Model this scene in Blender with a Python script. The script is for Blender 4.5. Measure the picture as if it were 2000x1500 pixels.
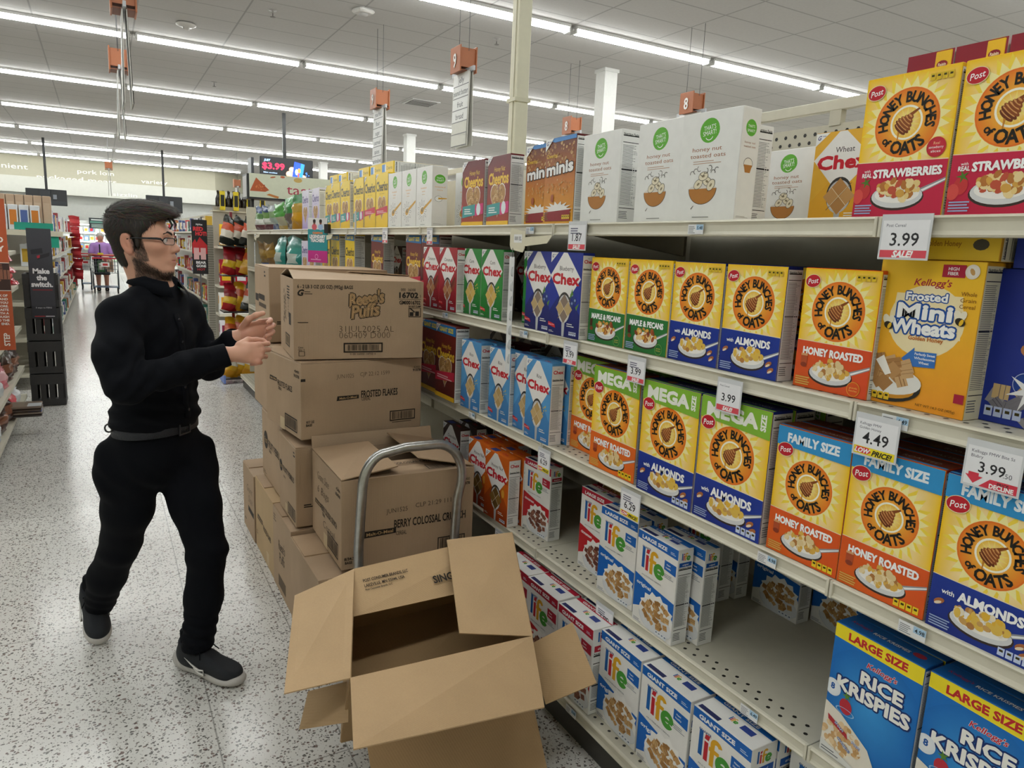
import bpy, bmesh, math, random
from mathutils import Vector, Matrix, noise
from mathutils.geometry import tessellate_polygon
from math import pi, sin, cos, radians as rad, sqrt, atan2, hypot

scene = bpy.context.scene
COL = scene.collection
for _o in list(bpy.data.objects):
    bpy.data.objects.remove(_o)

# ---------------------------------------------------------------- camera
FPX, YAW, PITCH, ROLL = 1394.19, 0.522878, -0.182552, 0.0451063
cam_d = bpy.data.cameras.new('camera'); cam = bpy.data.objects.new('camera', cam_d); COL.objects.link(cam)
_f = Vector((sin(YAW)*cos(PITCH), cos(YAW)*cos(PITCH), sin(PITCH)))
_r = Vector((cos(YAW), -sin(YAW), 0)); _u = _r.cross(_f)
_rr = _r*cos(ROLL) + _u*sin(ROLL); _uu = -_r*sin(ROLL) + _u*cos(ROLL)
cam.matrix_world = Matrix(((_rr.x, _uu.x, -_f.x, 0), (_rr.y, _uu.y, -_f.y, 0), (_rr.z, _uu.z, -_f.z, 1.6), (0, 0, 0, 1)))
cam_d.sensor_fit = 'HORIZONTAL'; cam_d.sensor_width = 36.0; cam_d.lens = 36.0*FPX/2000.0
cam_d.clip_start = 0.05; cam_d.clip_end = 200
scene.camera = cam

# ---------------------------------------------------------------- world, exposure
world = bpy.data.worlds.new('world'); scene.world = world; world.use_nodes = True
world.node_tree.nodes['Background'].inputs[0].default_value = (1, 1, 1, 1)
world.node_tree.nodes['Background'].inputs[1].default_value = 0.05
vs = scene.view_settings
vs.view_transform = 'Standard'; vs.look = 'None'; vs.exposure = 0.34; vs.gamma = 1.0; vs.use_curve_mapping = False
scene.cycles.max_bounces = 7; scene.cycles.diffuse_bounces = 3; scene.cycles.glossy_bounces = 3
scene.cycles.transmission_bounces = 4; scene.cycles.transparent_max_bounces = 8
scene.cycles.caustics_reflective = False; scene.cycles.caustics_refractive = False
scene.cycles.use_denoising = True
scene.cycles.sample_clamp_indirect = 6.0
LIGHT_STRENGTH = 24.0     # emission of the ceiling tubes' lenses

# ---------------------------------------------------------------- colours and materials
def lin(h):
    if not isinstance(h, str): return tuple(h)[:3]
    h = h.lstrip('#'); out = []
    for i in (0, 2, 4):
        c = int(h[i:i+2], 16)/255.0
        out.append(c/12.92 if c <= 0.04045 else ((c+0.055)/1.055)**2.4)
    return tuple(out)
MATS = {}
def mat(name, col, rough=0.5, metal=0.0, spec=0.5, vary=0.06, scale=9.0, bump=0.0, bscale=60.0, emit=0.0, alpha=1.0, coat=0.0, trans=0.0):
    if name in MATS: return MATS[name]
    m = bpy.data.materials.new(name); m.use_nodes = True; nt = m.node_tree; b = nt.nodes['Principled BSDF']
    c = lin(col)
    b.inputs['Roughness'].default_value = rough; b.inputs['Metallic'].default_value = metal
    b.inputs['Specular IOR Level'].default_value = spec; b.inputs['Coat Weight'].default_value = coat
    b.inputs['Alpha'].default_value = alpha; b.inputs['Transmission Weight'].default_value = trans
    tc = nt.nodes.new('ShaderNodeTexCoord')
    nz = nt.nodes.new('ShaderNodeTexNoise'); nz.inputs['Scale'].default_value = scale; nz.inputs['Detail'].default_value = 4
    nt.links.new(tc.outputs['Object'], nz.inputs['Vector'])
    rp = nt.nodes.new('ShaderNodeValToRGB')
    rp.color_ramp.elements[0].position = 0.3; rp.color_ramp.elements[1].position = 0.7
    rp.color_ramp.elements[0].color = tuple(x*(1-vary) for x in c) + (1,); rp.color_ramp.elements[1].color = tuple(min(1, x*(1+vary)) for x in c) + (1,)
    nt.links.new(nz.outputs['Fac'], rp.inputs['Fac']); nt.links.new(rp.outputs['Color'], b.inputs['Base Color'])
    if bump:
        n2 = nt.nodes.new('ShaderNodeTexNoise'); n2.inputs['Scale'].default_value = bscale; n2.inputs['Detail'].default_value = 3
        nt.links.new(tc.outputs['Object'], n2.inputs['Vector'])
        bp = nt.nodes.new('ShaderNodeBump'); bp.inputs['Strength'].default_value = bump; bp.inputs['Distance'].default_value = 0.01
        nt.links.new(n2.outputs['Fac'], bp.inputs['Height']); nt.links.new(bp.outputs['Normal'], b.inputs['Normal'])
    if emit:
        b.inputs['Emission Color'].default_value = c + (1,); b.inputs['Emission Strength'].default_value = emit
    MATS[name] = m
    return m
def attr_mat(name, rough=0.42, coat=0.0, emit=0.0, bump=0.0, bscale=90.0, metal=0.0, spec=0.5):
    """printed or dyed surface: colour comes from the mesh's own colour pattern, with a slight mottling"""
    if name in MATS: return MATS[name]
    m = bpy.data.materials.new(name); m.use_nodes = True; nt = m.node_tree; b = nt.nodes['Principled BSDF']
    at = nt.nodes.new('ShaderNodeAttribute'); at.attribute_name = 'Col'
    tc = nt.nodes.new('ShaderNodeTexCoord'); nz = nt.nodes.new('ShaderNodeTexNoise'); nz.inputs['Scale'].default_value = 30.0
    nt.links.new(tc.outputs['Object'], nz.inputs['Vector'])
    mr = nt.nodes.new('ShaderNodeMapRange'); mr.inputs['To Min'].default_value = 0.93; mr.inputs['To Max'].default_value = 1.04
    nt.links.new(nz.outputs['Fac'], mr.inputs['Value'])
    mx = nt.nodes.new('ShaderNodeVectorMath'); mx.operation = 'SCALE'
    nt.links.new(at.outputs['Color'], mx.inputs[0]); nt.links.new(mr.outputs['Result'], mx.inputs['Scale'])
    nt.links.new(mx.outputs['Vector'], b.inputs['Base Color'])
    b.inputs['Roughness'].default_value = rough; b.inputs['Coat Weight'].default_value = coat; b.inputs['Metallic'].default_value = metal
    b.inputs['Specular IOR Level'].default_value = spec
    if emit:
        nt.links.new(mx.outputs['Vector'], b.inputs['Emission Color']); b.inputs['Emission Strength'].default_value = emit
    if bump:
        n2 = nt.nodes.new('ShaderNodeTexNoise'); n2.inputs['Scale'].default_value = bscale; n2.inputs['Detail'].default_value = 3
        nt.links.new(tc.outputs['Object'], n2.inputs['Vector'])
        bp = nt.nodes.new('ShaderNodeBump'); bp.inputs['Strength'].default_value = bump; bp.inputs['Distance'].default_value = 0.004
        nt.links.new(n2.outputs['Fac'], bp.inputs['Height']); nt.links.new(bp.outputs['Normal'], b.inputs['Normal'])
    MATS[name] = m
    return m

PRINT = attr_mat('printed_card', 0.4, 0.0, spec=.28)
FOIL = attr_mat('printed_foil', 0.28, 0.3, bump=0.35, bscale=28.0)
MATTE = attr_mat('printed_matte', 0.6)
SCREEN = attr_mat('lit_screen', 0.3, 0.0, emit=1.3)

# ---------------------------------------------------------------- mesh helpers
class MB:
    """collects faces with a colour each; build() links them as ONE mesh object"""
    def __init__(s): s.v = []; s.f = []; s.c = []; s.sm = []
    def face(s, pts, col=(.5, .5, .5), smooth=False):
        i = len(s.v); s.v += [tuple(p) for p in pts]; s.f.append(tuple(range(i, i+len(pts)))); s.c.append(col); s.sm.append(smooth)
    def mesh(s, vs_, fs, col=(.5, .5, .5), smooth=False):
        i = len(s.v); s.v += [tuple(p) for p in vs_]
        for f in fs: s.f.append(tuple(i+k for k in f)); s.c.append(col); s.sm.append(smooth)
    def box(s, lo, hi, col=(.5, .5, .5), cols=None, bev=0.0):
        x0, y0, z0 = lo; x1, y1, z1 = hi
        if bev:
            b = bev; rings = []
            for (z, ins) in ((z0, b), (z0+b, 0), (z1-b, 0), (z1, b)):
                bb = b if ins == 0 else b
                xa, xb, ya, yb = x0+ins, x1-ins, y0+ins, y1-ins
                rings.append([(xa+bb, ya, z), (xb-bb, ya, z), (xb, ya+bb, z), (xb, yb-bb, z), (xb-bb, yb, z), (xa+bb, yb, z), (xa, yb-bb, z), (xa, ya+bb, z)])
            i = len(s.v); fs = []
            vs_ = [p for r in rings for p in r]
            for k in range(3):
                for j in range(8): fs.append((k*8+j, k*8+(j+1) % 8, (k+1)*8+(j+1) % 8, (k+1)*8+j))
            fs.append(tuple(range(7, -1, -1))); fs.append(tuple(range(24, 32)))
            s.mesh(vs_, fs, col); return
        v = [(x0, y0, z0), (x1, y0, z0), (x1, y1, z0), (x0, y1, z0), (x0, y0, z1), (x1, y0, z1), (x1, y1, z1), (x0, y1, z1)]
        F = {'b': (3, 2, 1, 0), 't': (4, 5, 6, 7), 'f': (0, 1, 5, 4), 'k': (2, 3, 7, 6), 'l': (3, 0, 4, 7), 'r': (1, 2, 6, 5)}
        for k, f in F.items(): s.face([v[i] for i in f], (cols or {}).get(k, col))
    def tube(s, pts, rad_, col=(.5, .5, .5), n=10, closed=False, cap=True, smooth=True, flat=None):
        """tube along a path; rad_ a number or one per point; flat = (ratio) squashes the second axis"""
        P = [Vector(p) for p in pts]; R = rad_ if hasattr(rad_, '__len__') else [rad_]*len(P)
        T = []
        for i in range(len(P)):
            a = P[i-1] if (i > 0 or closed) else P[i]; b = P[(i+1) % len(P)] if (i < len(P)-1 or closed) else P[i]
            T.append((b-a).normalized())
        up = Vector((0, 0, 1)) if abs(T[0].z) < 0.9 else Vector((0, 1, 0))
        N = (up - T[0]*up.dot(T[0])).normalized(); vs_ = []
        for i in range(len(P)):
            N = (N - T[i]*N.dot(T[i])).normalized(); B = T[i].cross(N)
            for k in range(n):
                a = 2*pi*k/n; vs_.append(P[i] + N*(cos(a)*R[i]*(flat or 1)) + B*(sin(a)*R[i]))
        fs = []; m = len(P)
        for i in range(m if closed else m-1):
            for k in range(n): fs.append((i*n+k, i*n+(k+1) % n, ((i+1) % m)*n+(k+1) % n, ((i+1) % m)*n+k))
        if cap and not closed: fs.append(tuple(range(n-1, -1, -1))); fs.append(tuple((m-1)*n+k for k in range(n)))
        s.mesh(vs_, fs, col, smooth)
    def lathe(s, prof, col=(.5, .5, .5), n=20, origin=(0, 0, 0), smooth=True):
        vs_ = []; fs = []
        for (r, z) in prof:
            for k in range(n): a = 2*pi*k/n; vs_.append((origin[0]+r*cos(a), origin[1]+r*sin(a), origin[2]+z))
        for i in range(len(prof)-1):
            for k in range(n): fs.append((i*n+k, i*n+(k+1) % n, (i+1)*n+(k+1) % n, (i+1)*n+k))
        fs.append(tuple(range(n-1, -1, -1))); fs.append(tuple((len(prof)-1)*n+k for k in range(n)))
        s.mesh(vs_, fs, col, smooth)
    def prism(s, poly, d, origin=(0, 0, 0), ax=(1, 0, 0), ay=(0, 0, 1), col=(.5, .5, .5)):
        """flat outline given thickness d along ax x ay"""
        O = Vector(origin); A = Vector(ax); B = Vector(ay); N = A.cross(B).normalized()
        n = len(poly); lo = [O+A*x+B*y for x, y in poly]; hi = [p+N*d for p in lo]
        tri = tessellate_polygon([[Vector((x, y, 0)) for x, y in poly]])
        area = sum(poly[i][0]*poly[(i+1) % n][1]-poly[(i+1) % n][0]*poly[i][1] for i in range(n))
        vs_ = lo+hi; fs = []
        for t in tri:
            a, b, c = t
            o = (poly[b][0]-poly[a][0])*(poly[c][1]-poly[a][1])-(poly[c][0]-poly[a][0])*(poly[b][1]-poly[a][1])
            if o < 0: b, c = c, b
            fs.append((c, b, a)); fs.append((a+n, b+n, c+n))
        for i in range(n):
            j = (i+1) % n
            fs.append((i, j, j+n, i+n) if area > 0 else (j, i, i+n, j+n))
        s.mesh(vs_, fs, col)
    def build(s, name, m, parent=None, loc=None, rotz=0.0, weld=False, mesh_only=False):
        me = bpy.data.meshes.new(name); me.from_pydata(s.v, [], s.f); me.materials.append(m)
        ca = me.color_attributes.new('Col', 'FLOAT_COLOR', 'CORNER'); buf = []
        for f, c in zip(s.f, s.c):
            if len(c) == 3 and not hasattr(c[0], '__len__'): buf += (list(c)+[1.0])*len(f)
            else:
                for k in range(len(f)): buf += list(c[k])[:3]+[1.0]
        ca.data.foreach_set('color', buf)
        me.polygons.foreach_set('use_smooth', s.sm)
        if weld:
            bm = bmesh.new(); bm.from_mesh(me); bmesh.ops.remove_doubles(bm, verts=bm.verts, dist=1e-5); bm.to_mesh(me); bm.free()
        me.update()
        if mesh_only: return me
        return link(name, me, parent, loc, rotz)
def link(name, me, parent=None, loc=None, rotz=0.0):
    o = bpy.data.objects.new(name, me); COL.objects.link(o)
    if parent is not None: o.parent = parent
    if loc is not None: o.location = loc
    if rotz: o.rotation_euler = (0, 0, rotz)
    return o
def empty(name, loc=(0, 0, 0), rotz=0.0):
    o = bpy.data.objects.new(name, None); COL.objects.link(o); o.location = loc; o.rotation_euler = (0, 0, rotz); o.empty_display_size = .05
    return o
def tag(o, label, cat, group=None, kind=None):
    o['label'] = label; o['category'] = cat
    if group: o['group'] = group
    if kind: o['kind'] = kind
    return o
def struct(name, mb, m, label=None):
    o = mb.build(name, m); o['kind'] = 'structure'
    if label: o['label'] = label
    return o
def dup(o, loc=None, rotz=None, parent=None):
    c = o.copy(); COL.objects.link(c)
    if parent is not None: c.parent = parent
    if loc is not None: c.location = loc
    if rotz is not None: c.rotation_euler = (0, 0, rotz)
    for ch in [x for x in bpy.data.objects if x.parent == o]: dup(ch, parent=c)
    return c

# ---------------------------------------------------------------- flat artwork printed on cartons and signs
GLY = {}
def glyphs(txt, bold, shear):
    k = (txt, bold, shear)
    if k in GLY: return GLY[k]
    cu = bpy.data.curves.new('t', 'FONT'); cu.body = txt; cu.offset = bold; cu.shear = shear; cu.resolution_u = 2; cu.fill_mode = 'FRONT'
    ob = bpy.data.objects.new('t', cu); me = ob.to_mesh()
    v = [(p.co.x, p.co.y) for p in me.vertices]; f = [tuple(p.vertices) for p in me.polygons]
    ob.to_mesh_clear(); bpy.data.objects.remove(ob); bpy.data.curves.remove(cu)
    GLY[k] = (v, f); return GLY[k]
class Art:
    """x 0..1 across, y 0..a up, drawn back to front; every layer lies a hair above the last"""
    def __init__(s, a, bg=None): s.a = a; s.L = []; s.z = 0; s.bg(bg) if bg is not None else None
    def bg(s, c): s.poly([(0, 0), (1, 0), (1, s.a), (0, s.a)], c)
    def add(s, vs_, fs, c): s.z += 1; s.L.append((vs_, fs, c, s.z))
    def same(s): s.z -= 1
    def poly(s, pts, c):
        pts = [(min(1, max(0, x)), min(s.a, max(0, y))) for x, y in pts]
        cl = c if isinstance(c, (list,)) else lin(c)
        if isinstance(cl, list): cl = [lin(q) for q in cl]; s.add(pts, [tuple(range(len(pts)))], [cl]); return
        if len(pts) <= 4: s.add(pts, [tuple(range(len(pts)))], [cl]); return
        t = [tuple(q) for q in tessellate_polygon([[Vector((x, y, 0)) for x, y in pts]])]
        s.add(pts, t, [cl]*len(t))
    def rect(s, x0, y0, x1, y1, c): s.poly([(x0, y0), (x1, y0), (x1, y1), (x0, y1)], c)
    def vgrad(s, x0, y0, x1, y1, cb, ct): s.poly([(x0, y0), (x1, y0), (x1, y1), (x0, y1)], [cb, cb, ct, ct])
    def ell(s, x, y, rx, ry, c, n=24, rot=0.0):
        p = [(cos(2*pi*k/n)*rx, sin(2*pi*k/n)*ry) for k in range(n)]; cr, sr = cos(rot), sin(rot)
        p = [(x+a*cr-b*sr, y+a*sr+b*cr) for a, b in p]
        if all(0 <= q[0] <= 1 and 0 <= q[1] <= s.a for q in p): s.add(p, [tuple(range(n))], [lin(c)])
        else: s.poly(p, c)
    def ring(s, x, y, r0, r1, c, n=32, c1=None, a0=0, a1=2*pi, asp=1.0):
        vs_ = []; fs = []; cs = []; c0 = lin(c); c1 = lin(c1) if c1 else c0
        for k in range(n+1):
            a = a0+(a1-a0)*k/n; vs_ += [(x+r0*cos(a), y+r0*sin(a)*asp), (x+r1*cos(a), y+r1*sin(a)*asp)]
        for k in range(n): fs.append((2*k, 2*k+1, 2*k+3, 2*k+2)); cs.append([c0, c1, c1, c0])
        vs_ = [(min(1, max(0, p)), min(s.a, max(0, q))) for p, q in vs_]
        s.add(vs_, fs, cs)
    def disc(s, x, y, r, cc, ce, n=32, asp=1.0):
        vs_ = [(x, y)]+[(x+r*cos(2*pi*k/n), y+r*sin(2*pi*k/n)*asp) for k in range(n)]; c0, c1 = lin(cc), lin(ce)
        vs_ = [(min(1, max(0, p)), min(s.a, max(0, q))) for p, q in vs_]
        s.add(vs_, [(0, k+1, (k+1) % n+1) for k in range(n)], [[c0, c1, c1]]*n)
    def star(s, x, y, r0, r1, n, c, rot=0.0, asp=1.0):
        p = [(x+(r1 if k % 2 else r0)*cos(pi*k/n+rot), y+(r1 if k % 2 else r0)*sin(pi*k/n+rot)*asp) for k in range(2*n)]
        p = [(min(1, max(0, a)), min(s.a, max(0, b))) for a, b in p]; cl = lin(c)
        s.add([(x, y)]+p, [(0, k+1, (k+1) % (2*n)+1) for k in range(2*n)], [cl]*(2*n))
    def text(s, t, x, y, h, c, w=None, al='c', bold=0.0, shear=0, rot=0.0, out=None, ow=0.04, wmax=None):
        """h = cap height; w = forced width; heavy weights and outlines are built by restamping the letters round a small circle"""
        v0, _ = glyphs(t, 0.0, shear)
        if not v0: return
        xs = [p[0] for p in v0]; X0, X1 = min(xs), max(xs); sy = h/0.72; sx = sy if w is None else w/(X1-X0)
        if wmax and (X1-X0)*sx > wmax: sx = wmax/(X1-X0)
        off = {'l': X0, 'c': (X0+X1)/2, 'r': X1}[al]; cr, sr = cos(rot), sin(rot)
        def put(r, col, n):
            v, f = glyphs(t, min(bold, .015), shear)
            for k in range(n):
                dx, dy = (r*sy*cos(2*pi*k/n+.4), r*sy*sin(2*pi*k/n+.4)) if n > 1 else (0, 0); pts = []
                for (p, q) in v:
                    p = (p-off)*sx+dx; q = (q-0.36)*sy+dy; pts.append((x+p*cr-q*sr, y+p*sr+q*cr))
                s.add(pts, f, [lin(col)]*len(f))
                if k < n-1: s.z -= .5
        e = max(0, bold-.015)
        if out is not None: put(e+ow*1.1, out, 10)
        put(e, c, 5 if e > .004 else 1)
    def arc(s, t, x, y, r, h, c, a0, a1, bold=0.0, inside=False, asp=1.0, wid=1.0):
        """letters round a circle from angle a0 to a1 (degrees)"""
        n = len(t); allv = []; allf = []
        wd = []
        for ch in t:
            if ch == ' ': wd.append(.35); continue
            v, f = glyphs(ch, 0, 0); wd.append(max(p[0] for p in v)-min(p[0] for p in v)+.1)
        tot = sum(wd); acc = 0
        for ch, q in zip(t, wd):
            fr = (acc+q/2)/tot; acc += q
            if ch == ' ': continue
            a = rad(a0+(a1-a0)*fr); v, f = glyphs(ch, bold, 0); xs = [p[0] for p in v]; mx = (min(xs)+max(xs))/2; sy = h/.72
            th = a-pi/2 if not inside else a+pi/2; i = len(allv)
            for (p, b) in v:
                p = (p-mx)*sy*wid; b = (b-.36)*sy
                allv.append((x+r*cos(a)+p*cos(th)-b*sin(th), y+(r*sin(a)+p*sin(th)+b*cos(th))*asp))
            allf += [tuple(i+k for k in g) for g in f]
        s.add(allv, allf, [lin(c)]*len(allf))
    def lines(s, x0, y0, x1, y1, n, c, fill=.5, rnd=None):
        """rows of print too small to read"""
        R = random.Random(rnd or 1); vs_ = []; fs = []; d = (y1-y0)/n
        for k in range(n):
            xx = x1-(x1-x0)*R.random()*.35; y = y0+d*k; i = len(vs_)
            vs_ += [(x0, y), (xx, y), (xx, y+d*fill), (x0, y+d*fill)]; fs.append((i, i+1, i+2, i+3))
        s.add(vs_, fs, [lin(c)]*len(fs))
    def stamp(s, mb, O, ax, ay, width, eps=0.00003):
        """lays the drawing on a plane: O lower-left corner, ax/ay unit axes"""
        O = Vector(O); ax = Vector(ax); ay = Vector(ay); N = ax.cross(ay)
        for (vs_, fs, cs, z) in s.L:
            i = len(mb.v); off = N*(eps*z)
            mb.v += [tuple(O+ax*(x*width)+ay*(y*width)+off) for x, y in vs_]
            for j, f in enumerate(fs):
                mb.f.append(tuple(i+k for k in f)); mb.sm.append(False)
                c = cs[j] if len(cs) == len(fs) else cs[0]
                mb.c.append(c)

# ================================================================ carton artwork
def flakes(A, x, y, rx, ry, n, cols, seed, s0=.03, s1=.06):
    R = random.Random(seed)
    for k in range(n):
        a = R.random()*2*pi; q = sqrt(R.random()); s = s0+(s1-s0)*R.random()
        A.ell(x+rx*q*cos(a), y+ry*q*sin(a), s, s*(.55+.35*R.random()), R.choice(cols), 9, R.random()*3)
        if k: A.z -= .6
def squares(A, x, y, rx, ry, n, cols, line, seed, s0=.05, s1=.075):
    """little woven cereal squares heaped in a bowl"""
    R = random.Random(seed)
    for k in range(n):
        a = R.random()*2*pi; q = sqrt(R.random()); s = s0+(s1-s0)*R.random(); t = R.random()*pi; px, py = x+rx*q*cos(a), y+ry*q*sin(a)
        P = [(px+s*cos(t+i*pi/2+.0), py+s*sin(t+i*pi/2)*.9) for i in range(4)]
        A.poly(P, R.choice(cols))
        for j in (.3, .6):
            a0 = [P[0][i]+(P[1][i]-P[0][i])*j for i in (0, 1)]; b0 = [P[3][i]+(P[2][i]-P[3][i])*j for i in (0, 1)]
            A.same() if j == .6 else None
            A.poly([(a0[0], a0[1]), (b0[0], b0[1]), (b0[0]+.006, b0[1]+.006), (a0[0]+.006, a0[1]+.006)], line)
        A.z -= 1.4
def nutrition(a, top=None, logo=None, bg='#e9e9e6'):
    A = Art(a, bg); t = a
    if logo: logo(A, a-.42); t = a-.8
    A.text('Nutrition Facts', .5, t-.12, .1, '#1a1a1a', w=.84, bold=.02)
    for k, y in enumerate((t-.22, t-.5, t-.42*a, .16*a)): A.rect(.06, y, .94, y+(.03 if k % 2 else .05), '#161616'); A.same()
    A.lines(.07, .2*a, .93, t-.56, int(a*11), '#55585a', .32, 3)
    A.rect(.68, .2*a, .71, t-.56, bg); A.rect(.8, .2*a, .83, t-.56, bg)
    A.lines(.07, .05*a, .7, .14*a, 5, '#6b6d6f', .4, 5)
    return A
def post_logo(A, x, y, s):
    A.ell(x, y, s*1.06, s*.8, '#f0e3b8', 28, .12); A.ell(x, y, s, s*.74, '#c21f2e', 28, .12)
    A.text('Post', x, y+.02*s, s*.62, '#ffffff', w=s*1.45, shear=.25, rot=.16, bold=.01)
def facts_row(A, x, y, s, c='#e9c62a', ink='#3a3205'):
    for k in range(4):
        A.rect(x+k*s*1.18, y, x+k*s*1.18+s, y+s*1.3, c); A.rect(x+k*s*1.18+.22*s, y+.62*s, x+k*s*1.18+.78*s, y+1.0*s, ink); A.z -= 2
    A.z += 2
def hb_front(a, pan, pan2, title, kind, ban=None):
    top = a if not ban else a*.86
    A = Art(a, '#ffd60a'); cy = a*.66 if not ban else a*.585; r = .352 if not ban else .325; cx = .5
    py = a*.385 if not ban else a*.335
    A.disc(cx, cy, .74, '#fffae6', '#fcca00', 30)
    A.star(cx, cy, r*1.06, r*1.45, 24, '#fbdc4a', .06); A.star(cx, cy, r*1.02, r*1.3, 24, '#fdf0a8', .0)
    A.disc(cx, cy, r, '#ffcf48', '#ee7c20', 36); A.ring(cx, cy, r*.96, r, '#e5641c', 36, '#f08a2c')
    ri = r*.47
    A.disc(cx, cy, ri, '#fff6c0', '#f5be1e', 28); A.star(cx, cy, ri*.35, ri*.95, 14, '#fbe27a'); A.ring(cx, cy, ri*.93, ri*1.06, '#fffbe6', 30)
    # honey dipper
    A.poly([(cx+.02, cy+.04), (cx+ri*.8, cy+ri*.72), (cx+ri*.72, cy+ri*.82), (cx-.01, cy+.07)], '#8a4a1a')
    for k in range(6):
        q = -0.42+.2*k; w = (.52, .62, .6, .5, .36, .22)[k]*ri
        A.ell(cx-ri*.12+q*ri*.62, cy-ri*.08+q*ri*.72, w, ri*.17, '#6e3315' if k < 2 else '#8d4a20', 14, -.75)
        A.ell(cx-ri*.14+q*ri*.62, cy-ri*.02+q*ri*.72, w*.8, ri*.06, '#d79a5a', 10, -.75)
    A.poly([(cx-ri*.5, cy-ri*.5), (cx-ri*.38, cy-ri*.55), (cx-ri*.44, cy-ri*1.25), (cx-ri*.5, cy-ri*1.1)], '#c9862b')
    A.arc('HONEY BUNCHES', cx, cy, r*.74, r*.3, '#1d1a14', 196, -16, .035, wid=.86)
    A.arc('of', cx, cy, r*.74, r*.24, '#1d1a14', 214, 232, .03, inside=True); A.same()
    A.arc('OATS', cx, cy, r*.72, r*.36, '#1d1a14', 240, 318, .035, inside=True, wid=.9)
    # flavour panel
    A.poly([(0, 0), (1, 0), (1, py-.005), (0, py+.02)], [pan2, pan, pan, pan]); A.poly([(0, py+.02), (1, py-.005), (1, py+.004), (0, py+.028)], '#f4e3c0')
    sp = py*.42
    A.poly([(.74, sp*.95), (1, sp*1.45), (1, sp*1.62), (.72, sp*1.15)], '#8f9296'); A.poly([(.76, sp*1.02), (1, sp*1.5), (1, sp*1.56), (.75, sp*1.12)], '#f2f3f4')
    A.ell(.5, sp*.84, .3, py*.24, '#3a2d28', 26); A.ell(.5, sp*.9, .285, py*.22, '#d9dadb', 26); A.ell(.5, sp*.98, .25, py*.16, '#f6f3ee', 22)
    C = {'o': ['#c99a58', '#e0b24f', '#b47a3f', '#e8cf9a', '#f0dcae'], 'a': ['#cfa15c', '#e6bf55', '#b87f45', '#f2e6cc', '#e8b83e'], 'm': ['#c98a3f', '#a8582c', '#e3b14c', '#efd39a', '#8c4526'], 's': ['#d9a64e', '#ecd08c', '#c4563e', '#f0d9a0', '#b87638']}[kind]
    flakes(A, .5, sp*1.18, .24, py*.18, 44, C, len(title), .025, .058)
    if kind == 's':
        A.ell(.12, py*.5, .07, .085, '#c93a3c', 14); A.ell(.05, py*.4, .06, .08, '#d9504a', 14); A.star(.13, py*.66, .02, .07, 5, '#4f7a2b')
        A.disc(.86, py+.12, .1, '#d43646', '#c02638'); A.text('Real', .86, py+.16, .028, '#f0c090', wmax=.1); A.text('strawberry', .86, py+.12, .026, '#ffffff', w=.15); A.text('slices', .86, py+.08, .026, '#ffffff', w=.1)
        A.text('with', .13, py-.07, .03, '#ffffff'); A.text('REAL', .13, py-.115, .045, '#ffffff', w=.11, bold=.03); A.text(title, .58, py-.105, .085, '#ffffff', w=.74, bold=.05)
    elif kind == 'a':
        A.text('with', .17, py-.12, .05, '#ffffff', bold=.02); A.text(title, .56, py-.115, .095, '#ffffff', w=.58, bold=.05)
        for q in ((.1, .55), (.86, .36), (.9, .22)): A.ell(q[0], py*q[1], .055, .03, '#b06a3c', 12, .5); A.ell(q[0]-.01, py*q[1]-.02, .04, .015, '#ecd9bd', 10, .5)
    else:
        A.text(title, .5, py-.1, .088, '#ffffff', w=.8, bold=.05)
        if kind == 'o': A.rect(.08, py*.5, .17, py*.74, '#b5502c'); A.ell(.125, py*.5, .045, .03, '#8f3a22', 12); A.rect(.08, py*.7, .17, py*.75, '#d8a070')
        else: A.rect(.06, py*.5, .13, py*.72, '#4a2416'); A.ell(.11, py*.42, .05, .035, '#7a4526', 10)
    A.lines(.03, py*.06, .24, py*.26, 4, '#d8b45a' if kind == 'o' else '#9fb0d8', .5, 4)
    if ban is None:
        facts_row(A, .7, a-.12, .052, '#e3c02c'); A.disc(.83, py*.17, .085, pan, pan2) if kind in 'om' else None
        if kind in 'om': A.ring(.83, py*.17, .078, .085, '#e8a63a' if kind == 'o' else '#7fb55a'); A.text('granola', .83, py*.2, .022, '#f0c860', w=.1); A.text('bunches', .83, py*.14, .022, '#f0c860', w=.1)
        post_logo(A, .125, a-.15, .1)
    else:
        facts_row(A, .68, py*.05, .06, '#f0cf2a' if kind == 'o' else '#c8d4f0'); word, bc = ban
        if word == 'MEGA':
            A.poly([(0, a), (0, a*.83), (1, a*.79), (1, a)], bc); A.text('MEGA', .46, a*.905, .15, '#f4f6ec', w=.72, bold=.06); A.text('SIZE', .9, a*.905, .07, '#f4f6ec', w=.17, rot=pi/2, bold=.05)
            post_logo(A, .125, a*.795, .105)
        else:
            A.poly([(0, a), (0, a*.855), (1, a*.84), (1, a)], bc); A.text('FAMILY SIZE', .5, a*.925, .105, '#eef4fa', w=.7, bold=.05); post_logo(A, .13, a*.825, .11)
    return A
def g_logo(A, x, y, s):
    A.poly([(x, y), (x+s*1.6, y), (x, y-s*1.25)], '#f2f2f0'); A.text('G', x+.42*s, y-.42*s, .42*s, '#1f2f7a', bold=.02, shear=.3); A.rect(x+.72*s, y-.32*s, x+1.15*s, y-.27*s, '#5a6496')
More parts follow.
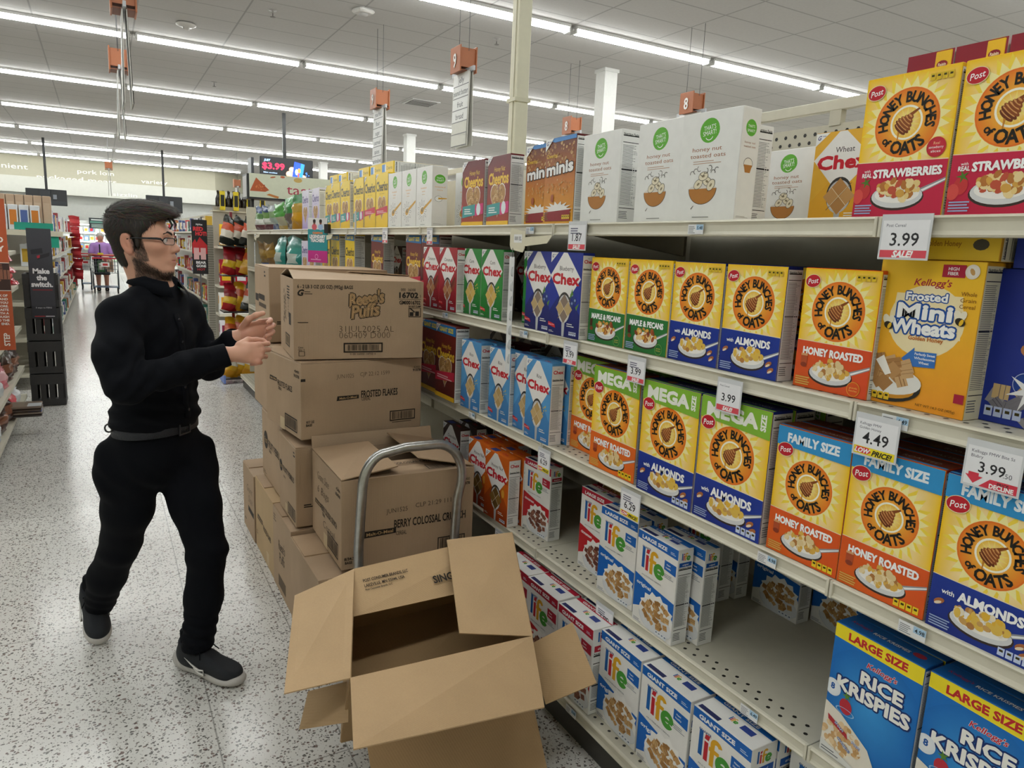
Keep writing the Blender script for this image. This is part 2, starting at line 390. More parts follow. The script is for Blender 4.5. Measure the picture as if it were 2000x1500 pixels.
def chex_front(a, bg, bg2, name, cer, cer2, extra=None, word='#c8202f'):
    A = Art(a); A.vgrad(0, 0, 1, a, bg2, bg)
    A.poly([(0, a*.28), (.5, a*.62), (0, a*.62)], bg); A.poly([(1, a*.28), (.5, a*.62), (1, a*.62)], bg)
    A.poly([(.48, a*.36), (.985, a*.7), (.52, a*1.0), (.4, a), (.0, a*.72)], '#f1efec')
    A.text(name, .52, a*.815, .082, '#4a3f40', wmax=.5, bold=.005)
    A.text('Chex', .5, a*.69, .19, word, w=.84, bold=.05)
    cx, cy = .5, a*.335
    A.poly([(cx-.035, 0), (cx+.035, 0), (cx+.05, cy-.24), (cx-.05, cy-.24)], '#b9bbbd')
    A.ell(cx, cy+.02, .215, a*.185, '#3b3836', 26); A.ell(cx, cy-.005, .2, a*.17, '#c9cacc', 26); A.ell(cx, cy-.01, .17, a*.15, '#e7e4df', 22)
    R = .135
    for (dx, dy, c) in ((0, 1, cer2), (1, 0, cer), (-1, 0, cer), (0, -1, cer2)):
        px, py = cx+dx*R, cy+dy*R; A.poly([(px-R*.97, py), (px, py-R*.97), (px+R*.97, py), (px, py+R*.97)], c); A.z -= 1 if dy != -1 else 0
    for k in range(-4, 5):
        o = k*R*.42; A.poly([(cx-R*2+abs(o)*.0+R+o-.004, cy-R+o*0+o), (cx+o+R-.0-.0, cy+R+o), (cx+o+R+.006, cy+R+o-.008), (cx-R+o+.006, cy-R+o-.008)], '#8f6a3e') if abs(k) < 2 else None
        A.z -= 1 if abs(k) < 2 else 0
    A.z += 1
    A.poly([(cx-R-.005, cy-R), (cx+R, cy+R+.005), (cx+R+.005, cy+R), (cx-R, cy-R-.005)], '#efe2c6'); A.poly([(cx-R, cy+R+.005), (cx+R+.005, cy-R), (cx+R, cy-R-.005), (cx-R-.005, cy+R)], '#efe2c6')
    if extra == 'berry':
        for q in ((.74, .5), (.83, .44), (.74, .4)): A.ell(q[0], a*q[1], .058, .058, '#33477f', 14); A.ell(q[0]+.01, a*q[1]+.015, .025, .025, '#8ea2cf', 8)
        A.poly([(.66, a*.46), (.74, a*.58), (.78, a*.52)], '#5d8a3c'); A.poly([(.86, a*.37), (.97, a*.42), (.9, a*.33)], '#5d8a3c')
    if extra == 'sticks':
        A.poly([(.68, a*.42), (.9, a*.56), (.95, a*.53), (.76, a*.36)], '#6b2c1c'); A.poly([(.72, a*.36), (.95, a*.5), (.98, a*.46), (.8, a*.31)], '#8a3d26')
    if extra == 'honey': A.poly([(.72, a*.5), (.84, a*.56), (.88, a*.4), (.76, a*.38)], '#c8741c'); A.ell(.8, a*.46, .06, .09, '#e0a13c', 12)
    if extra in ('corn', 'grain'):
        for k in range(6): A.ell(.8+.06*cos(k), a*.42+.08*sin(k*1.7), .022, .016, '#e2c45a', 8, k)
    if name not in ('Wheat', 'Chocolate', 'Honey Nut'):
        A.poly([(.0, a*.155), (.22, a*.13), (.25, a*.085), (.0, a*.11)], '#cf2a33'); A.text('Gluten Free', .11, a*.122, .026, '#ffffff', w=.18)
    A.lines(.62, a*.13, .86, a*.18, 2, '#e8e8e4', .4); A.lines(.03, a*.03, .2, a*.06, 2, '#dcdcd8', .4); facts_row(A, .7, a*.03, .05, '#cdd5ea')
    g_logo(A, .0, a, .15)
    return A
def chex_side_logo(A, y): A.text('Chex', .5, y, .24, '#c8202f', w=.76, bold=.04); A.text('RICE', .5, y+.22, .06, '#444444')
def life_word(A, x, y, s):
    A.rect(x, y, x+.19*s, y+1.0*s, '#1f5fa6'); A.rect(x+.27*s, y-.06*s, x+.46*s, y+.68*s, '#c22a34'); A.poly([(x+.26*s, y+.76*s), (x+.46*s, y+.76*s), (x+.52*s, y+.98*s), (x+.3*s, y+.94*s)], '#c22a34')
    A.rect(x+.56*s, y-.1*s, x+.76*s, y+.8*s, '#e0a82a'); A.ring(x+.84*s, y+.74*s, .1*s, .28*s, '#e0a82a', 14, a0=.35, a1=pi); A.rect(x+.5*s, y+.44*s, x+.98*s, y+.6*s, '#e0a82a')
    A.ring(x+1.2*s, y+.22*s, .13*s, .36*s, '#4c9a3c', 26, a0=.0, a1=2*pi-.55); A.rect(x+.95*s, y+.14*s, x+1.5*s, y+.27*s, '#4c9a3c')
def life_front(a, size, col, col2, flav, cer):
    A = Art(a, '#eceae6'); big = size.startswith('GIANT')
    A.poly([(0, a), (0, a-.14), (1, a-.17), (1, a)], col); A.text(size, .42, a-.085, .062, '#f2f2f2', w=.62, bold=.05); A.lines(.82, a-.12, .95, a-.07, 2, '#cfdcec', .4)
    A.text('QUAKER', .24, a-.25, .038, '#22407c', w=.22, bold=.02)
    life_word(A, .14, a-.62, .37)
    A.text('MULTIGRAIN CEREAL', .42, a-.74, .022, '#555a60', w=.5)
    A.poly([(.7, a-.27), (.98, a-.28), (.98, a-.46), (.7, a-.43)], col); A.text('Heart', .8, a-.33, .028, '#f4f4f4', bold=.02); A.text('Healthy', .8, a-.385, .028, '#f4f4f4', wmax=.15, bold=.02); A.lines(.72, a-.56, .95, a-.48, 3, '#8f949a', .4)
    t = a-.76
    A.poly([(0, t-.0), (.5, t-.1), (1, t-.16), (1, t-.5), (.55, t-.42), (.0, t-.62)], col2); A.text(flav, .24, t-.155, .062, '#f4f4f4', w=.36, bold=.03, rot=-.06)
    # splash, bowl, cereal
    R = random.Random(3); cx, cy = .6, .3
    A.star(cx, cy+.07, .36, .43, 13, '#f6f4f0', .2, .8); A.ell(cx, cy-.07, .43, .24, '#d3d6da', 30); A.ell(cx, cy+.02, .43, .25, '#f2f1ee', 30); A.ell(cx, cy-.17, .34, .12, col, 24) ; A.ell(cx, cy-.1, .4, .2, '#dfe1e4', 28)
    squares(A, cx, cy+.06, .35, .21, 46, cer, '#6b4526' if flav == 'original' else '#4a211c', 8)
    A.ell(cx-.1, cy+.12, .03, .05, '#faf7f0', 10, .5); facts_row(A, .62, .02, .06, '#e8ecf2', '#5a6c86'); A.lines(.04, .03, .25, .09, 3, '#8c9096', .4)
    return A
def life_top(a, size, col):
    A = Art(a, '#e2e1de'); A.rect(.04, .02, .4, .1, '#232a5c'); A.rect(.0, a-.1, 1, a, col); A.text(size, .45, a-.05, .05, '#eeeeee', w=.6, bold=.04); life_word(A, .42, a*.42, .09); A.rect(.62, a*.38, .82, a*.62, '#2b3f86'); return A
def life_side(a, col):
    def lg(A, y): life_word(A, .22, y-.04, .38); A.rect(.08, y-.42, .92, y-.18, col); A.text('original' if col == '#1b55a8' else 'cinnamon', .5, y-.3, .1, '#f0f0f0', wmax=.7, bold=.02)
    return nutrition(a, logo=lg)
def smart_front(a, kind):
    A = Art(a); A.vgrad(0, 0, 1, a, '#e8e8e4', '#f0f0ee'); bx = .5 if kind == 'oats' else .48
    A.ell(bx, a*.83, .165, a*.112, '#63b238', 24, .2); A.ell(bx+.01, a*.835, .16, a*.1, '#63b238', 24, -.3)
    A.text("THAT'S", bx, a*.858, .06, '#ffffff', w=.2, rot=.12, bold=-.0); A.text('SMART!', bx, a*.81, .06, '#ffffff', w=.22, rot=.12, bold=-.0); A.ring(bx, a*.79, .06, .07, '#ffffff', 10, a0=3.7, a1=5.9)
    if kind == 'honey':
        A.text('honey nut', .46, a*.665, .055, '#a2623a', w=.5); A.text('toasted oats', .48, a*.605, .055, '#a2623a', w=.6); A.lines(.24, a*.53, .74, a*.57, 2, '#c09a80', .3)
        cx, cy = .44, a*.3
        A.ell(cx, cy, .24, .05, '#ded8cf', 20); P = [(cx-.24+.48*k/16, cy) for k in range(17)]+[(cx+.24*cos(pi*k/16), cy-.2*sin(pi*k/16)) for k in range(1, 16)]
        A.poly(P, '#b57a3a'); A.ring(cx, cy, .235, .243, '#3a3430', 24, a0=pi, a1=2*pi, asp=.85)
        for q in ((-.08, .06, .6), (.07, .09, -.4), (.0, .16, .2), (.14, .04, .9)): A.ell(cx+q[0], cy+q[1], .085, .06, '#4a443c', 16, q[2]); A.ell(cx+q[0], cy+q[1], .078, .053, '#e6dcc2', 16, q[2]); A.ell(cx+q[0], cy+q[1], .028, .016, '#8d8064', 8, q[2])
        for k in range(8): A.ring(cx-.2+.06*k, cy+.2+.03*(k % 3), .03, .038, '#4a443c', 10, a0=k, a1=k+3.5); A.z -= 1
        A.z += 1; A.poly([(.3, cy-.22), (.31, cy-.22), (.27, cy-.27), (.26, cy-.26)], '#4a443c'); A.lines(.3, a*.03, .6, a*.045, 1, '#9a9a96', .6)
    else:
        A.text('toasted', .46, a*.655, .045, '#e0a23c', w=.36); A.text('oats', .46, a*.6, .045, '#e0a23c', w=.2); A.lines(.36, a*.54, .56, a*.56, 1, '#d8b88a', .4)
        cx, cy = .4, a*.27
        for k in range(11):
            t = k*2*pi/11; A.ell(cx+.22*cos(t), cy+.2*sin(t), .075, .03, '#4c4c4a', 12, t); A.ell(cx+.22*cos(t), cy+.2*sin(t), .066, .022, '#f2f2ef', 12, t); A.z -= 1.4
        A.ell(cx, cy, .16, .12, '#f0efeb', 18); A.poly([(cx, cy-.03), (.98, cy+.22), (.98, cy+.28), (cx, cy+.05)], '#d6a33c'); A.ell(cx, cy, .12, .08, '#d6a33c', 18, .3); A.ell(cx, cy+.02, .06, .05, '#8c7c5a', 10); A.ell(cx+.04, cy+.05, .05, .04, '#a59674', 10)
        A.lines(.3, a*.03, .6, a*.045, 1, '#9a9a96', .6)
    return A
def smart_side(a):
    A = Art(a, '#e6e3dc'); A.ell(.5, a*.8, .36, a*.075, '#63b238', 22); A.text("THAT'S", .5, a*.815, .11, '#ffffff', w=.45); A.text('SMART!', .5, a*.775, .11, '#ffffff', w=.5); A.text('toasted', .5, a*.67, .09, '#e0a23c', w=.7); A.text('oats', .5, a*.62, .08, '#e0a23c', w=.4)
    A.ell(.42, a*.47, .26, .18, '#555350', 16); A.ell(.42, a*.47, .24, .165, '#f0efea', 16); A.poly([(.4, a*.46), (.98, a*.475), (.98, a*.49), (.4, a*.49)], '#d6a33c'); A.lines(.1, a*.04, .8, a*.06, 2, '#a8a49c', .4); return A
def heart(A, x, y, s, c):
    P = []
    for k in range(30):
        t = 2*pi*k/30; P.append((x+s*.06*16*sin(t)**3, y+s*.065*(13*cos(t)-5*cos(2*t)-2*cos(3*t)-cos(4*t))))
    A.poly(P, c)
def rings(A, x, y, rx, ry, n, cols, hole, seed, s=.03):
    R = random.Random(seed)
    for k in range(n):
        a = R.random()*2*pi; q = sqrt(R.random()); px, py = x+rx*q*cos(a), y+ry*q*sin(a); sc = s*(.8+.4*R.random())
        A.ell(px, py, sc, sc*.85, R.choice(cols), 9, R.random()); A.ell(px, py, sc*.35, sc*.3, hole, 6); A.z -= 1.4
def cheer_front(a, bg, bg2, ink, word, tint, giant=None, sash=None, honey=False):
    A = Art(a); A.vgrad(0, 0, 1, a, bg2, bg); t = a if not giant else a-.2
    if honey: A.text('Honey Nut', .54, t-.25, .1, ink, w=.48, shear=.1); A.text(word, .5, t-.43, .23, ink, w=.88, bold=.035)
    else: A.text(word, .5, t-.34, .27, ink, w=.9, bold=.03)
    A.text('oat cereal' if not honey else 'sweetened', .5, t-.55, .035, tint, w=.4)
    y = a*.4
    heart(A, .5, y, .36, '#f3eee2'); heart(A, .5, y-.005, .34, '#b98a52'); rings(A, .5, y+.02, .26, .2, 42, ['#d2aa70', '#c09458', '#e0bf8c', '#a97e48'], '#7a5228', 5, .036)
    if sash == 'teal': A.poly([(.0, a*.12), (.62, a*.16), (.62, a*.33), (.0, a*.3)], '#3f9c9c'); A.poly([(.62, a*.14), (1, a*.18), (1, a*.34), (.62, a*.32)], '#d8367c'); A.lines(.1, a*.18, .5, a*.28, 3, '#eef4f2', .5); A.ell(.78, a*.25, .1, .13, '#e8f0f4', 12)
    elif sash == 'red': A.poly([(.0, a*.22), (.98, a*.28), (.98, a*.4), (.0, a*.34)], '#d12f4c'); A.lines(.1, a*.27, .9, a*.33, 2, '#f3c4c8', .5)
    A.rect(0, 0, 1, a*.06, '#f3c22b' if honey else bg2)
    if giant: A.poly([(0, a), (0, a-.17), (1, a-.2), (1, a)], '#2d7cc0'); A.text('GIANT SIZE', .52, a-.095, .09, '#f3e04a', w=.7, bold=.05)
    g_logo(A, 0, a, .14)
    return A
def minis_front(a):
    A = Art(a); A.vgrad(0, 0, 1, a*.5, '#e6a32a', '#c2742a'); A.vgrad(0, a*.5, 1, a, '#c2742a', '#5a2322')
    rings(A, .5, a*.82, .5, a*.17, 60, ['#c89a5c', '#b07c42', '#d9b47c'], '#6a3a22', 12, .022)
    A.poly([(0, a), (1, a), (1, a*.955), (.3, a*.95)], '#4a8cd0')
    A.text('Cheerios', .22, a*.8, .075, '#f2c63a', w=.36, bold=.01); A.text('minis', .5, a*.655, .2, '#f3f1ef', w=.86, bold=.05, out='#2a1515', ow=.05, rot=.06)
    rings(A, .5, a*.42, .44, a*.1, 46, ['#d6a860', '#c08c48', '#e6c48a'], '#8a4a22', 4, .015); A.ell(.3, a*.3, .05, .07, '#a8542a', 12)
    A.star(.5, a*.16, .3, .5, 15, '#ece9e4', .3, .3); A.poly([(.08, a*.14), (.92, a*.16), (.92, a*.03), (.08, a*.03)], '#8e2028'); facts_row(A, .66, a*.05, .055, '#e0c030'); A.lines(.03, a*.05, .2, a*.14, 4, '#7a5a2a', .5)
    g_logo(A, 0, a, .17)
    return A
def mini_front(a, blue=False):
    A = Art(a); A.vgrad(0, 0, 1, a, '#ee9a2a' if not blue else '#22358f', '#f5c62c' if not blue else '#1c2c86')
    if not blue:
        A.ell(.52, a*.6, .37, .34, '#f3e2b2', 30); A.poly([(.17, a*.5), (.87, a*.5), (.84, a*.78), (.2, a*.78)], '#f3e2b2'); A.text("Kellogg's", .54, a*.86, .065, '#a8203a', w=.36, shear=.25, bold=.015)
        A.text('Frosted', .5, a*.765, .075, '#f6f6f4', w=.4, bold=.04, out='#1c4f9c', ow=.09); A.text('Mini', .5, a*.665, .14, '#f6f6f4', w=.52, bold=.05, out='#1c4f9c', ow=.08); A.text('Wheats', .5, a*.56, .13, '#f6f6f4', w=.62, bold=.05, out='#1c4f9c', ow=.08)
        A.text('Golden Honey', .55, a*.485, .04, '#c46a1c', w=.34, bold=.02)
        A.rect(.62, a*.9, .83, a*.98, '#b21f3c'); A.text('HIGH', .72, a*.955, .03, '#ffffff', bold=.02); A.text('FIBER', .72, a*.925, .03, '#ffffff', bold=.02); A.disc(.89, a*.94, .065, '#faf6ee', '#e9dfd0'); A.ell(.89, a*.94, .02, .035, '#c89a5c', 8, .5)
        for k, w in enumerate(('Whole', 'Grain', 'Cereal')): A.text(w, .89, a*(.8-.04*k), .038, '#8a5410', w=.14)
        A.poly([(.34, a*.335), (.46, a*.42), (.46, a*.395), (.68, a*.4), (.68, a*.3), (.46, a*.29), (.46, a*.26)], '#3a74c0')
        for k, w in enumerate(('Perfectly Sweet', 'Wholesome', 'Wheat')): A.text(w, .57, a*(.38-.028*k), .024, '#f4f4f4', w=.2 if k < 2 else .1, bold=.02)
        for bx, by in ((.16, .55), (.85, .62)):
            A.ell(bx-.03, a*by+.06, .035, .05, '#f2ead2', 10, .4); A.ell(bx+.02, a*by+.06, .03, .045, '#f2ead2', 10, -.4); A.ell(bx, a*by, .05, .036, '#2a2418', 12, -.4); A.ell(bx+.01, a*by-.003, .018, .034, '#efc02c', 8, -.4)
        A.ell(.22, a*.14, .36, .17, '#2a2a28', 26); A.ell(.22, a*.115, .3, .1, '#c98a26', 22); A.ell(.22, a*.17, .36, .14, '#e8e6e0', 26); squares(A, .2, a*.24, .25, .15, 15, ['#b98c58', '#c9a272', '#a87a48'], '#8a6036', 9, .08, .12)
        A.poly([(.08, a*.3), (.16, a*.34), (.26, a*.22), (.2, a*.2)], '#f4f0e8'); facts_row(A, .02, a*.03, .055, '#e6c02c'); A.text('NET WT 14.3 OZ (405g)', .74, a*.04, .024, '#4a3208', w=.38)
        A.rect(.9, a*.1, .99, a*.16, '#a81f3c')
    else:
        A.poly([(.55, a*.4), (.98, a*.46), (.98, a*.96), (.6, a*.9)], '#f1ecd6'); A.text('Mini', .78, a*.7, .14, '#f6f6f4', w=.36, bold=.05, out='#1c4f9c', ow=.08)
        A.poly([(.3, a*.48), (.62, a*.48), (.58, a*.36), (.35, a*.36)], '#a8683c'); A.ell(.46, a*.5, .19, .09, '#b87a48', 20); A.ell(.44, a*.535, .08, .04, '#3c3a58', 10)
        A.disc(.35, a*.28, .1, '#24489c', '#1c3c8c'); A.ring(.35, a*.28, .093, .1, '#a8b4d8'); squares(A, .5, a*.14, .46, .16, 26, ['#b99a66', '#8f8b90', '#c6a878', '#77747c'], '#5a5660', 10, .07, .12); A.star(.4, a*.24, .06, .2, 7, '#eeeef0', .3); facts_row(A, .05, a*.04, .07, '#b9c4e4')
    return A
def krisp_front(a):
    A = Art(a); A.vgrad(0, 0, 1, a, '#1668b4', '#1a72c4'); A.disc(.5, a*.52, .6, '#3c9ae0', '#176cbc', 30)
    A.poly([(0, a), (0, a*.9), (.8, a*.885), (1, a*.885), (1, a)], '#f5e02a'); A.text('LARGE SIZE', .5, a*.945, .085, '#c22a2e', w=.66, bold=.05)
    A.text("Kellogg's", .58, a*.815, .06, '#c42038', w=.34, shear=.25, bold=.02, out='#f4f4f4', ow=.03)
    A.text('RICE', .6, a*.71, .14, '#f6f4ee', w=.46, bold=.05, out='#17326e', ow=.08); A.text('KRISPIES', .52, a*.585, .15, '#f6f4ee', w=.82, bold=.05, out='#17326e', ow=.08)
    A.disc(.06, a*.52, .1, '#f2f4f6', '#e2e8ee'); A.text('8', .06, a*.53, .07, '#1c57a4', bold=.04)
    A.ell(.24, a*.43, .075, .09, '#bd2f3c', 16, .2); A.star(.24, a*.51, .02, .06, 5, '#5c8a34'); A.ring(.24, a*.39, .1, .115, '#9cc8ec', 18, asp=.35)
    A.poly([(0, a*.4), (.2, a*.36), (.55, a*.22), (.75, a*.0), (0, 0)], '#e9e2d4'); flakes(A, .25, a*.17, .24, .18, 60, ['#d9b483', '#c79a62', '#e6caa0', '#d2a672', '#f0e2c8'], 8, .03, .045)
    A.poly([(.05, a*.31), (.3, a*.24), (.32, a*.2), (.06, a*.27)], '#b4343a'); A.text('SNAP!', .2, a*.26, .03, '#f4f4f4', w=.12, rot=-.5, out='#1c57a4', ow=.08); A.text('POP!', .42, a*.2, .03, '#f4f4f4', w=.1, rot=-.3, out='#1c57a4', ow=.08); A.text('CRACKLE!', .28, a*.15, .03, '#f4f4f4', w=.18, rot=-.5, out='#1c57a4', ow=.08)
    A.poly([(0, 0), (.6, 0), (.3, a*.05), (0, a*.1)], '#dcdcd8'); A.lines(.02, a*.02, .25, a*.06, 2, '#6a6c70', .4)
    return A

# ---------------------------------------------------------------- carton kinds: (w, h, d), colours, artwork
D = {}
def design(key, w, h, d, base, front, side=None, top=None, desc='', noun='cereal box', print_mat=None):
    D[key] = dict(w=w, h=h, d=d, base=lin(base), front=front, side=side, top=top, desc=desc, noun=noun, meshes=None)
def top_hb(a, c, c2, t):
    A = Art(a, c); A.rect(0, .0, 1, .05, c2); A.ell(.35, a*.5, .07, a*.2, '#8a5a24', 14); A.text(t, .66, a*.5, a*.22, '#b8b4a4', wmax=.4); return A
NB = lambda w, h, d, **k: nutrition(h/d, **k)
hs = (.19, .275, .052)
design('maple', *hs, '#f0c020', hb_front(275/190, '#2f7a3c', '#1f6a30', 'MAPLE & PECANS', 'm'), nutrition(.275/.052), None, 'yellow box with green maple band')
design('almond', *hs, '#1c2c74', hb_front(275/190, '#1f3a98', '#16287c', 'ALMONDS', 'a'), nutrition(.275/.052), None, 'yellow box with navy almond band')
design('roast', *hs, '#e85f22', hb_front(275/190, '#dd4f28', '#d85a1e', 'HONEY ROASTED', 'o'), nutrition(.275/.052), None, 'yellow box with red-orange roasted band')
design('straw', .19, .277, .052, '#e9b428', hb_front(277/190, '#c9284a', '#c11f42', 'STRAWBERRIES', 's'), nutrition(.277/.052), None, 'yellow box with crimson strawberry band')
ms = (.234, .337, .07)
design('mroast', *ms, '#b9481e', hb_front(337/234, '#e86a24', '#ea7a26', 'HONEY ROASTED', 'o', ('MEGA', '#7fb23a')), nutrition(.337/.07, bg='#d8d4cc'), top_hb(70/234, '#7a3420', '#4a86c8', 'ROASTED'), 'large yellow box, green top band, orange panel')
design('malmond', *ms, '#1f2c78', hb_front(337/234, '#1f3a98', '#16287c', 'ALMONDS', 'a', ('MEGA', '#86b93a')), nutrition(.337/.07, bg='#d8d4cc'), top_hb(70/234, '#20265c', '#7fb23a', 'ALMONDS'), 'large yellow box, green top band, navy panel')
fs_ = (.196, .312, .065)
design('froast', *fs_, '#c8461e', hb_front(312/196, '#e2591f', '#e0641c', 'HONEY ROASTED', 'o', ('FAMILY', '#3294d0')), nutrition(.312/.065, bg='#d8d4cc'), top_hb(65/196, '#7a3420', '#3c8cc4', 'ROASTED'), 'yellow box, blue top band, orange panel')
design('falmond', *fs_, '#1f2c78', hb_front(312/196, '#1f3a98', '#16287c', 'ALMONDS', 'a', ('FAMILY', '#3294d0')), nutrition(.312/.065, bg='#d8d4cc'), top_hb(65/196, '#20265c', '#3c8cc4', 'ALMONDS'), 'yellow box, blue top band, navy panel')
cs_ = (.19, .287, .048)
def chx(key, bg, bg2, name, cer, cer2, desc, extra=None, size=cs_, base=None, word='#c8202f'):
    top = Art(size[2]/size[0], bg); top.rect(.08, .05, .34, .2, '#3a4a94'); top.text('Chex', .66, .125, .08, '#c8202f', w=.24, bold=.03)
    design(key, *size, base or bg, chex_front(size[1]/size[0], bg, bg2, name, cer, cer2, extra, word), nutrition(size[1]/size[2], logo=chex_side_logo), top, desc)
chx('cin', '#a8202e', '#8c1a28', 'Cinnamon', '#b98256', '#9c5f3e', 'red cereal box with cinnamon sticks', 'sticks')
chx('corn', '#2e8c3c', '#1f7430', 'Corn', '#d9b866', '#cfa850', 'green corn box with white diamond', 'corn')
chx('blue', '#2a3c9c', '#1a2160', 'Blueberry', '#c3a878', '#8c7a6c', 'dark blue cereal box with blueberries', 'berry')
chx('rice', '#5a9fd6', '#3a7ab8', 'Rice', '#cdb07a', '#c2a068', 'light blue box with white diamond', 'grain', (.174, .3, .055))
chx('hnchex', '#d9691f', '#9c3c18', 'Honey Nut', '#8a6a34', '#6e5228', 'orange box with white diamond', 'honey', (.19, .287, .055))
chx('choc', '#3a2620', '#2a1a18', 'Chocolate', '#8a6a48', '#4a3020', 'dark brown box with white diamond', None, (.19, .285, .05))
chx('wheat', '#eab43a', '#e6a92e', 'Wheat', '#c99a62', '#b98850', 'golden yellow wheat cereal box with white diamond', None, (.19, .267, .05))
for k, nm, col, cer in (('o', 'original', '#1b62b4', ['#b98a52', '#c79a62', '#a87a44', '#d2aa74']), ('c', 'cinnamon', '#b3243a', ['#7a4a3c', '#8f5a48', '#6a3a30', '#a06a54'])):
    c2 = '#1f66bc' if k == 'o' else '#c0242c'
    design('L'+k, .18, .295, .056, '#e6e4e0', life_front(295/180, 'LARGE SIZE', col, c2, nm, cer), life_side(.295/.056, '#1b55a8' if k == 'o' else '#b3243a'), life_top(56/180, 'LARGE SIZE', col), 'white box, %s top band and %s panel' % (('blue', 'blue') if k == 'o' else ('red', 'red')))
    design('G'+k, .2, .298, .09, '#e6e4e0', life_front(298/200, 'GIANT SIZE', col, c2, nm, cer), life_side(.298/.09, '#1b55a8' if k == 'o' else '#b3243a'), life_top(90/200, 'GIANT SIZE', col), 'deep white box with %s giant band' % ('blue' if k == 'o' else 'red'))
design('smart', .2, .28, .07, '#ecebe8', smart_front(280/200, 'honey'), nutrition(.28/.07), None, 'white oats box with bowl drawing')
def smart_side2(a):
    A = Art(a, '#e9e8e4'); A.ell(.5, a*.84, .3, a*.075, '#63b238', 20); A.text("THAT'S", .5, a*.855, .1, '#ffffff', w=.38); A.text('SMART!', .5, a*.815, .1, '#ffffff', w=.42); A.text('honey nut', .5, a*.71, .08, '#a2623a', w=.6); A.text('toasted oats', .5, a*.675, .08, '#a2623a', w=.66); A.ell(.5, a*.52, .26, .22, '#4a443c', 14); A.ell(.5, a*.52, .24, .2, '#ece6da', 14); A.poly([(.26, a*.51), (.74, a*.51), (.64, a*.44), (.36, a*.44)], '#b57a3a'); A.lines(.1, a*.03, .8, a*.05, 2, '#a8a49c', .4); return A
design('smartl', .2, .28, .07, '#ecebe8', smart_front(280/200, 'honey'), smart_side2(.28/.07), None, 'white toasted oats box showing its logo side as well')
design('smarts', .19, .245, .06, '#ecebe8', smart_front(245/190, 'honey'), nutrition(.245/.06), None, 'short white toasted oats box with green roundel')
design('smarty', .2, .288, .08, '#ecebe8', smart_front(288/200, 'oats'), smart_side(.288/.08), None, 'white oats box with yellow spoon')
design('nut', .2, .27, .08, '#dcdad5', smart_front(270/200, 'oats'), nutrition(.27/.08), None, 'white oats box set back to show its nutrition panel')
ty = Art(.31, '#f0cf30'); ty.rect(.06, .05, .3, .26, '#3f86d0'); ty.rect(.3, .05, .4, .26, '#eef2f4'); ty.text('Cheerios', .68, .15, .1, '#3a3010', w=.48)
design('yel', .2, .3, .062, '#f0cb22', cheer_front(1.5, '#f6d636', '#f2c81e', '#2c2618', 'Cheerios', '#b08a1c', None, 'teal'), nutrition(.3/.062), ty, 'yellow cereal box with teal sash')
design('yelr', .2, .3, .062, '#f0cb22', cheer_front(1.5, '#f6d636', '#f2c81e', '#2c2618', 'Cheerios', '#b08a1c', None, 'red'), nutrition(.3/.062), None, 'yellow cereal box with red sash')
design('yelg', .2, .345, .07, '#f0cb22', cheer_front(1.725, '#f4d420', '#eec012', '#2c2618', 'Cheerios', '#b08a1c', True), nutrition(.345/.07), None, 'tall yellow cereal box, blue top band')
design('lav', .2, .295, .06, '#d8d2ea', cheer_front(1.475, '#e6e2f2', '#b49cd4', '#5a4a8c', 'Cheerios', '#8c7cb4'), nutrition(.295/.06), None, 'lavender cereal box')
design('hn', .2, .272, .06, '#6a1f22', cheer_front(1.36, '#6a1f24', '#a83a24', '#f2c63a', 'Cheerios', '#e8a23a', None, 'teal', True), nutrition(.272/.06), None, 'maroon cereal box with teal sash')
design('hnr', .2, .272, .06, '#6a1f22', cheer_front(1.36, '#6a1f24', '#a83a24', '#f2c63a', 'Cheerios', '#e8a23a', None, 'red', True), nutrition(.272/.06), None, 'maroon cereal box with red sash')
design('hng', .215, .345, .066, '#6c2620', cheer_front(345/215, '#7a2c24', '#5c201c', '#f2c63a', 'Cheerios', '#e8a23a', True, 'red', True), nutrition(.345/.066), None, 'tall maroon box, blue top band')
design('minis', .2, .292, .058, '#5c2020', minis_front(292/200), nutrition(.292/.058), None, 'brown and orange box with white lettering')
tm = Art(60/212, '#e8c030'); tm.text('Golden Honey', .5, .15, .05, '#a8701c', w=.34, bold=.02); tm.text('Mini', .14, .14, .07, '#f4f4f0', w=.16, bold=.03, out='#1c4f9c', ow=.05); tm.ell(.84, .14, .07, .05, '#4a4436', 12)
design('mini', .212, .3, .06, '#e2a82c', mini_front(300/212), nutrition(.3/.06, bg='#ece4c8'), tm, 'golden cereal box with cream badge')
tb = Art(60/212, '#22348c'); tb.rect(.1, .1, .98, .18, '#d87aa8')
design('minib', .212, .29, .06, '#22348c', mini_front(290/212, True), nutrition(.29/.06), tb, 'navy frosted wheat cereal box with muffin')
kt = Art(60/205, '#1a63ae'); kt.text('RICE KRISPIES', .55, .14, .05, '#e8e8ea', w=.4, bold=.03, out='#17326e', ow=.05); kt.ell(.84, .16, .07, .05, '#b43444', 14); kt.text("Kellogg's", .2, .16, .05, '#b0263a', w=.24, shear=.25)
design('krisp', .205, .32, .06, '#1a66b4', krisp_front(320/205), nutrition(.32/.06), kt, 'blue cereal box with yellow band')
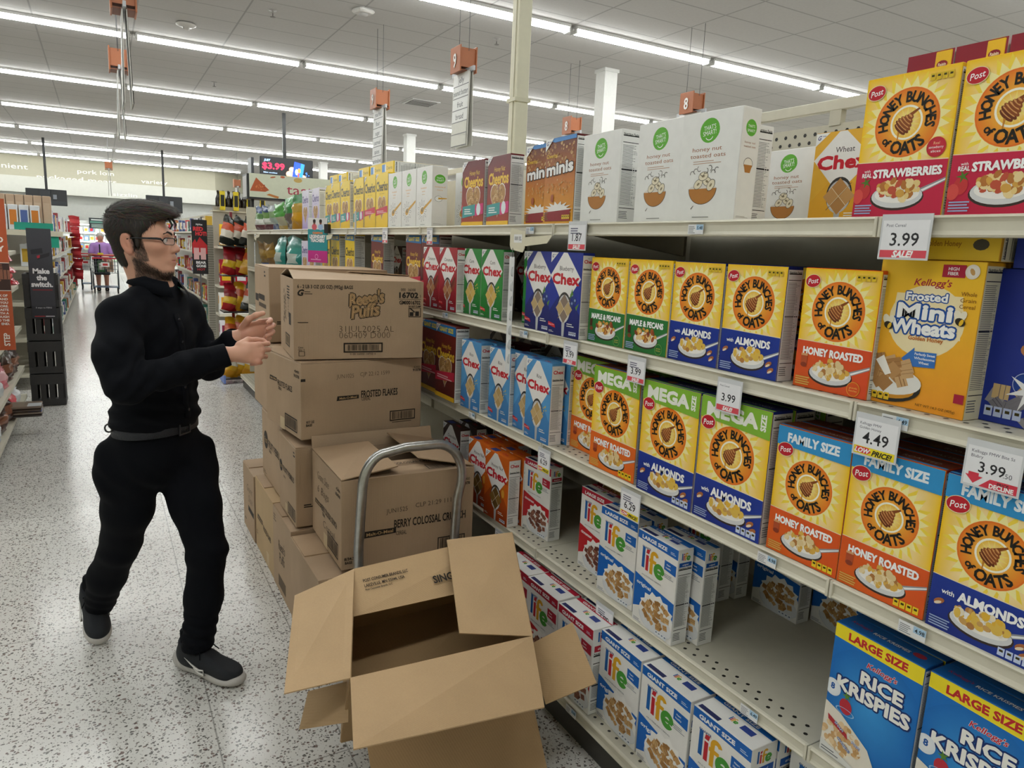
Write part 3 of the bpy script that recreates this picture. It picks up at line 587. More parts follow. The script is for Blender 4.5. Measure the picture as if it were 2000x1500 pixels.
def box_mesh(key):
    d = D[key]
    if d['meshes']: return d['meshes']
    w, h, dd = d['w'], d['h'], d['d']; m = MB(); m.box((-w/2, -dd/2, 0), (w/2, dd/2, h), d['base'], bev=.0012)
    body = m.build('cereal_box', PRINT, mesh_only=True)
    f = MB(); d['front'].stamp(f, (-w/2+.0008, -dd/2-.0003, .0008), (1, 0, 0), (0, 0, 1), w-.0016); F = f.build('front_panel', PRINT, mesh_only=True)
    S = T = None
    if d['side']: s = MB(); d['side'].stamp(s, (w/2+.0003, -dd/2+.0008, .0008), (0, 1, 0), (0, 0, 1), dd-.0016); S = s.build('side_panel', PRINT, mesh_only=True)
    if d['top']: t = MB(); d['top'].stamp(t, (-w/2+.0008, -dd/2+.0008, h+.0003), (1, 0, 0), (0, 1, 0), w-.0016); T = t.build('top_flap', PRINT, mesh_only=True)
    d['meshes'] = (body, F, S, T); return d['meshes']
def place_box(key, x, y, z, yaw=0.0, pos='', group=None, bare=False, tilt=None):
    """x = front face, y = middle of the front; faces the aisle (-x)"""
    b, F, S, T = box_mesh(key); d = D[key]; o = link('cereal_box', b)
    th = -pi/2+rad(yaw); o.rotation_euler = (0, 0, th) if tilt is None else tilt
    o.location = (x+d['d']/2, y, z)
    link('front_panel', F, o)
    if S: link('side_panel', S, o)
    if T: link('top_flap', T, o)
    tag(o, d['desc']+', '+pos, 'cereal box', group)
    return o

# ================================================================ room shell
def node(nt, t, **k):
    n = nt.nodes.new(t)
    for a, b in k.items(): setattr(n, a, b)
    return n
def math_(nt, op, a, b=None, c=None):
    n = node(nt, 'ShaderNodeMath', operation=op)
    for i, q in enumerate((a, b, c)):
        if q is None: continue
        if hasattr(q, 'links'): nt.links.new(q, n.inputs[i])
        else: n.inputs[i].default_value = q
    return n.outputs[0]
def line_mask(nt, coord, off, per, width):
    """1 on a line every `per` metres"""
    q = math_(nt, 'DIVIDE', math_(nt, 'SUBTRACT', coord, off), per)
    fr = math_(nt, 'ABSOLUTE', math_(nt, 'SUBTRACT', q, math_(nt, 'ROUND', q)))
    return math_(nt, 'LESS_THAN', fr, width/per/2)
def mixc(nt, fac, a, b):
    n = node(nt, 'ShaderNodeMix', data_type='RGBA')
    if hasattr(fac, 'links'): nt.links.new(fac, n.inputs[0])
    else: n.inputs[0].default_value = fac
    for i, q in ((6, a), (7, b)):
        if hasattr(q, 'links'): nt.links.new(q, n.inputs[i])
        else: n.inputs[i].default_value = tuple(q)+(1,)
    return n.outputs[2]
def terrazzo():
    m = bpy.data.materials.new('terrazzo'); m.use_nodes = True; nt = m.node_tree; b = nt.nodes['Principled BSDF']
    tc = node(nt, 'ShaderNodeTexCoord'); sp = node(nt, 'ShaderNodeSeparateXYZ'); nt.links.new(tc.outputs['Object'], sp.inputs[0])
    nz = node(nt, 'ShaderNodeTexNoise'); nz.inputs['Scale'].default_value = 70; nz.inputs['Detail'].default_value = 1
    nt.links.new(tc.outputs['Object'], nz.inputs['Vector'])
    wv = node(nt, 'ShaderNodeVectorMath', operation='MULTIPLY_ADD'); nt.links.new(nz.outputs['Color'], wv.inputs[0]); wv.inputs[1].default_value = (.011, .011, 0); nt.links.new(tc.outputs['Object'], wv.inputs[2])
    col = None
    base = mixc(nt, 0.5, lin('#c9c8c4'), lin('#bdbbb6'))
    big = node(nt, 'ShaderNodeTexNoise'); big.inputs['Scale'].default_value = 0.9; nt.links.new(tc.outputs['Object'], big.inputs['Vector'])
    base = mixc(nt, big.outputs['Fac'], lin('#dddbd6'), lin('#cccac4'))
    for sc, th, c in ((150, .26, '#a39e98'), (105, .28, '#4b423d'), (78, .27, '#3a3431'), (64, .25, '#5f423b'), (120, .26, '#3f3935')):
        v = node(nt, 'ShaderNodeTexVoronoi'); v.inputs['Scale'].default_value = sc; nt.links.new(wv.outputs[0], v.inputs['Vector'])
        s2 = node(nt, 'ShaderNodeSeparateColor'); nt.links.new(v.outputs['Color'], s2.inputs[0])
        on = math_(nt, 'MULTIPLY', math_(nt, 'LESS_THAN', v.outputs['Distance'], math_(nt, 'MULTIPLY', s2.outputs[1], th*1.7)), math_(nt, 'GREATER_THAN', s2.outputs[0], .5))
        base = mixc(nt, math_(nt, 'MULTIPLY', on, .8), base, lin(c))
    x, y = sp.outputs[0], sp.outputs[1]
    seam = math_(nt, 'MAXIMUM', line_mask(nt, y, 2.01, 1.165, .005), math_(nt, 'MAXIMUM', line_mask(nt, x, .248, 3.2, .005), line_mask(nt, x, .612, 3.2, .005)))
    base = mixc(nt, math_(nt, 'MULTIPLY', seam, .6), base, lin('#6f6b66'))
    nt.links.new(base, b.inputs['Base Color'])
    rr = node(nt, 'ShaderNodeMapRange'); rr.inputs['To Min'].default_value = .13; rr.inputs['To Max'].default_value = .26
    nt.links.new(big.outputs['Fac'], rr.inputs['Value']); nt.links.new(rr.outputs['Result'], b.inputs['Roughness'])
    b.inputs['Specular IOR Level'].default_value = .5
    return m
def ceiling_mat():
    m = bpy.data.materials.new('ceiling_tile'); m.use_nodes = True; nt = m.node_tree; b = nt.nodes['Principled BSDF']
    tc = node(nt, 'ShaderNodeTexCoord'); sp = node(nt, 'ShaderNodeSeparateXYZ'); nt.links.new(tc.outputs['Object'], sp.inputs[0])
    n1 = node(nt, 'ShaderNodeTexNoise'); n1.inputs['Scale'].default_value = 30; nt.links.new(tc.outputs['Object'], n1.inputs['Vector'])
    base = mixc(nt, n1.outputs['Fac'], lin('#b0adaa'), lin('#bab7b4'))
    g = math_(nt, 'MAXIMUM', line_mask(nt, sp.outputs[0], .566, 1.2192, .022), line_mask(nt, sp.outputs[1], 8.335-.3, .60188, .022))
    base = mixc(nt, math_(nt, 'MULTIPLY', g, .8), base, lin('#8d8a87'))
    nt.links.new(base, b.inputs['Base Color']); b.inputs['Roughness'].default_value = .9
    return m
CEIL = 4.505
X0, X1, Y0, Y1 = -9.0, 17.0, -5.0, 35.0
q = MB(); q.face([(X0, Y0, 0), (X1, Y0, 0), (X1, 42, 0), (X0, 42, 0)]); struct('floor', q, terrazzo())
q = MB(); q.face([(X0, 42, CEIL), (X1, 42, CEIL), (X1, Y0, CEIL), (X0, Y0, CEIL)]); struct('ceiling', q, ceiling_mat())
wallm = mat('wall_cream', '#dedcc6', .8, vary=.02); wallw = mat('wall_white', '#f0f1ec', .8, vary=.02)
q = MB(); q.box((X0, 42, 0), (X1, 42.2, CEIL)); struct('wall_back', q, wallm)
q = MB(); q.box((X0-.2, Y0, 0), (X0, 42, CEIL)); struct('wall_left', q, wallm)
q = MB(); q.box((X1, Y0, 0), (X1+.2, 42, CEIL)); struct('wall_right', q, wallm)
q = MB(); q.box((X0, Y0-.2, 0), (X1, Y0, CEIL)); struct('wall_front', q, wallm)
# soffit band with the department lettering, cream above and white below
q = MB(); q.box((X0+.01, 35, 3.70), (4.55, 35.4, CEIL-.005)); q.mesh([(4.55, 35, 3.70), (12, 41, 3.70), (12, 41, CEIL-.005), (4.55, 35, CEIL-.005), (4.55, 35.4, 3.70), (12, 41.4, 3.70), (12, 41.4, CEIL-.005), (4.55, 35.4, CEIL-.005)], [(0, 1, 2, 3), (5, 4, 7, 6), (0, 4, 5, 1)])
struct('trim_1', q, mat('soffit_cream', '#b5b19c', .8, vary=.02))
q = MB(); q.box((X0+.01, 34.96, 3.08), (4.57, 35.45, 3.70)); q.mesh([(4.57, 34.96, 3.08), (12, 40.96, 3.08), (12, 40.96, 3.70), (4.57, 34.96, 3.70), (4.57, 35.4, 3.08), (12, 41.4, 3.08), (12, 41.4, 3.70), (4.57, 35.4, 3.70)], [(0, 1, 2, 3), (5, 4, 7, 6), (0, 4, 5, 1)])
struct('trim_2', q, mat('soffit_white', '#cdcdc4', .7, vary=.02))
q = MB(); q.box((X0+.01, 36.2, 0), (4.6, 36.4, 3.1)); q.mesh([(4.6, 36.2, 0), (12, 42, 0), (12, 42, 3.1), (4.6, 36.2, 3.1)], [(0, 1, 2, 3)]); struct('wall_alcove', q, wallw)
for txt, xc, zc, h, w in (('packaged meats', -.68, 3.73, .2, 2.78), ('pork loin', -.02, 4.06, .17, 1.3), ('convenient', -3.3, 4.06, .2, 1.9), ('variety', 2.13, 3.86, .17, 1.0), ('sizzlin', 1.0, 3.24, .14, .9)):
    a = Art(1.0); a.text(txt, .5, .5, h/w, '#f6f5ee', w=1.0, bold=.008); q = MB(); a.stamp(q, (xc-w/2, 34.985 if zc > 3.70 else 34.95, zc-w/2), (1, 0, 0), (0, 0, 1), w, eps=.004)
    o = q.build('wall_lettering', mat('letter_white', '#f7f6f0', .6, vary=.01)); tag(o, "raised white letters reading '%s' on the far cream wall" % txt, 'lettering', 'department words on the far wall')

# ---------------------------------------------------------------- ceiling lights: rows of tube fixtures hung under the tiles
LX, LY, LDX, LDY = .566, 8.335, 2.4384, 4.21326
m = MB(); m.box((-1.17, -.085, -.035), (1.17, .085, 0), lin('#e8e8e6')); m.box((-1.2, -.03, -.05), (1.2, .03, -.03), lin('#dcdcda'))
for sx in (-1, 1): m.box((sx*1.17-.012, -.066, -.088), (sx*1.17+.012, .066, -.0), lin('#d8d8d6'))
house = m.build('housing', attr_mat('white_enamel', .4), mesh_only=True)
lens_m = bpy.data.materials.new('lamp_lens'); lens_m.use_nodes = True; _b = lens_m.node_tree.nodes['Principled BSDF']
_b.inputs['Base Color'].default_value = (.9, .92, .9, 1); _b.inputs['Emission Color'].default_value = (.97, 1.0, .985, 1); _b.inputs['Emission Strength'].default_value = LIGHT_STRENGTH
m = MB(); P = [(-.06, -.03), (-.062, -.05), (-.035, -.083), (.035, -.083), (.062, -.05), (.06, -.03)]
v = [(x, y, z) for x in (-1.157, 1.157) for y, z in P]; m.mesh(v, [(k, k+6, k+7, k+1) for k in range(5)]+[(5, 4, 3, 2, 1, 0), (6, 7, 8, 9, 10, 11)])
lens = m.build('lens', lens_m, mesh_only=True)
for i in range(-2, 7):
    for k in range(-3, 7):
        if i == -2 and k > 3: continue
        if i == 6 and k > 1: continue
        o = link('ceiling_light', house, loc=(LX+LDX*(k+.5), LY+LDY*i, CEIL)); link('lens', lens, o)
        ord_ = ['nearest', 'second', 'third', 'fourth', 'fifth', 'sixth', 'seventh', 'eighth', 'ninth'][i+2]
        tag(o, 'long white tube light in the %s ceiling row from the front' % ord_, 'ceiling light', 'tube lights of the %s ceiling row' % ord_)
# square columns and the ceiling pieces
def column(x, y, w, z0, label):
    m = MB(); m.box((x-w/2, y-w/2, z0), (x+w/2, y+w/2, CEIL), lin('#e4e4e0')); m.box((x-w/2-.02, y-w/2-.02, CEIL-.05), (x+w/2+.02, y+w/2+.02, CEIL-.001), lin('#dcdcd8'))
    o = m.build('column', attr_mat('column_paint', .6)); o['kind'] = 'structure'; o['label'] = label
column(7.13, 9.8, .24, 0, 'white square column rising behind the tall white cereal boxes')
column(7.18, 18.4, .24, 0, 'white square column beyond the yellow cereal boxes')
column(7.2, 27.0, .26, 0, 'far white square column right of the snack sign')
m = MB(); m.box((2.03, 3.62, 0), (2.11, 3.70, CEIL), lin('#dcd8c2'), bev=.004); m.box((2.024, 3.645, 1.2), (2.03, 3.675, CEIL-.01), lin('#cfcbb6')); m.box((2.02, 3.61, 2.42), (2.12, 3.71, 2.44), lin('#d4d0ba'))
tag(m.build('power_pole', attr_mat('pole_paint', .45)), 'tall beige power pole rising from the cereal shelving to the ceiling', 'pole')
# air vents, smoke heads, sprinklers
def ceil_px(x, y): return (x, y, CEIL)
def vent(x, y, label):
    o = empty('ceiling_vent', ceil_px(x, y)); m = MB()
    for a, b, c_, d in ((-.3, -.3, .3, -.26), (-.3, .26, .3, .3), (-.3, -.26, -.26, .26), (.26, -.26, .3, .26)): m.box((a, b, -.02), (c_, d, 0), lin('#b9b7b4'))
    m.build('frame', attr_mat('vent_paint', .5), o); m = MB()
    for k in range(5): m.box((-.25, -.22+.1*k, -.03), (.25, -.17+.1*k, -.012), lin('#8f8d8a'))
    m.build('grille', attr_mat('vent_paint', .5), o); tag(o, label, 'vent')
vent(5.81, 14.29, 'square grey air vent in the ceiling beyond the beige pole')
m = MB(); m.lathe([(.05, -.012), (.13, -.012), (.13, -.03), (.09, -.05), (.045, -.055), (.04, -.085), (.01, -.095)], lin('#c4c0bb'), 18)
det = m.build('smoke_detector', attr_mat('detector', .5), loc=(1.18, 11.5, CEIL)); tag(det, 'round pale smoke detector on the ceiling above the aisle', 'smoke detector')
m = MB(); m.lathe([(.05, 0), (.05, -.006), (.012, -.01), (.012, -.04)], lin('#9c9894'), 12); m.lathe([(.006, -.04), (.006, -.075), (.035, -.08), (.035, -.084)], lin('#6b6762'), 12)
spr = m.build('sprinkler', attr_mat('detector', .5), mesh_only=True)
for n, (x, y, lb) in enumerate(((2.07, 10.15, 'small ceiling sprinkler head nearest the camera'), (2.02, 15.27, 'small ceiling sprinkler head between two light rows'), (1.95, 21.5, 'small ceiling sprinkler head far down the aisle'), (4.93, 9.41, 'small ceiling sprinkler head right of the beige pole'))):
    tag(link('sprinkler', spr, loc=(x, y, CEIL)), lb, 'sprinkler', 'ceiling sprinkler heads')
m = MB(); m.box((-.11, -.11, -.055), (.11, .11, 0), lin('#c9c6c2'), bev=.02); o = m.build('motion_sensor', attr_mat('detector', .5), loc=(3.01, 9.37, CEIL), rotz=.3); m = MB(); m.lathe([(.06, -.055), (.05, -.075), (.02, -.085)], lin('#a6a3a0'), 14); m.build('sensor_eye', attr_mat('detector', .5), o); tag(o, 'square white sensor box on the ceiling', 'sensor')

# ================================================================ cereal gondola
ZS = {1: 1.7035, 2: 1.3204, 3: .9139, 4: .4986, 5: .14}
JY = lambda k: .9282+1.2192*k
XF, XB = 1.376, 2.0
BEIGE, BEIGE2, BEIGED = lin('#d6d1bf'), lin('#c8c3b1'), lin('#b9b4a2')
STEEL = attr_mat('beige_enamel', .42)
GEND = JY(6)
root = empty('gondola_frame', (XB, 0, 0))
m = MB(); m.box((0, JY(-1), 0), (.03, GEND, 2.035), BEIGE2)
R_ = random.Random(2)
for r in range(5):
    for k in range(60):
        y = .35+.0381*k+(.019 if r % 2 else 0); z = 2.012-.0254*r
        m.face([(-.0006, y+.0065*cos(a), z+.0065*sin(a)) for a in (0, -pi/3, -2*pi/3, -pi, -4*pi/3, -5*pi/3)], lin('#1c1b18'))
m.build('back_panel', STEEL, root)
m = MB(); m.box((-.005, JY(-1), 2.075), (.02, GEND, 2.108), BEIGE, bev=.002); m.build('top_rail', STEEL, root)
for k in range(-1, 7):
    m = MB(); y = JY(k); m.box((-.02, y-.02, 0), (.05, y+.02, 2.1), BEIGE2); m.build('upright', STEEL, root)
    for s in ((0,) if k == 6 else (.61,)): 
        m = MB(); m.box((-.004, y+s-.02, 2.03), (.02, y+s+.02, 2.08), BEIGE2); m.build('rail_post', STEEL, root)
m = MB(); m.box((-.70, JY(-1), 0.0), (-.68, GEND, .10), lin('#3a3833')); m.build('kick_plate', STEEL, root)
m = MB(); m.box((-.62, GEND+.002, .16), (.66, GEND+.03, 1.95), BEIGE2); m.build('end_panel', STEEL, root)
tag(root, 'beige perforated back panel and uprights of the cereal shelving', 'shelving frame')
def make_shelf(level):
    z = ZS[level]; base = level == 5; xf = 1.276 if base else XF; L = 1.2172
    o = empty('shelf', (0, 0, z)); m = MB(); m.box((xf+.004, 0, -.006), (XB-.022, L, 0), BEIGE2, bev=.001)
    for r in range(2):
        for k in range(32):
            y = .03+.0375*k+(.0185 if r else 0); x = xf+.03+.03*r
            m.face([(x+.0058*cos(a), y+.0058*sin(a), .0006) for a in (0, pi/3, 2*pi/3, pi, 4*pi/3, 5*pi/3)], lin('#23221f'))
    m.build('deck', STEEL, o); m = MB()
    # rolled price channel along the front
    P = [(xf+.006, .0012), (xf, -.0005), (xf-.0025, -.004), (xf+.002, -.007), (xf+.0045, -.012), (xf+.0045, -.028), (xf+.002, -.033), (xf-.002, -.036), (xf, -.04), (xf+.008, -.041)]
    vs_ = [(x, y, zz) for y in (0.001, L-.001) for x, zz in P]; n = len(P)
    m.mesh(vs_, [(k, k+n, k+n+1, k+1) for k in range(n-1)], BEIGE); m.box((xf+.008, .001, -.041), (xf+.011, L-.001, -.001), BEIGED)
    for y in (0.0005, L-.0075): m.box((xf-.0025, y, -.041), (xf+.006, y+.007, .0005), BEIGE, bev=.001)
    m.build('price_rail', STEEL, o)
    if not base:
        for y in (.004, L-.010):
            m = MB(); m.prism([(xf+.08, -.02), (XB-.024, -.09), (XB-.024, -.006), (xf+.08, -.006)], .006, (0, y+.006, 0), (1, 0, 0), (0, 0, 1), BEIGE2); m.build('bracket', STEEL, o)
    return o
names = ['top', 'second', 'third', 'fourth', 'bottom']; bays = ['nearest bay', 'bay with the strawberry and wheat boxes', 'second bay beyond it', 'third bay beyond it', 'fourth bay beyond it', 'fifth bay beyond it', 'far end bay']
hold = {(1, 0): 'white oats and wheat cereal boxes', (1, 1): 'brown honey boxes and white oats boxes', (1, 2): 'yellow and white oats boxes', (1, 3): 'yellow oat ring boxes', (1, 4): 'lavender boxes and salad-green bags', (1, 5): 'green and dark snack bags', (1, -1): 'crimson strawberry cereal boxes',
        (2, 0): 'navy almond and orange roasted boxes', (2, 1): 'dark blue and green maple boxes', (2, 2): 'red and green diamond boxes', (2, -1): 'golden frosted wheat boxes', (3, 0): 'green-banded navy almond boxes', (3, 1): 'light blue rice boxes', (3, -1): 'blue-banded roasted boxes', (3, 2): 'tall maroon boxes',
        (4, 0): 'blue-banded white boxes and an empty stretch', (4, 1): 'one red-banded white box and orange boxes', (4, -1): 'blue puffed rice boxes', (4, 2): 'dark brown boxes', (5, 0): 'deep blue-banded white boxes', (5, 1): 'deep red-banded white boxes'}
for lv in range(1, 6):
    p = make_shelf(lv)
    for k in range(-1, 6):
        o = p if k == -1 else dup(p)
        o.location = (0, JY(k)+.001, ZS[lv]); h_ = hold.get((lv, k))
        lab = 'beige steel %s shelf section ' % names[lv-1] + ('under %s' % h_ if h_ else 'in the %s behind the cartons' % {2: 'third bay', 3: 'fourth bay', 4: 'fifth bay', 5: 'far end bay', -1: 'nearest bay', 0: 'second bay', 1: 'third bay'}[k])
        tag(o, lab, 'shelf', 'shelf sections of the cereal shelving')

# ---------------------------------------------------------------- cereal boxes (front x, middle y, level)
def row(key, lv, items, **k):
    for it in items:
        x, y, pos = it[:3]; yaw = it[3] if len(it) > 3 else 0
        place_box(key, x, y, ZS[lv]+.0005, yaw, pos, D[key]['desc'].split(',')[0]+' group '+str(lv))
# top shelf
row('lav', 1, [(1.40, 5.77, 'left one beside the dark green bag'), (1.40, 5.46, 'right one beside the yellow boxes')])
row('lav', 2, [(1.40, 5.80, 'left one under the top shelf'), (1.40, 5.58, 'right one under the top shelf')])
row('yel', 1, [(1.42, 5.16, 'beside the lavender boxes'), (1.40, 4.93, 'second from the lavender boxes'), (1.40, 4.71, 'third from the lavender boxes'), (1.40, 4.43, 'just left of the clear shelf divider')])
row('yelr', 1, [(1.40, 4.21, 'just right of the clear shelf divider'), (1.40, 4.0, 'touching the white oats boxes')])
row('smarty', 1, [(1.40, 3.79, 'leftmost of three'), (1.40, 3.585, 'middle of three'), (1.40, 3.38, 'rightmost of three with its side logo showing')])
row('nut', 1, [(1.56, 3.26, 'beside the three spoon boxes')])
row('hnr', 1, [(1.44, 2.93, 'half hidden behind the teal-sash boxes')])
row('hn', 1, [(1.40, 2.835, 'left of two'), (1.40, 2.61, 'right of two beside the white-lettered boxes', -2)])
row('minis', 1, [(1.43, 2.345, 'left of two, partly covered'), (1.39, 2.147, 'right of two, in front', -2)])
row('smart', 1, [(1.395, 1.918, 'leftmost on the top shelf'), (1.40, 1.642, 'middle of the three on the top shelf'), ])
row('smartl', 1, [(1.40, 1.452, 'rightmost and nearest of the three', 4)])
row('smart', 1, [(1.53, 1.62, 'behind the nearest, its nutrition side showing'), (1.62, 1.60, 'deepest, its nutrition side showing')])
row('smarts', 1, [(1.86, 1.575, 'pushed back against the perforated panel')])
row('wheat', 1, [(1.80, 1.345, 'next to the strawberry boxes')])
row('straw', 1, [(1.397, .911, 'left one at the upper right corner'), (1.397, .715, 'right one cut by the frame edge')])
row('straw', 1, [(1.46, .905, 'hidden second row behind the left one'), (1.46, .71, 'hidden second row behind the right one'), (1.60, .9, 'hidden third row behind the left one'), (1.60, .705, 'hidden third row behind the right one')])
# second shelf
row('yelg', 2, [(1.42, 5.25, 'leftmost, beside the teal bags'), (1.41, 4.98, 'second, above the cartons'), (1.41, 4.64, 'third, beside the maroon box')])
row('hng', 2, [(1.41, 4.10, 'alone behind the tall carton'), (1.50, 3.62, 'behind the pair above the cartons'), (1.41, 3.53, 'left of the pair above the cartons'), (1.41, 3.31, 'right of the pair, touching the red boxes')])
row('cin', 2, [(1.372, 3.2, 'left of two'), (1.372, 3.05, 'right of two, nutrition side showing')] if False else [(1.372, 3.205, 'left of two'), (1.372, 3.012, 'right of two, nutrition side showing')])
row('corn', 2, [(1.41, 2.85, 'leftmost of three'), (1.41, 2.655, 'middle of three beside the white strip'), (1.47, 2.40, 'rightmost, mostly behind the dark blue box')])
row('blue', 2, [(1.385, 2.24, 'left of two', -2), (1.372, 2.047, 'right of two beside the maple boxes')])
row('maple', 2, [(1.396, 1.903, 'left of two'), (1.396, 1.700, 'right of two')] if False else [(1.396, 1.838, 'left of two'), (1.396, 1.640, 'right of two')])
row('almond', 2, [(1.40, 1.447, 'left of two on the second shelf'), (1.40, 1.25, 'right of two on the second shelf')])
row('almond', 2, [(1.52, 1.19, 'third back, only its nutrition side clear'), (1.585, 1.185, 'fourth back in shadow'), (1.65, 1.18, 'deepest in shadow')])
row('roast', 2, [(1.408, 1.018, 'alone beside the golden box')])
row('mini', 2, [(1.42, .832, 'in front on the second shelf', -2), (1.49, .83, 'directly behind the front one')])
row('minib', 2, [(1.46, .62, 'at the right edge of the second shelf', -4)])
# third shelf
row('hng', 3, [(1.37, 3.20, 'left one on the third shelf'), (1.357, 2.98, 'right one on the third shelf')])
row('hn', 3, [(1.46, 2.96, 'dark, behind the tall maroon pair'), (1.56, 2.9, 'deep in shadow behind the rice boxes'), (1.64, 2.8, 'deepest in shadow behind the rice boxes')])
row('rice', 3, [(1.37, 2.742, 'leftmost beside the maroon boxes', 2), (1.435, 2.72, 'second row behind the leftmost one'), (1.38, 2.50, 'behind the white hanging strip'), (1.40, 2.325, 'between the strip and the front one'), (1.374, 2.19, 'nearest and frontmost'), (1.44, 2.17, 'second row behind the frontmost one')])
row('mroast', 3, [(1.455, 1.965, 'left of two, set back'), (1.387, 1.749, 'right of two, in front'), (1.53, 1.75, 'in shadow behind the front one')])
row('malmond', 3, [(1.378, 1.49, 'left of two'), (1.38, 1.252, 'right of two'), (1.455, 1.485, 'second row behind the left one'), (1.455, 1.247, 'second row behind the right one'), (1.56, 1.24, 'third row in shadow')])
row('froast', 3, [(1.388, 1.022, 'left of two'), (1.386, .823, 'right of two'), (1.457, 1.02, 'second row behind the left one'), (1.457, .82, 'second row behind the right one'), (1.527, .818, 'third row behind the right one')])
row('falmond', 3, [(1.382, .62, 'at the right edge of the third shelf'), (1.452, .618, 'second row behind it in shadow'), (1.66, .66, 'deep in shadow at the right edge')])
# fourth shelf
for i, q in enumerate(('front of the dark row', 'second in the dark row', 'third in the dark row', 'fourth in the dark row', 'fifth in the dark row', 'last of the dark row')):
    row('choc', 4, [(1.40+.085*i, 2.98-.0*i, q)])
row('hnchex', 4, [(1.385, 2.665, 'left of two beside the cart handle', 1), (1.37, 2.472, 'right of two, nutrition side showing', 2), (1.45, 2.66, 'second row behind the left one'), (1.435, 2.46, 'second row behind the right one'), (1.52, 2.655, 'third row behind the left one')])
row('Lc', 4, [(1.446, 2.277, 'standing alone beside the orange boxes', 3), (1.448, 1.888, 'half hidden behind the blue-banded boxes')])
row('hn', 4, [(1.80, 2.25, 'deep in the shadow of the empty gap'), (1.865, 2.24, 'deepest in the shadow of the empty gap')])
row('Lo', 4, [(1.398, 1.700, 'left of the front two', 2), (1.376, 1.488, 'right of the front two', -1), (1.462, 1.695, 'second row behind the left one'), (1.445, 1.455, 'second row, its side panel showing'), (1.70, 1.63, 'deep in shadow, side panel showing'), (1.77, 1.62, 'deeper in shadow, side panel showing'), (1.822, 1.415, 'pushed back on the empty stretch'), (1.89, 1.24, 'behind the blue cereal boxes', -3)])
row('krisp', 4, [(1.392, .808, 'left of two', -1), (1.392, .595, 'right of two, cut by the frame corner', -1), (1.457, .806, 'second row behind the left one'), (1.457, .593, 'second row behind the right one'), (1.61, .7, 'deep in shadow')])
# base deck
row('Gc', 5, [(1.30, 2.17, 'leftmost by the brown flap'), (1.295, 1.965, 'middle by the brown flap'), (1.29, 1.752, 'nearest, side panel showing'), (1.395, 2.165, 'second row behind the leftmost'), (1.39, 1.96, 'second row behind the middle one'), (1.385, 1.745, 'second row behind the nearest')])
row('Go', 5, [(1.318, 1.548, 'leftmost of the front three', -1), (1.312, 1.338, 'middle of the front three'), (1.312, 1.128, 'rightmost of the front three'), (1.412, 1.545, 'second row behind the leftmost'), (1.408, 1.335, 'second row behind the middle one'), (1.408, 1.125, 'second row behind the rightmost'), (1.504, 1.12, 'third row behind the rightmost')])
row('Go', 5, [(1.53, .93, 'low at the bottom right, top only'), (1.44, .915, 'low in front at the bottom right, top only')])
# boxes laid flat on top of standing ones
def lay(key, x, y, z, pos, rotz=-pi/2, side=False):
    """on its back with the top end towards the aisle, or on its side"""
    d = D[key]; o = place_box(key, 0, 0, 0, 0, pos); o.rotation_mode = 'XYZ'
    o.rotation_euler = (rad(90), 0, rotz); o.location = (x+d['h'], y, z+d['d']/2); return o
for i, (y, q) in enumerate(((5.08, 'first one'), (4.87, 'second one'), (4.42, 'third one'), (4.20, 'fourth one'), (4.0, 'fifth one'))):
    lay('yel', 1.43, y, 2.0055, 'lying atop the standing ones, %s from the lavender' % q)
for y in (5.05, 4.6, 4.15): row('yel', 1, [(1.60, y, 'hidden second row on the top shelf at %.1f' % y)]) if False else None
# maroon boxes with a yellow corner lying over the strawberry boxes
def maroon(x, y, z, rz, label):
    o = empty('cereal_box', (x, y, z), rz); m = MB(); m.box((0, -.048, 0), (.28, .048, .058), lin('#7c1c2e'), {'l': lin('#8c2034'), 'f': lin('#e8d8d4')}, bev=.0)
    m.build('carton', PRINT, o); m = MB(); m.box((-.001, -.047, .002), (.1, -.008, .0592), lin('#eec52c'), bev=.004)
    a = Art(1, None); a.ell(.5, .5, .3, .2, '#8c1f30', 14); a.text('Raisin', .5, .5, .16, '#f3e6d0', w=.42, bold=.03); a.stamp(m, (-.0016, -.008, .012), (0, -1, 0), (0, 0, 1), .037)
    m.build('corner_badge', PRINT, o); tag(o, label, 'cereal box', 'maroon boxes lying on top')
maroon(1.50, .945, 1.9815, 0, 'maroon box with yellow corner lying flat above the left strawberry box')
maroon(1.50, .846, 1.9815, 0, 'maroon box with yellow corner lying flat above the right strawberry box')
maroon(1.50, .745, 1.9815, 0, 'maroon box lying flat at the extreme upper right corner')
lay('mini', 1.425, .82, ZS[2]+.3015, 'lying flat on top of the standing golden boxes')
lay('minib', 1.46, .60, ZS[2]+.2915, 'lying flat on top of the standing navy box')

for i, y in enumerate((.98, 1.3, 1.52, 1.74, 1.96, 2.18, 2.4, 2.62)):
    for t in (0, 1):
        if i < 1 and t: continue
        place_box('almond', 1.74, y, ZS[2]+.0005+.2755*0+(0 if not t else 0), 0, 'deep at the second shelf back, %s' % ('first', 'second', 'third', 'fourth', 'fifth', 'sixth', 'seventh', 'eighth')[i], 'navy boxes deep at the back') if not t else None
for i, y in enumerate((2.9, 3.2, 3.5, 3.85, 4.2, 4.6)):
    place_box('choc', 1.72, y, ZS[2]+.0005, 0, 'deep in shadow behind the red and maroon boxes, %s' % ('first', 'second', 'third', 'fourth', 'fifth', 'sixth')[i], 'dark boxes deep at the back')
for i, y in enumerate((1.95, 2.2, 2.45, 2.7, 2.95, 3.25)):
    place_box('choc', 1.78, y, ZS[3]+.0005, 0, 'deep at the third shelf back, %s' % ('first', 'second', 'third', 'fourth', 'fifth', 'sixth')[i], 'dark boxes deep at the back of the third shelf')

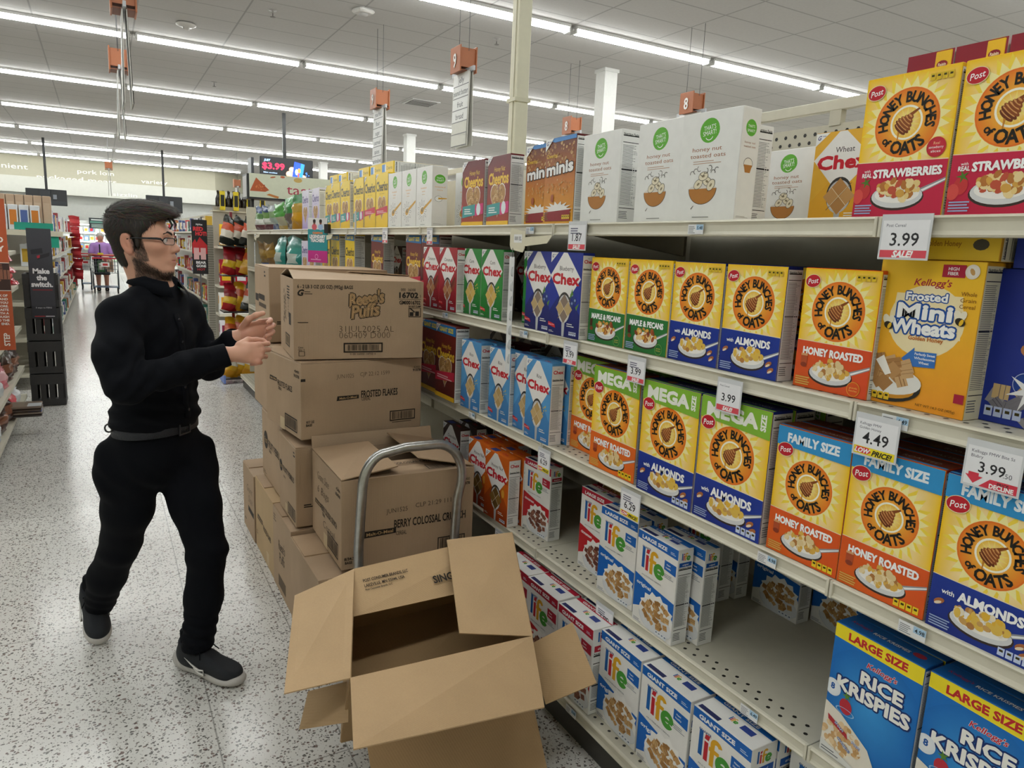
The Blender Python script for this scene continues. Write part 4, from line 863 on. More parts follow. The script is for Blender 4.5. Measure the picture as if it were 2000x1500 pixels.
# ================================================================ shipping cartons and the cart
def cardboard():
    m = bpy.data.materials.new('cardboard'); m.use_nodes = True; nt = m.node_tree; b = nt.nodes['Principled BSDF']
    tc = node(nt, 'ShaderNodeTexCoord'); at = node(nt, 'ShaderNodeAttribute'); at.attribute_name = 'Col'
    n1 = node(nt, 'ShaderNodeTexNoise'); n1.inputs['Scale'].default_value = 7; n1.inputs['Detail'].default_value = 5; nt.links.new(tc.outputs['Object'], n1.inputs['Vector'])
    n2 = node(nt, 'ShaderNodeTexNoise'); n2.inputs['Scale'].default_value = 220; nt.links.new(tc.outputs['Object'], n2.inputs['Vector'])
    f = math_(nt, 'ADD', math_(nt, 'MULTIPLY', n1.outputs['Fac'], .22), math_(nt, 'ADD', math_(nt, 'MULTIPLY', n2.outputs['Fac'], .12), .83))
    mx = node(nt, 'ShaderNodeVectorMath', operation='SCALE'); nt.links.new(at.outputs['Color'], mx.inputs[0]); nt.links.new(f, mx.inputs['Scale']); nt.links.new(mx.outputs[0], b.inputs['Base Color'])
    b.inputs['Roughness'].default_value = .62; b.inputs['Specular IOR Level'].default_value = .3
    sp = node(nt, 'ShaderNodeSeparateXYZ'); nt.links.new(tc.outputs['Object'], sp.inputs[0])
    w = math_(nt, 'SINE', math_(nt, 'MULTIPLY', math_(nt, 'ADD', sp.outputs[0], sp.outputs[1]), 900))
    bp = node(nt, 'ShaderNodeBump'); bp.inputs['Strength'].default_value = .12; bp.inputs['Distance'].default_value = .002
    nt.links.new(math_(nt, 'ADD', math_(nt, 'MULTIPLY', w, .5), math_(nt, 'MULTIPLY', n1.outputs['Fac'], 3)), bp.inputs['Height']); nt.links.new(bp.outputs['Normal'], b.inputs['Normal'])
    return m
CARD = cardboard(); KRAFT = lin('#b0967a'); KRAFT2 = lin('#aa8f72'); INK = '#2b241d'; INK2 = '#57483a'
def barcode(A, x0, y0, x1, y1, seed=1, ink=INK, box=True):
    t = (x1-x0)*.035
    if box:
        for a, b, c, d in ((x0, y0, x1, y0+t), (x0, y1-t, x1, y1), (x0, y0, x0+t, y1), (x1-t, y0, x1, y1)): A.rect(a, b, c, d, ink); A.same()
    R = random.Random(seed); x = x0+t*2.5
    while x < x1-t*3:
        w = (x1-x0)*R.choice((.008, .012, .02)); A.rect(x, y0+t*1.5, x+w, y1-t*1.5, ink); A.same(); x += w+(x1-x0)*R.choice((.01, .014, .022))
    A.z += 1
def meal_logo(A, x, y, w):
    A.poly([(x-w/2, y-w*.1), (x+w/2, y-w*.06), (x+w/2, y+w*.1), (x-w*.46, y+w*.1)], INK); A.text('Malt-O-Meal', x+.02*w, y+.01*w, w*.095, '#b8976c', w=w*.78, rot=.03, bold=.02)
def round_logo(A, x, y, s):
    A.ell(x, y, s, s*.95, INK, 20); A.text('Post', x, y, s*.7, '#b8976c', w=s*1.3, rot=.1)
def art_front(kind, w, h):
    a = h/w; A = Art(a)
    if kind == 'reese':
        A.text('6 - 2 LB 3 OZ (35 OZ) (992g) BAGS', .03, a*.905, .026, INK, w=.41, al='l', bold=.03); A.text('G', .055, a*.83, .045, INK, bold=.05, shear=.3); A.lines(.08, a*.81, .14, a*.86, 2, INK2, .4)
        for t, x, y, w_ in (("Reese's", .545, a*.775, .27), ('Puffs', .535, a*.62, .22)):
            A.text(t, x, y, .098, INK, w=w_, bold=.1, shear=.25, rot=.14); A.text(t, x, y, .098, '#c29d6e', w=w_, bold=.045, shear=.25, rot=.14); A.text(t, x, y, .098, INK, w=w_, bold=.015, shear=.25, rot=.14); A.text(t, x, y, .098, '#c29d6e', w=w_, bold=-.008, shear=.25, rot=.14)
        A.text('000  16000', .875, a*.89, .022, INK, w=.12); A.text('16702', .88, a*.82, .042, INK, w=.15, bold=.05); A.text('S', .975, a*.81, .02, INK); A.rect(.8, a*.765, .98, a*.77, INK); A.text('GMI0016702', .89, a*.725, .03, INK, w=.17, bold=.03); A.text('DO NOT CLAMP', .93, a*.675, .014, INK, w=.1, bold=.03)
        for q in ((.88, a*.535, .98, a*.543), (.88, a*.65, .98, a*.655), (.88, a*.535, .885, a*.655), (.975, a*.535, .98, a*.655)): A.rect(*q, INK)
        A.rect(.89, a*.55, .92, a*.6, INK); A.rect(.935, a*.55, .965, a*.61, INK); A.poly([(.885, a*.65), (.9, a*.65), (.935, a*.6), (.925, a*.595)], INK)
        A.lines(.03, a*.46, .11, a*.47, 1, INK, .7)
        A.text('31JUL2025 AL', .55, a*.385, .05, INK2, w=.43, bold=-.022); A.text('060409 D000', .535, a*.305, .05, INK2, w=.4, bold=-.022)
        barcode(A, .37, a*.08, .675, a*.205, 3); A.text('0 00 16000 14702 5', .52, a*.06, .014, INK, w=.2)
        A.text('Case', .05, a*.155, .014, INK); A.text('Qty: 6', .055, a*.125, .014, INK)
        for q in ((.035, a*.045, .08, a*.05), (.035, a*.1, .08, a*.105), (.035, a*.045, .039, a*.105), (.076, a*.045, .08, a*.105)): A.rect(*q, INK)
    elif kind == 'frosted':
        A.text('JUN1025', .345, a*.79, .032, INK2, w=.14, bold=-.01); A.text('CJP 22:12 1599', .59, a*.8, .032, INK2, w=.25, bold=-.01)
        A.text('42400', .955, a*.85, .018, INK, w=.06); A.text('91078', .955, a*.81, .02, INK, w=.07, bold=.04); A.rect(.0, a*.75, .035, a*.785, INK)
        meal_logo(A, .365, a*.5, .18); A.text('FROSTED FLAKES', .63, a*.535, .055, INK, w=.31, bold=.02); A.text('CEREAL', .515, a*.47, .028, INK, w=.075)
        barcode(A, .72, a*.13, .945, a*.27, 5); A.lines(.74, a*.105, .92, a*.12, 1, INK2, .6); A.text('8/37 OZ', .07, a*.23, .018, INK, w=.06, bold=.02); A.text('BAGS', .06, a*.19, .018, INK, w=.045, bold=.03)
    elif kind == 'berry':
        A.text('JUN1525', .4, a*.6, .035, INK2, w=.16, bold=.0, rot=.03); A.text('CLP 21:29 111', .68, a*.63, .035, INK2, w=.28, rot=.03)
        A.text('42400', .94, a*.86, .02, INK, w=.055); A.text('60478', .935, a*.81, .022, INK, w=.065, bold=.03)
        meal_logo(A, .27, a*.36, .25); A.text('BERRY COLOSSAL CRUNCH', .66, a*.44, .062, INK, w=.56, bold=.02); A.text('CEREAL', .435, a*.33, .032, INK, w=.08)
        barcode(A, .72, a*.0+.03, .94, a*.2, 7); A.text('8/34.5', .055, a*.12, .02, INK, w=.07, bold=.03); A.text('BAGS', .05, a*.075, .018, INK, w=.05, bold=.03)
    else:
        A.lines(.35, a*.86, .7, a*.9, 1, INK2, .6, 3); A.text('42400', .94, a*.9, .022, INK, w=.07); A.text('81061', .94, a*.84, .022, INK, w=.08, bold=.03); A.lines(.06, a*.24, .14, a*.29, 2, INK, .6)
    return A
def art_left(kind, w, h):
    a = h/w; A = Art(a); S = lambda t, x, y, hh, w_: A.text(t, x, y, hh, INK, w=w_, bold=.015)
    if kind == 'reese':
        A.lines(.55, a*.72, .75, a*.9, 5, INK, .5, 4); A.text("Reese's", .3, a*.6, .1, INK2, w=.34, rot=pi/2, shear=.2); A.text('Puffs', .42, a*.6, .1, INK2, w=.26, rot=pi/2, shear=.2); A.rect(.68, a*.4, .82, a*.55, INK); A.text('0016702', .64, a*.62, .05, INK, w=.2, rot=pi/2)
        A.rect(.4, a*.1, .72, a*.26, INK); A.rect(.43, a*.115, .69, a*.245, '#8d7657'); barcode(A, .44, a*.12, .68, a*.24, 4, box=False)
    elif kind in ('frosted', 'berry'):
        meal_logo(A, .22, a*(.62 if kind == 'frosted' else .42), .22)
        S('FROSTED FLAKES' if kind == 'frosted' else 'BERRY COLOSSAL CRUNCH', .56 if kind == 'frosted' else .6, a*(.6 if kind == 'frosted' else .43), .055, .42 if kind == 'frosted' else .52); S('CEREAL', .42, a*(.53 if kind == 'frosted' else .36), .028, .1)
        S('42400', .9, a*.86, .025, .12); S('91078' if kind == 'frosted' else '60478', .89, a*.8, .03, .14)
        barcode(A, .56, a*.06, .9, a*.24, 6); A.rect(.42, a*.0, .55, a*.16, '#c9b491')
        if kind == 'berry':
            for t, x, y, s in (('Giant Size', .4, .78, .075), ('6 Bags', .4, .62, .075), ('Cereal', .6, .27, .07)): A.text(t, x, a*y, s, '#5b4c40', w=.4, rot=.04, shear=.2, bold=-.014)
    elif kind == 'fruity':
        round_logo(A, .12, a*.56, .09); S('FRUITY PEBBLES', .58, a*.56, .075, .66); S('CEREAL', .34, a*.46, .03, .14); A.lines(.88, a*.86, .98, a*.94, 2, INK, .5); barcode(A, .54, a*.05, .96, a*.2, 9); A.rect(.37, a*.04, .49, a*.14, '#c9b491')
    elif kind == 'fru':
        round_logo(A, .2, a*.57, .1); S('FRUITY PEBBLES', .62, a*.56, .075, .6); S('CEREAL', .42, a*.47, .03, .13); A.lines(.04, a*.05, .2, a*.1, 2, INK2, .4)
    elif kind == 'tall':
        A.lines(.7, a*.85, .8, a*.95, 2, INK, .5); A.rect(.05, a*.48, .28, a*.58, INK); A.lines(.3, a*.52, .92, a*.62, 1, INK, .75, 2); A.lines(.3, a*.42, .85, a*.5, 1, INK2, .7, 4); A.rect(.6, a*.06, .92, a*.2, INK); A.rect(.63, a*.08, .9, a*.18, '#7a674c')
    elif kind == 'reese_low':
        A.text("Reese's", .5, a*.62, .13, INK2, w=.36, shear=.25, bold=.01, rot=.1); A.text('Puffs', .5, a*.47, .13, INK2, w=.3, shear=.25, bold=.01, rot=.1); A.lines(.05, a*.83, .2, a*.93, 3, INK2, .4); A.rect(.3, a*.08, .7, a*.22, '#6f5c45'); barcode(A, .3, a*.08, .7, a*.22, 2, INK2)
    elif kind == 'meal_low':
        meal_logo(A, .26, a*.47, .3); S('FROSTED FLAKES', .66, a*.44, .06, .42); A.rect(.62, a*.02, .75, a*.2, '#c9b491'); A.lines(.04, a*.2, .12, a*.26, 2, INK2, .4)
    elif kind == 'hand_low':
        A.text('Giant', .6, a*.7, .12, '#5b4c40', w=.5, rot=.05, shear=.2, bold=-.012); A.text('Size', .66, a*.55, .12, '#5b4c40', w=.36, rot=.05, shear=.2, bold=-.012); A.rect(.45, a*.34, .95, a*.42, INK); A.lines(.1, a*.12, .25, a*.17, 1, INK2, .5)
    elif kind == 'plain_low':
        barcode(A, .1, a*.06, .3, a*.2, 5, INK2); barcode(A, .36, a*.05, .52, a*.16, 6, INK2)
    return A
def carton(x, y, z, yaw, w, d, h, label, front=None, left=None, top='closed', col=KRAFT):
    """front-left-bottom corner at x, y, z"""
    o = empty('shipping_carton', (x, y, z), rad(yaw)); t = .004
    m = MB()
    if top == 'closed': m.box((0, 0, 0), (w, d, h-.009), col, bev=.003)
    else:
        m.box((0, 0, 0), (w, d, t), col); m.box((0, 0, t), (w, t, h-.004), col); m.box((0, d-t, t), (w, d, h-.004), col); m.box((0, t, t), (t, d-t, h-.004), col); m.box((w-t, t, t), (w, d-t, h-.004), col)
    if front: art_front(front, w, h).stamp(m, (0, -.0006, 0), (1, 0, 0), (0, 0, 1), w)
    if left: art_left(left, d, h).stamp(m, (-.0006, d, 0), (0, -1, 0), (0, 0, 1), d)
    m.build('body', CARD, o)
    def flap(pts, c=col): q = MB(); solid_quad(q, pts, t, c); return q.build('flap', CARD, o)
    H = h-.004
    if top == 'closed':
        e = .0015
        flap([(e, e, H-.002), (w-e, e, H-.002), (w-e, d/2-e, H-.001), (e, d/2-e, H-.001)]); flap([(e, d/2+e, H-.002), (w-e, d/2+e, H-.002), (w-e, d-e, H-.001), (e, d-e, H-.001)])
    elif top == 'torn':      # front leaf down, side leaves loose above it, as on the half emptied cartons
        q = MB(); solid_quad(q, [(.002, 0, H), (w-.002, 0, H), (w-.01, d*.46, H-.006), (.01, d*.46, H-.006)], t, col)
        a = Art(d*.46/w); a.text('BERRY COLOSSAL CRUNCH', .58, d*.3/w, .045, INK, w=.5, bold=.02); barcode(a, .66, d*.05/w, .86, d*.18/w, 4); a.stamp(q, (0, .002, H+.0045), (1, 0, 0), (0, 1, 0), w); q.build('flap', CARD, o)
        flap([(0, 0, H+.006), (w*.42, d*.06, H+.028), (w*.38, d*.74, H+.05), (0, d, H+.006)], KRAFT2)
        flap([(w, d, H+.004), (w*.6, d*.98, H+.05), (w*.62, d*.2, H+.034), (w, 0, H+.006)], KRAFT2)
        flap([(0, d, H), (w, d, H), (w, d+.02, H+.06), (0, d+.02, H+.055)])
    elif top == 'bent':      # leaves not lying flat
        flap([(.002, .0, H), (w-.002, 0, H), (w-.01, d*.5, H+.012), (.01, d*.5, H+.03)]); flap([(.002, d, H), (w*.62, d, H), (w*.6, d*.46, H+.02), (.0, d*.5, H+.034)])
        flap([(w*.45, d, H), (w, d, H), (w, d*.5, H+.02), (w*.5, d*.5, H+.03)])
    elif top == 'lapped':
        flap([(.0, .002, H), (0, d-.002, H), (w*.36, d-.01, H+.0005), (w*.36, .01, H+.0005)]); f = flap([(.004, d*.5, H+.0045), (.2, d*.5, H+.0045), (.2, d*.98, H+.0045), (.004, d*.98, H+.0045)], KRAFT2); flap([(w*.37, .002, H), (w, .002, H), (w, d-.002, H), (w*.37, d-.002, H)])
    return tag(o, label, 'carton', 'shipping cartons stacked beside the shelves')
def solid_quad(mb, pts, t, col):
    P = [Vector(p) for p in pts]; N = (P[2]-P[0]).cross(P[3]-P[1]).normalized(); n = len(P)
    lo = [p-N*t/2 for p in P]; hi = [p+N*t/2 for p in P]
    mb.mesh(lo+hi, [tuple(range(n-1, -1, -1)), tuple(range(n, 2*n))]+[(i, (i+1) % n, (i+1) % n+n, i+n) for i in range(n)], col)
carton(.637, 2.472, .001, 0, .56, .458, .372, 'carton on the floor nearest the open box, one flap lapped over its top', None, 'plain_low', 'lapped')
carton(.642, 2.945, .001, 0, .56, .372, .385, 'floor carton printed with slanted puffed lettering, second in the floor row', None, 'reese_low', 'lapped')
carton(.645, 3.33, .001, 0, .56, .452, .385, 'paler floor carton with a black logo strip, third in the floor row', None, 'meal_low', 'lapped', lin('#bb9f78'))
carton(.640, 3.80, .001, 0, .56, .33, .37, 'farthest floor carton with scrawled handwriting and a black strip', None, 'hand_low', 'lapped')
carton(.726, 2.483, .392, -1, .541, .455, .352, "half-open carton behind the cart handle reading 'BERRY COLOSSAL CRUNCH'", 'berry', 'berry', 'torn')
carton(.668, 2.958, .394, 0, .56, .325, .36, 'carton under the third tier with a black oval logo and fruity lettering', 'plain', 'fruity', 'closed')
carton(.687, 3.30, .394, 0, .56, .49, .36, 'carton at the back of the second tier with a round black logo', None, 'fru', 'closed')
carton(.692, 2.955, .780, 6.2, .567, .46, .335, "carton in the third tier reading 'FROSTED FLAKES'", 'frosted', 'frosted', 'closed')
carton(.690, 3.50, .752, 0, .56, .5, .352, 'carton at the back of the third tier, mostly hidden', None, None, 'closed')
carton(.678, 3.01, 1.117, -5.5, .556, .45, .338, "topmost carton with outlined puffed lettering and the code '16702'", 'reese', 'reese', 'bent')
carton(.702, 3.63, 1.108, -2, .597, .46, .372, 'tall carton behind the topmost one, blurred print on its narrow side', 'plain', 'tall', 'closed')
# open empty carton, tipped towards the viewer
FL, FR, BL, BR = Vector((.526, 1.714, .45)), Vector((1.084, 1.688, .45)), Vector((.646, 2.069, .59)), Vector((1.192, 2.022, .642))
nrm = (FR-FL).cross(BL-FL).normalized(); dn = -nrm*.285
o = empty('open_carton', (.83, 1.9, .2)); o.location = (0, 0, 0); m = MB()
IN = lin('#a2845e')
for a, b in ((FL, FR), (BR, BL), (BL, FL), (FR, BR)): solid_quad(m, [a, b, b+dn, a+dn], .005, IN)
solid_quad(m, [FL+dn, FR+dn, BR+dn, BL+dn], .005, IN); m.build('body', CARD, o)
def oflap(pts, c=lin('#bfa17b')): q = MB(); solid_quad(q, pts, .0045, c); return q.build('flap', CARD, o)
oflap([FL, FR, Vector((.997, 1.471, .372)), Vector((.461, 1.476, .42))])
oflap([FL, BL, Vector((.462, 2.075, .535)), Vector((.356, 1.735, .44))])
BFQ = [BL, BR, Vector((1.145, 1.9, .525)), Vector((.605, 1.94, .50))]
E1 = (BR-BL).normalized(); W_ = (BR-BL).length; q = MB(); solid_quad(q, BFQ, .0045, lin('#bd9f78')); A = Art(.26)
A.text('POST CONSUMER BRANDS, LLC', .03, .205, .02, INK, w=.27, al='l', bold=.02); A.text('LAKEVILLE, MN 55044, USA', .03, .17, .02, INK, w=.24, al='l', bold=.02); A.text('Post Consumer Brands, LLC', .03, .143, .012, INK, w=.16, al='l', bold=.02); A.text('SINGLE STOCK', .62, .1, .05, INK, w=.38, bold=.03)
E2 = (Vector((.625, 2.0, .545))-BL); E2 = -(E2-E1*E2.dot(E1)).normalized(); nn = E1.cross(E2)
A.stamp(q, BL-E2*.16+nn*.004, E1, E2, W_*.97); q.build('flap', CARD, o)
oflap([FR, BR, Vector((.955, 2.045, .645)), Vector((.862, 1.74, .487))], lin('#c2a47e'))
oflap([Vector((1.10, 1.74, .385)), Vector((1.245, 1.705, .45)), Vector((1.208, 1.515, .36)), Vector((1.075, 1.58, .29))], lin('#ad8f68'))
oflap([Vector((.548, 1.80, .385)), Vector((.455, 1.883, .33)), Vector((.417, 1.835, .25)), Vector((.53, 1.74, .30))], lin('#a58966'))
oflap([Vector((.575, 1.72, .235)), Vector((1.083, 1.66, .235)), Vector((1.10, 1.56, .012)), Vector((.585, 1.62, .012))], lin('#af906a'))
tag(o, 'empty open carton in front of the stack, flaps spread and dark inside', 'carton')
# platform cart whose bent tube handle stands behind the open carton
METAL = mat('brushed_aluminium', '#b4b4b2', .32, 1.0, vary=.12, scale=40, bump=.05, bscale=200)
o = empty('platform_cart', (.97, 2.3, 0)); m = MB(); m.box((-.2, -.02, .135), (.2, .135, .165), lin('#6f7072'), bev=.006); m.build('deck', attr_mat('cart_paint', .5), o)
P = [(-.2, .125, .15), (-.198, .12, .5), (-.186, .118, .72)]
for k in range(1, 9): t = k/8*pi/2; P.append((-.186+.09*(1-cos(t)), .118, .72+.135*sin(t)))
P += [(-.02, .118, .868), (.1, .118, .868)]
for k in range(1, 9): t = k/8*pi/2; P.append((.1+.115*sin(t), .118, .868-.13*(1-cos(t))))
P += [(.213, .118, .70), (.2, .119, .64), (.193, .12, .5), (.192, .125, .15)]
m = MB(); m.tube(P, .0185, n=14); m.build('handle', METAL, o)
for sx in (-.17, .17):
    for sy in (.02, .1):
        q = MB(); w = [(sx+.014*(1 if k else -1), sy+.05*cos(a), .055+.05*sin(a)) for k in (0, 1) for a in [2*pi*j/16 for j in range(16)]]
        q.mesh(w, [tuple(range(15, -1, -1)), tuple(range(16, 32))]+[(j, (j+1) % 16, (j+1) % 16+16, j+16) for j in range(16)], lin('#3a3a3c')); q.box((sx-.02, sy-.015, .1), (sx+.02, sy+.015, .135), lin('#8a8a8c')); q.build('caster', attr_mat('cart_paint', .5), o)
tag(o, 'stock cart with a bent bare metal tube handle behind the open carton', 'cart')

# ================================================================ figures: smooth bodies grown from blended volumes
import numpy as np
class Vol:
    def __init__(s, lo, hi, h):
        s.lo = np.array(lo, float); s.h = h; s.n = np.ceil((np.array(hi)-s.lo)/h).astype(int)+1
        s.D = np.full(tuple(s.n), 1.0, np.float32); s.ax = [s.lo[i]+h*np.arange(s.n[i]) for i in range(3)]
    def _sub(s, lo, hi):
        a = np.clip(np.floor((np.array(lo)-s.lo)/s.h).astype(int), 0, s.n); b = np.clip(np.ceil((np.array(hi)-s.lo)/s.h).astype(int)+1, 0, s.n)
        sl = tuple(slice(a[i], b[i]) for i in range(3))
        X, Y, Z = np.meshgrid(*[s.ax[i][sl[i]] for i in range(3)], indexing='ij', sparse=True); return sl, X, Y, Z
    def _op(s, sl, d, k, op):
        a = s.D[sl]
        if op == 'add': h = np.maximum(k-np.abs(a-d), 0)/k if k else 0; r = np.minimum(a, d)-(h*h*k*.25 if k else 0)
        else: d = -d; h = np.maximum(k-np.abs(a-d), 0)/k if k else 0; r = np.maximum(a, d)+(h*h*k*.25 if k else 0)
        s.D[sl] = r
    def cap(s, a, b, ra, rb=None, k=.02, op='add'):
        a, b = np.array(a, float), np.array(b, float); rb = ra if rb is None else rb; R = max(ra, rb)+k+.03
        sl, X, Y, Z = s._sub(np.minimum(a, b)-R, np.maximum(a, b)+R)
        if 0 in s.D[sl].shape: return
        d = b-a; L = max(d@d, 1e-9); t = np.clip(((X-a[0])*d[0]+(Y-a[1])*d[1]+(Z-a[2])*d[2])/L, 0, 1)
        q = np.sqrt((X-a[0]-t*d[0])**2+(Y-a[1]-t*d[1])**2+(Z-a[2]-t*d[2])**2)-(ra+(rb-ra)*t); s._op(sl, q, k, op)
    def chain(s, P, R, k=.02):
        for i in range(len(P)-1): s.cap(P[i], P[i+1], R[i], R[i+1], k)
    def ell(s, c, r, M=None, k=.02, op='add'):
        """ellipsoid, M = rows of local axes"""
        c = np.array(c, float); r = np.array(r, float); R = r.max()+k+.03; sl, X, Y, Z = s._sub(c-R, c+R)
        if 0 in s.D[sl].shape: return
        M = np.eye(3) if M is None else np.array(M); x, y, z = X-c[0], Y-c[1], Z-c[2]
        u = [(M[i][0]*x+M[i][1]*y+M[i][2]*z) for i in range(3)]
        k0 = np.sqrt(sum((u[i]/r[i])**2 for i in range(3))); k1 = np.sqrt(sum((u[i]/r[i]**2)**2 for i in range(3)))+1e-9
        s._op(sl, k0*(k0-1)/k1, k, op)
    def plane_cut(s, c, n, k=.0):
        n = np.array(n, float); n /= np.linalg.norm(n); X, Y, Z = np.meshgrid(*s.ax, indexing='ij', sparse=True)
        s.D = np.maximum(s.D, ((X-c[0])*n[0]+(Y-c[1])*n[1]+(Z-c[2])*n[2]).astype(np.float32))
    def ripple(s, fn):
        X, Y, Z = np.meshgrid(*s.ax, indexing='ij', sparse=True); s.D = s.D+fn(X, Y, Z).astype(np.float32)
    def mesh(s):
        D = s.D; ins = D < 0; c = np.zeros(tuple(s.n-1), np.uint8)
        for i in (0, 1):
            for j in (0, 1):
                for k in (0, 1): c += ins[i:s.n[0]-1+i, j:s.n[1]-1+j, k:s.n[2]-1+k]
        act = (c > 0) & (c < 8); idx = np.full(act.shape, -1, np.int64); I = np.argwhere(act); idx[act] = np.arange(len(I))
        acc = np.zeros((len(I), 3)); cnt = np.zeros(len(I))
        cr = [(i, j, k) for i in (0, 1) for j in (0, 1) for k in (0, 1)]
        for p in cr:
            for a in range(3):
                if p[a]: continue
                q = list(p); q[a] = 1
                d0 = D[I[:, 0]+p[0], I[:, 1]+p[1], I[:, 2]+p[2]]; d1 = D[I[:, 0]+q[0], I[:, 1]+q[1], I[:, 2]+q[2]]; m = (d0 < 0) != (d1 < 0)
                t = np.where(m, d0/np.where(m, d0-d1, 1), 0); P = np.tile(np.array(p, float), (len(I), 1)); P[:, a] += t
                acc[m] += P[m]; cnt[m] += 1
        V = (I+acc/cnt[:, None])*s.h+s.lo; F = []
        for a in range(3):
            b, cc = [(1, 2), (2, 0), (0, 1)][a]
            sl0 = [slice(None)]*3; sl1 = [slice(None)]*3; sl0[a] = slice(0, -1); sl1[a] = slice(1, None)
            e0, e1 = ins[tuple(sl0)], ins[tuple(sl1)]; E = np.argwhere(e0 != e1); ok = (E[:, b] > 0) & (E[:, cc] > 0) & (E[:, b] < s.n[b]-1) & (E[:, cc] < s.n[cc]-1); E = E[ok]
            def g(db, dc): q = E.copy(); q[:, b] -= db; q[:, cc] -= dc; return idx[q[:, 0], q[:, 1], q[:, 2]]
            Q = np.stack([g(1, 1), g(0, 1), g(0, 0), g(1, 0)], 1); fl = ~e0[tuple(E.T)]; Q[fl] = Q[fl][:, ::-1]; F.append(Q)
        F = np.concatenate(F); F = F[(F >= 0).all(1)]
        for _ in range(2):      # relax the grid pattern
            S = np.zeros_like(V); n = np.zeros(len(V))
            for i in range(4): np.add.at(S, F[:, i], V[F[:, (i+1) % 4]]); np.add.at(n, F[:, i], 1)
            V = V*.5+.5*S/np.maximum(n, 1)[:, None]
        return V, F
def np_mesh(name, V, F, m, parent, cols=None):
    me = bpy.data.meshes.new(name); me.vertices.add(len(V)); me.vertices.foreach_set('co', V.astype(np.float32).ravel())
    me.loops.add(F.size); me.polygons.add(len(F)); me.loops.foreach_set('vertex_index', F.ravel().astype(np.int32)); me.polygons.foreach_set('loop_start', np.arange(0, F.size, F.shape[1], dtype=np.int32))
    me.polygons.foreach_set('use_smooth', np.ones(len(F), bool)); me.materials.append(m)
    ca = me.color_attributes.new('Col', 'FLOAT_COLOR', 'POINT'); c = np.ones((len(V), 4), np.float32)
    if cols is not None: c[:, :3] = cols
    ca.data.foreach_set('color', c.ravel()); me.update(calc_edges=True); me.validate()
    o = bpy.data.objects.new(name, me); COL.objects.link(o); o.parent = parent; return o
def npnoise(P, f, seed):
    r = np.random.RandomState(seed); out = np.zeros(len(P))
    for _ in range(7): d = r.normal(size=3); d /= np.linalg.norm(d); out += np.sin(P@d*f*(.6+.8*r.rand())+r.rand()*6.28)
    return out/7
def skin_mat():
    m = attr_mat('skin', .48); nt = m.node_tree; b = nt.nodes['Principled BSDF']
    b.inputs['Subsurface Weight'].default_value = .12; b.inputs['Subsurface Radius'].default_value = (.012, .004, .002); return m
SKIN = skin_mat()
def strands(mb, roots, dirs, normals, length, width, seed, col0, col1, curl=.3, lift=.3, droop=.0):
    """tapered locks that leave the surface and bend along the combing direction"""
    R = random.Random(seed)
    for p, d, n in zip(roots, dirs, normals):
        p, d, n = Vector(p), Vector(d), Vector(n); d = (d-n*d.dot(n)); d = d.normalized() if d.length > 1e-6 else Vector((0, 0, -1)); L = length*(.6+.8*R.random())
        side = d.cross(n).normalized(); sw = side*(R.random()-.5)*curl; w = width*(.6+.8*R.random()); pts = []
        for k in range(4):
            t = k/3; pts.append(p+(d+sw*t)*(L*t)+n*(L*lift*sin(t*pi*.75))+Vector((0, 0, -droop*L*t*t)))
        c = tuple(a+(b-a)*R.random() for a, b in zip(col0, col1)); i = len(mb.v)
        for k, q in enumerate(pts[:3]): ww = w*(1-.3*k)/2; mb.v += [tuple(q-side*ww), tuple(q+side*ww)]
        mb.v.append(tuple(pts[3])); mb.f += [(i, i+1, i+3, i+2), (i+2, i+3, i+5, i+4), (i+4, i+5, i+6)]; mb.c += [c]*3; mb.sm += [True]*3

person = empty('person', (.16, 2.8, 0)); person.location = (0, 0, 0)
# head frame: forward, person's left, up
th = rad(70); HF = np.array((sin(th), -cos(th), -.03)); HF /= np.linalg.norm(HF); HL = np.array((cos(th), sin(th), 0)); HU = np.cross(HF, HL); HU /= np.linalg.norm(HU); HM = np.array((HF, HL, HU)); HC = np.array((.124, 2.80, 1.592))
hp = lambda f, l, u: HC+HF*f+HL*l+HU*u
V = Vol((-.07, 2.36, 1.0), (.60, 3.06, 1.76), .0032)
V.ell(hp(-.012, 0, .028), (.093, .073, .084), HM, k=.01); V.ell(hp(.034, 0, -.036), (.064, .058, .088), HM, k=.03); V.ell(hp(.072, 0, -.07), (.03, .034, .03), HM, k=.025)
for s in (-1, 1):
    V.cap(hp(-.005, s*.052, -.058), hp(.072, s*.016, -.108), .021, .02, .02); V.ell(hp(.055, s*.044, -.022), (.03, .022, .024), HM, k=.025)
    V.ell(hp(.1, s*.032, -.001), (.02, .016, .011), HM, k=.012, op='sub')
V.ell(hp(.083, 0, -.104), (.018, .025, .019), HM, k=.018)
V.cap(hp(.083, -.036, .02), hp(.086, .036, .02), .012, .012, .018)
V.cap(hp(.09, 0, .01), hp(.108, 0, -.027), .008, .011, .014); V.ell(hp(.1115, 0, -.032), (.011, .0115, .010), HM, k=.01)
for s in (-1, 1): V.ell(hp(.1, s*.012, -.036), (.0125, .0085, .008), HM, k=.01)
for s in (-1, 1): V.ell(hp(.104, s*.007, -.0435), (.006, .0035, .003), HM, k=.004, op='sub')
V.cap(hp(.089, -.021, -.067), hp(.1, 0, -.062), .006, .0085, .012); V.cap(hp(.089, .021, -.067), hp(.1, 0, -.062), .006, .0085, .012)
V.cap(hp(.088, -.018, -.075), hp(.0985, 0, -.078), .006, .0085, .012); V.cap(hp(.088, .018, -.075), hp(.0985, 0, -.078), .006, .0085, .012)
V.cap(hp(.1, -.018, -.0705), hp(.111, 0, -.0705), .0017, .0022, .003, 'sub'); V.cap(hp(.1, .018, -.0705), hp(.111, 0, -.0705), .0017, .0022, .003, 'sub')
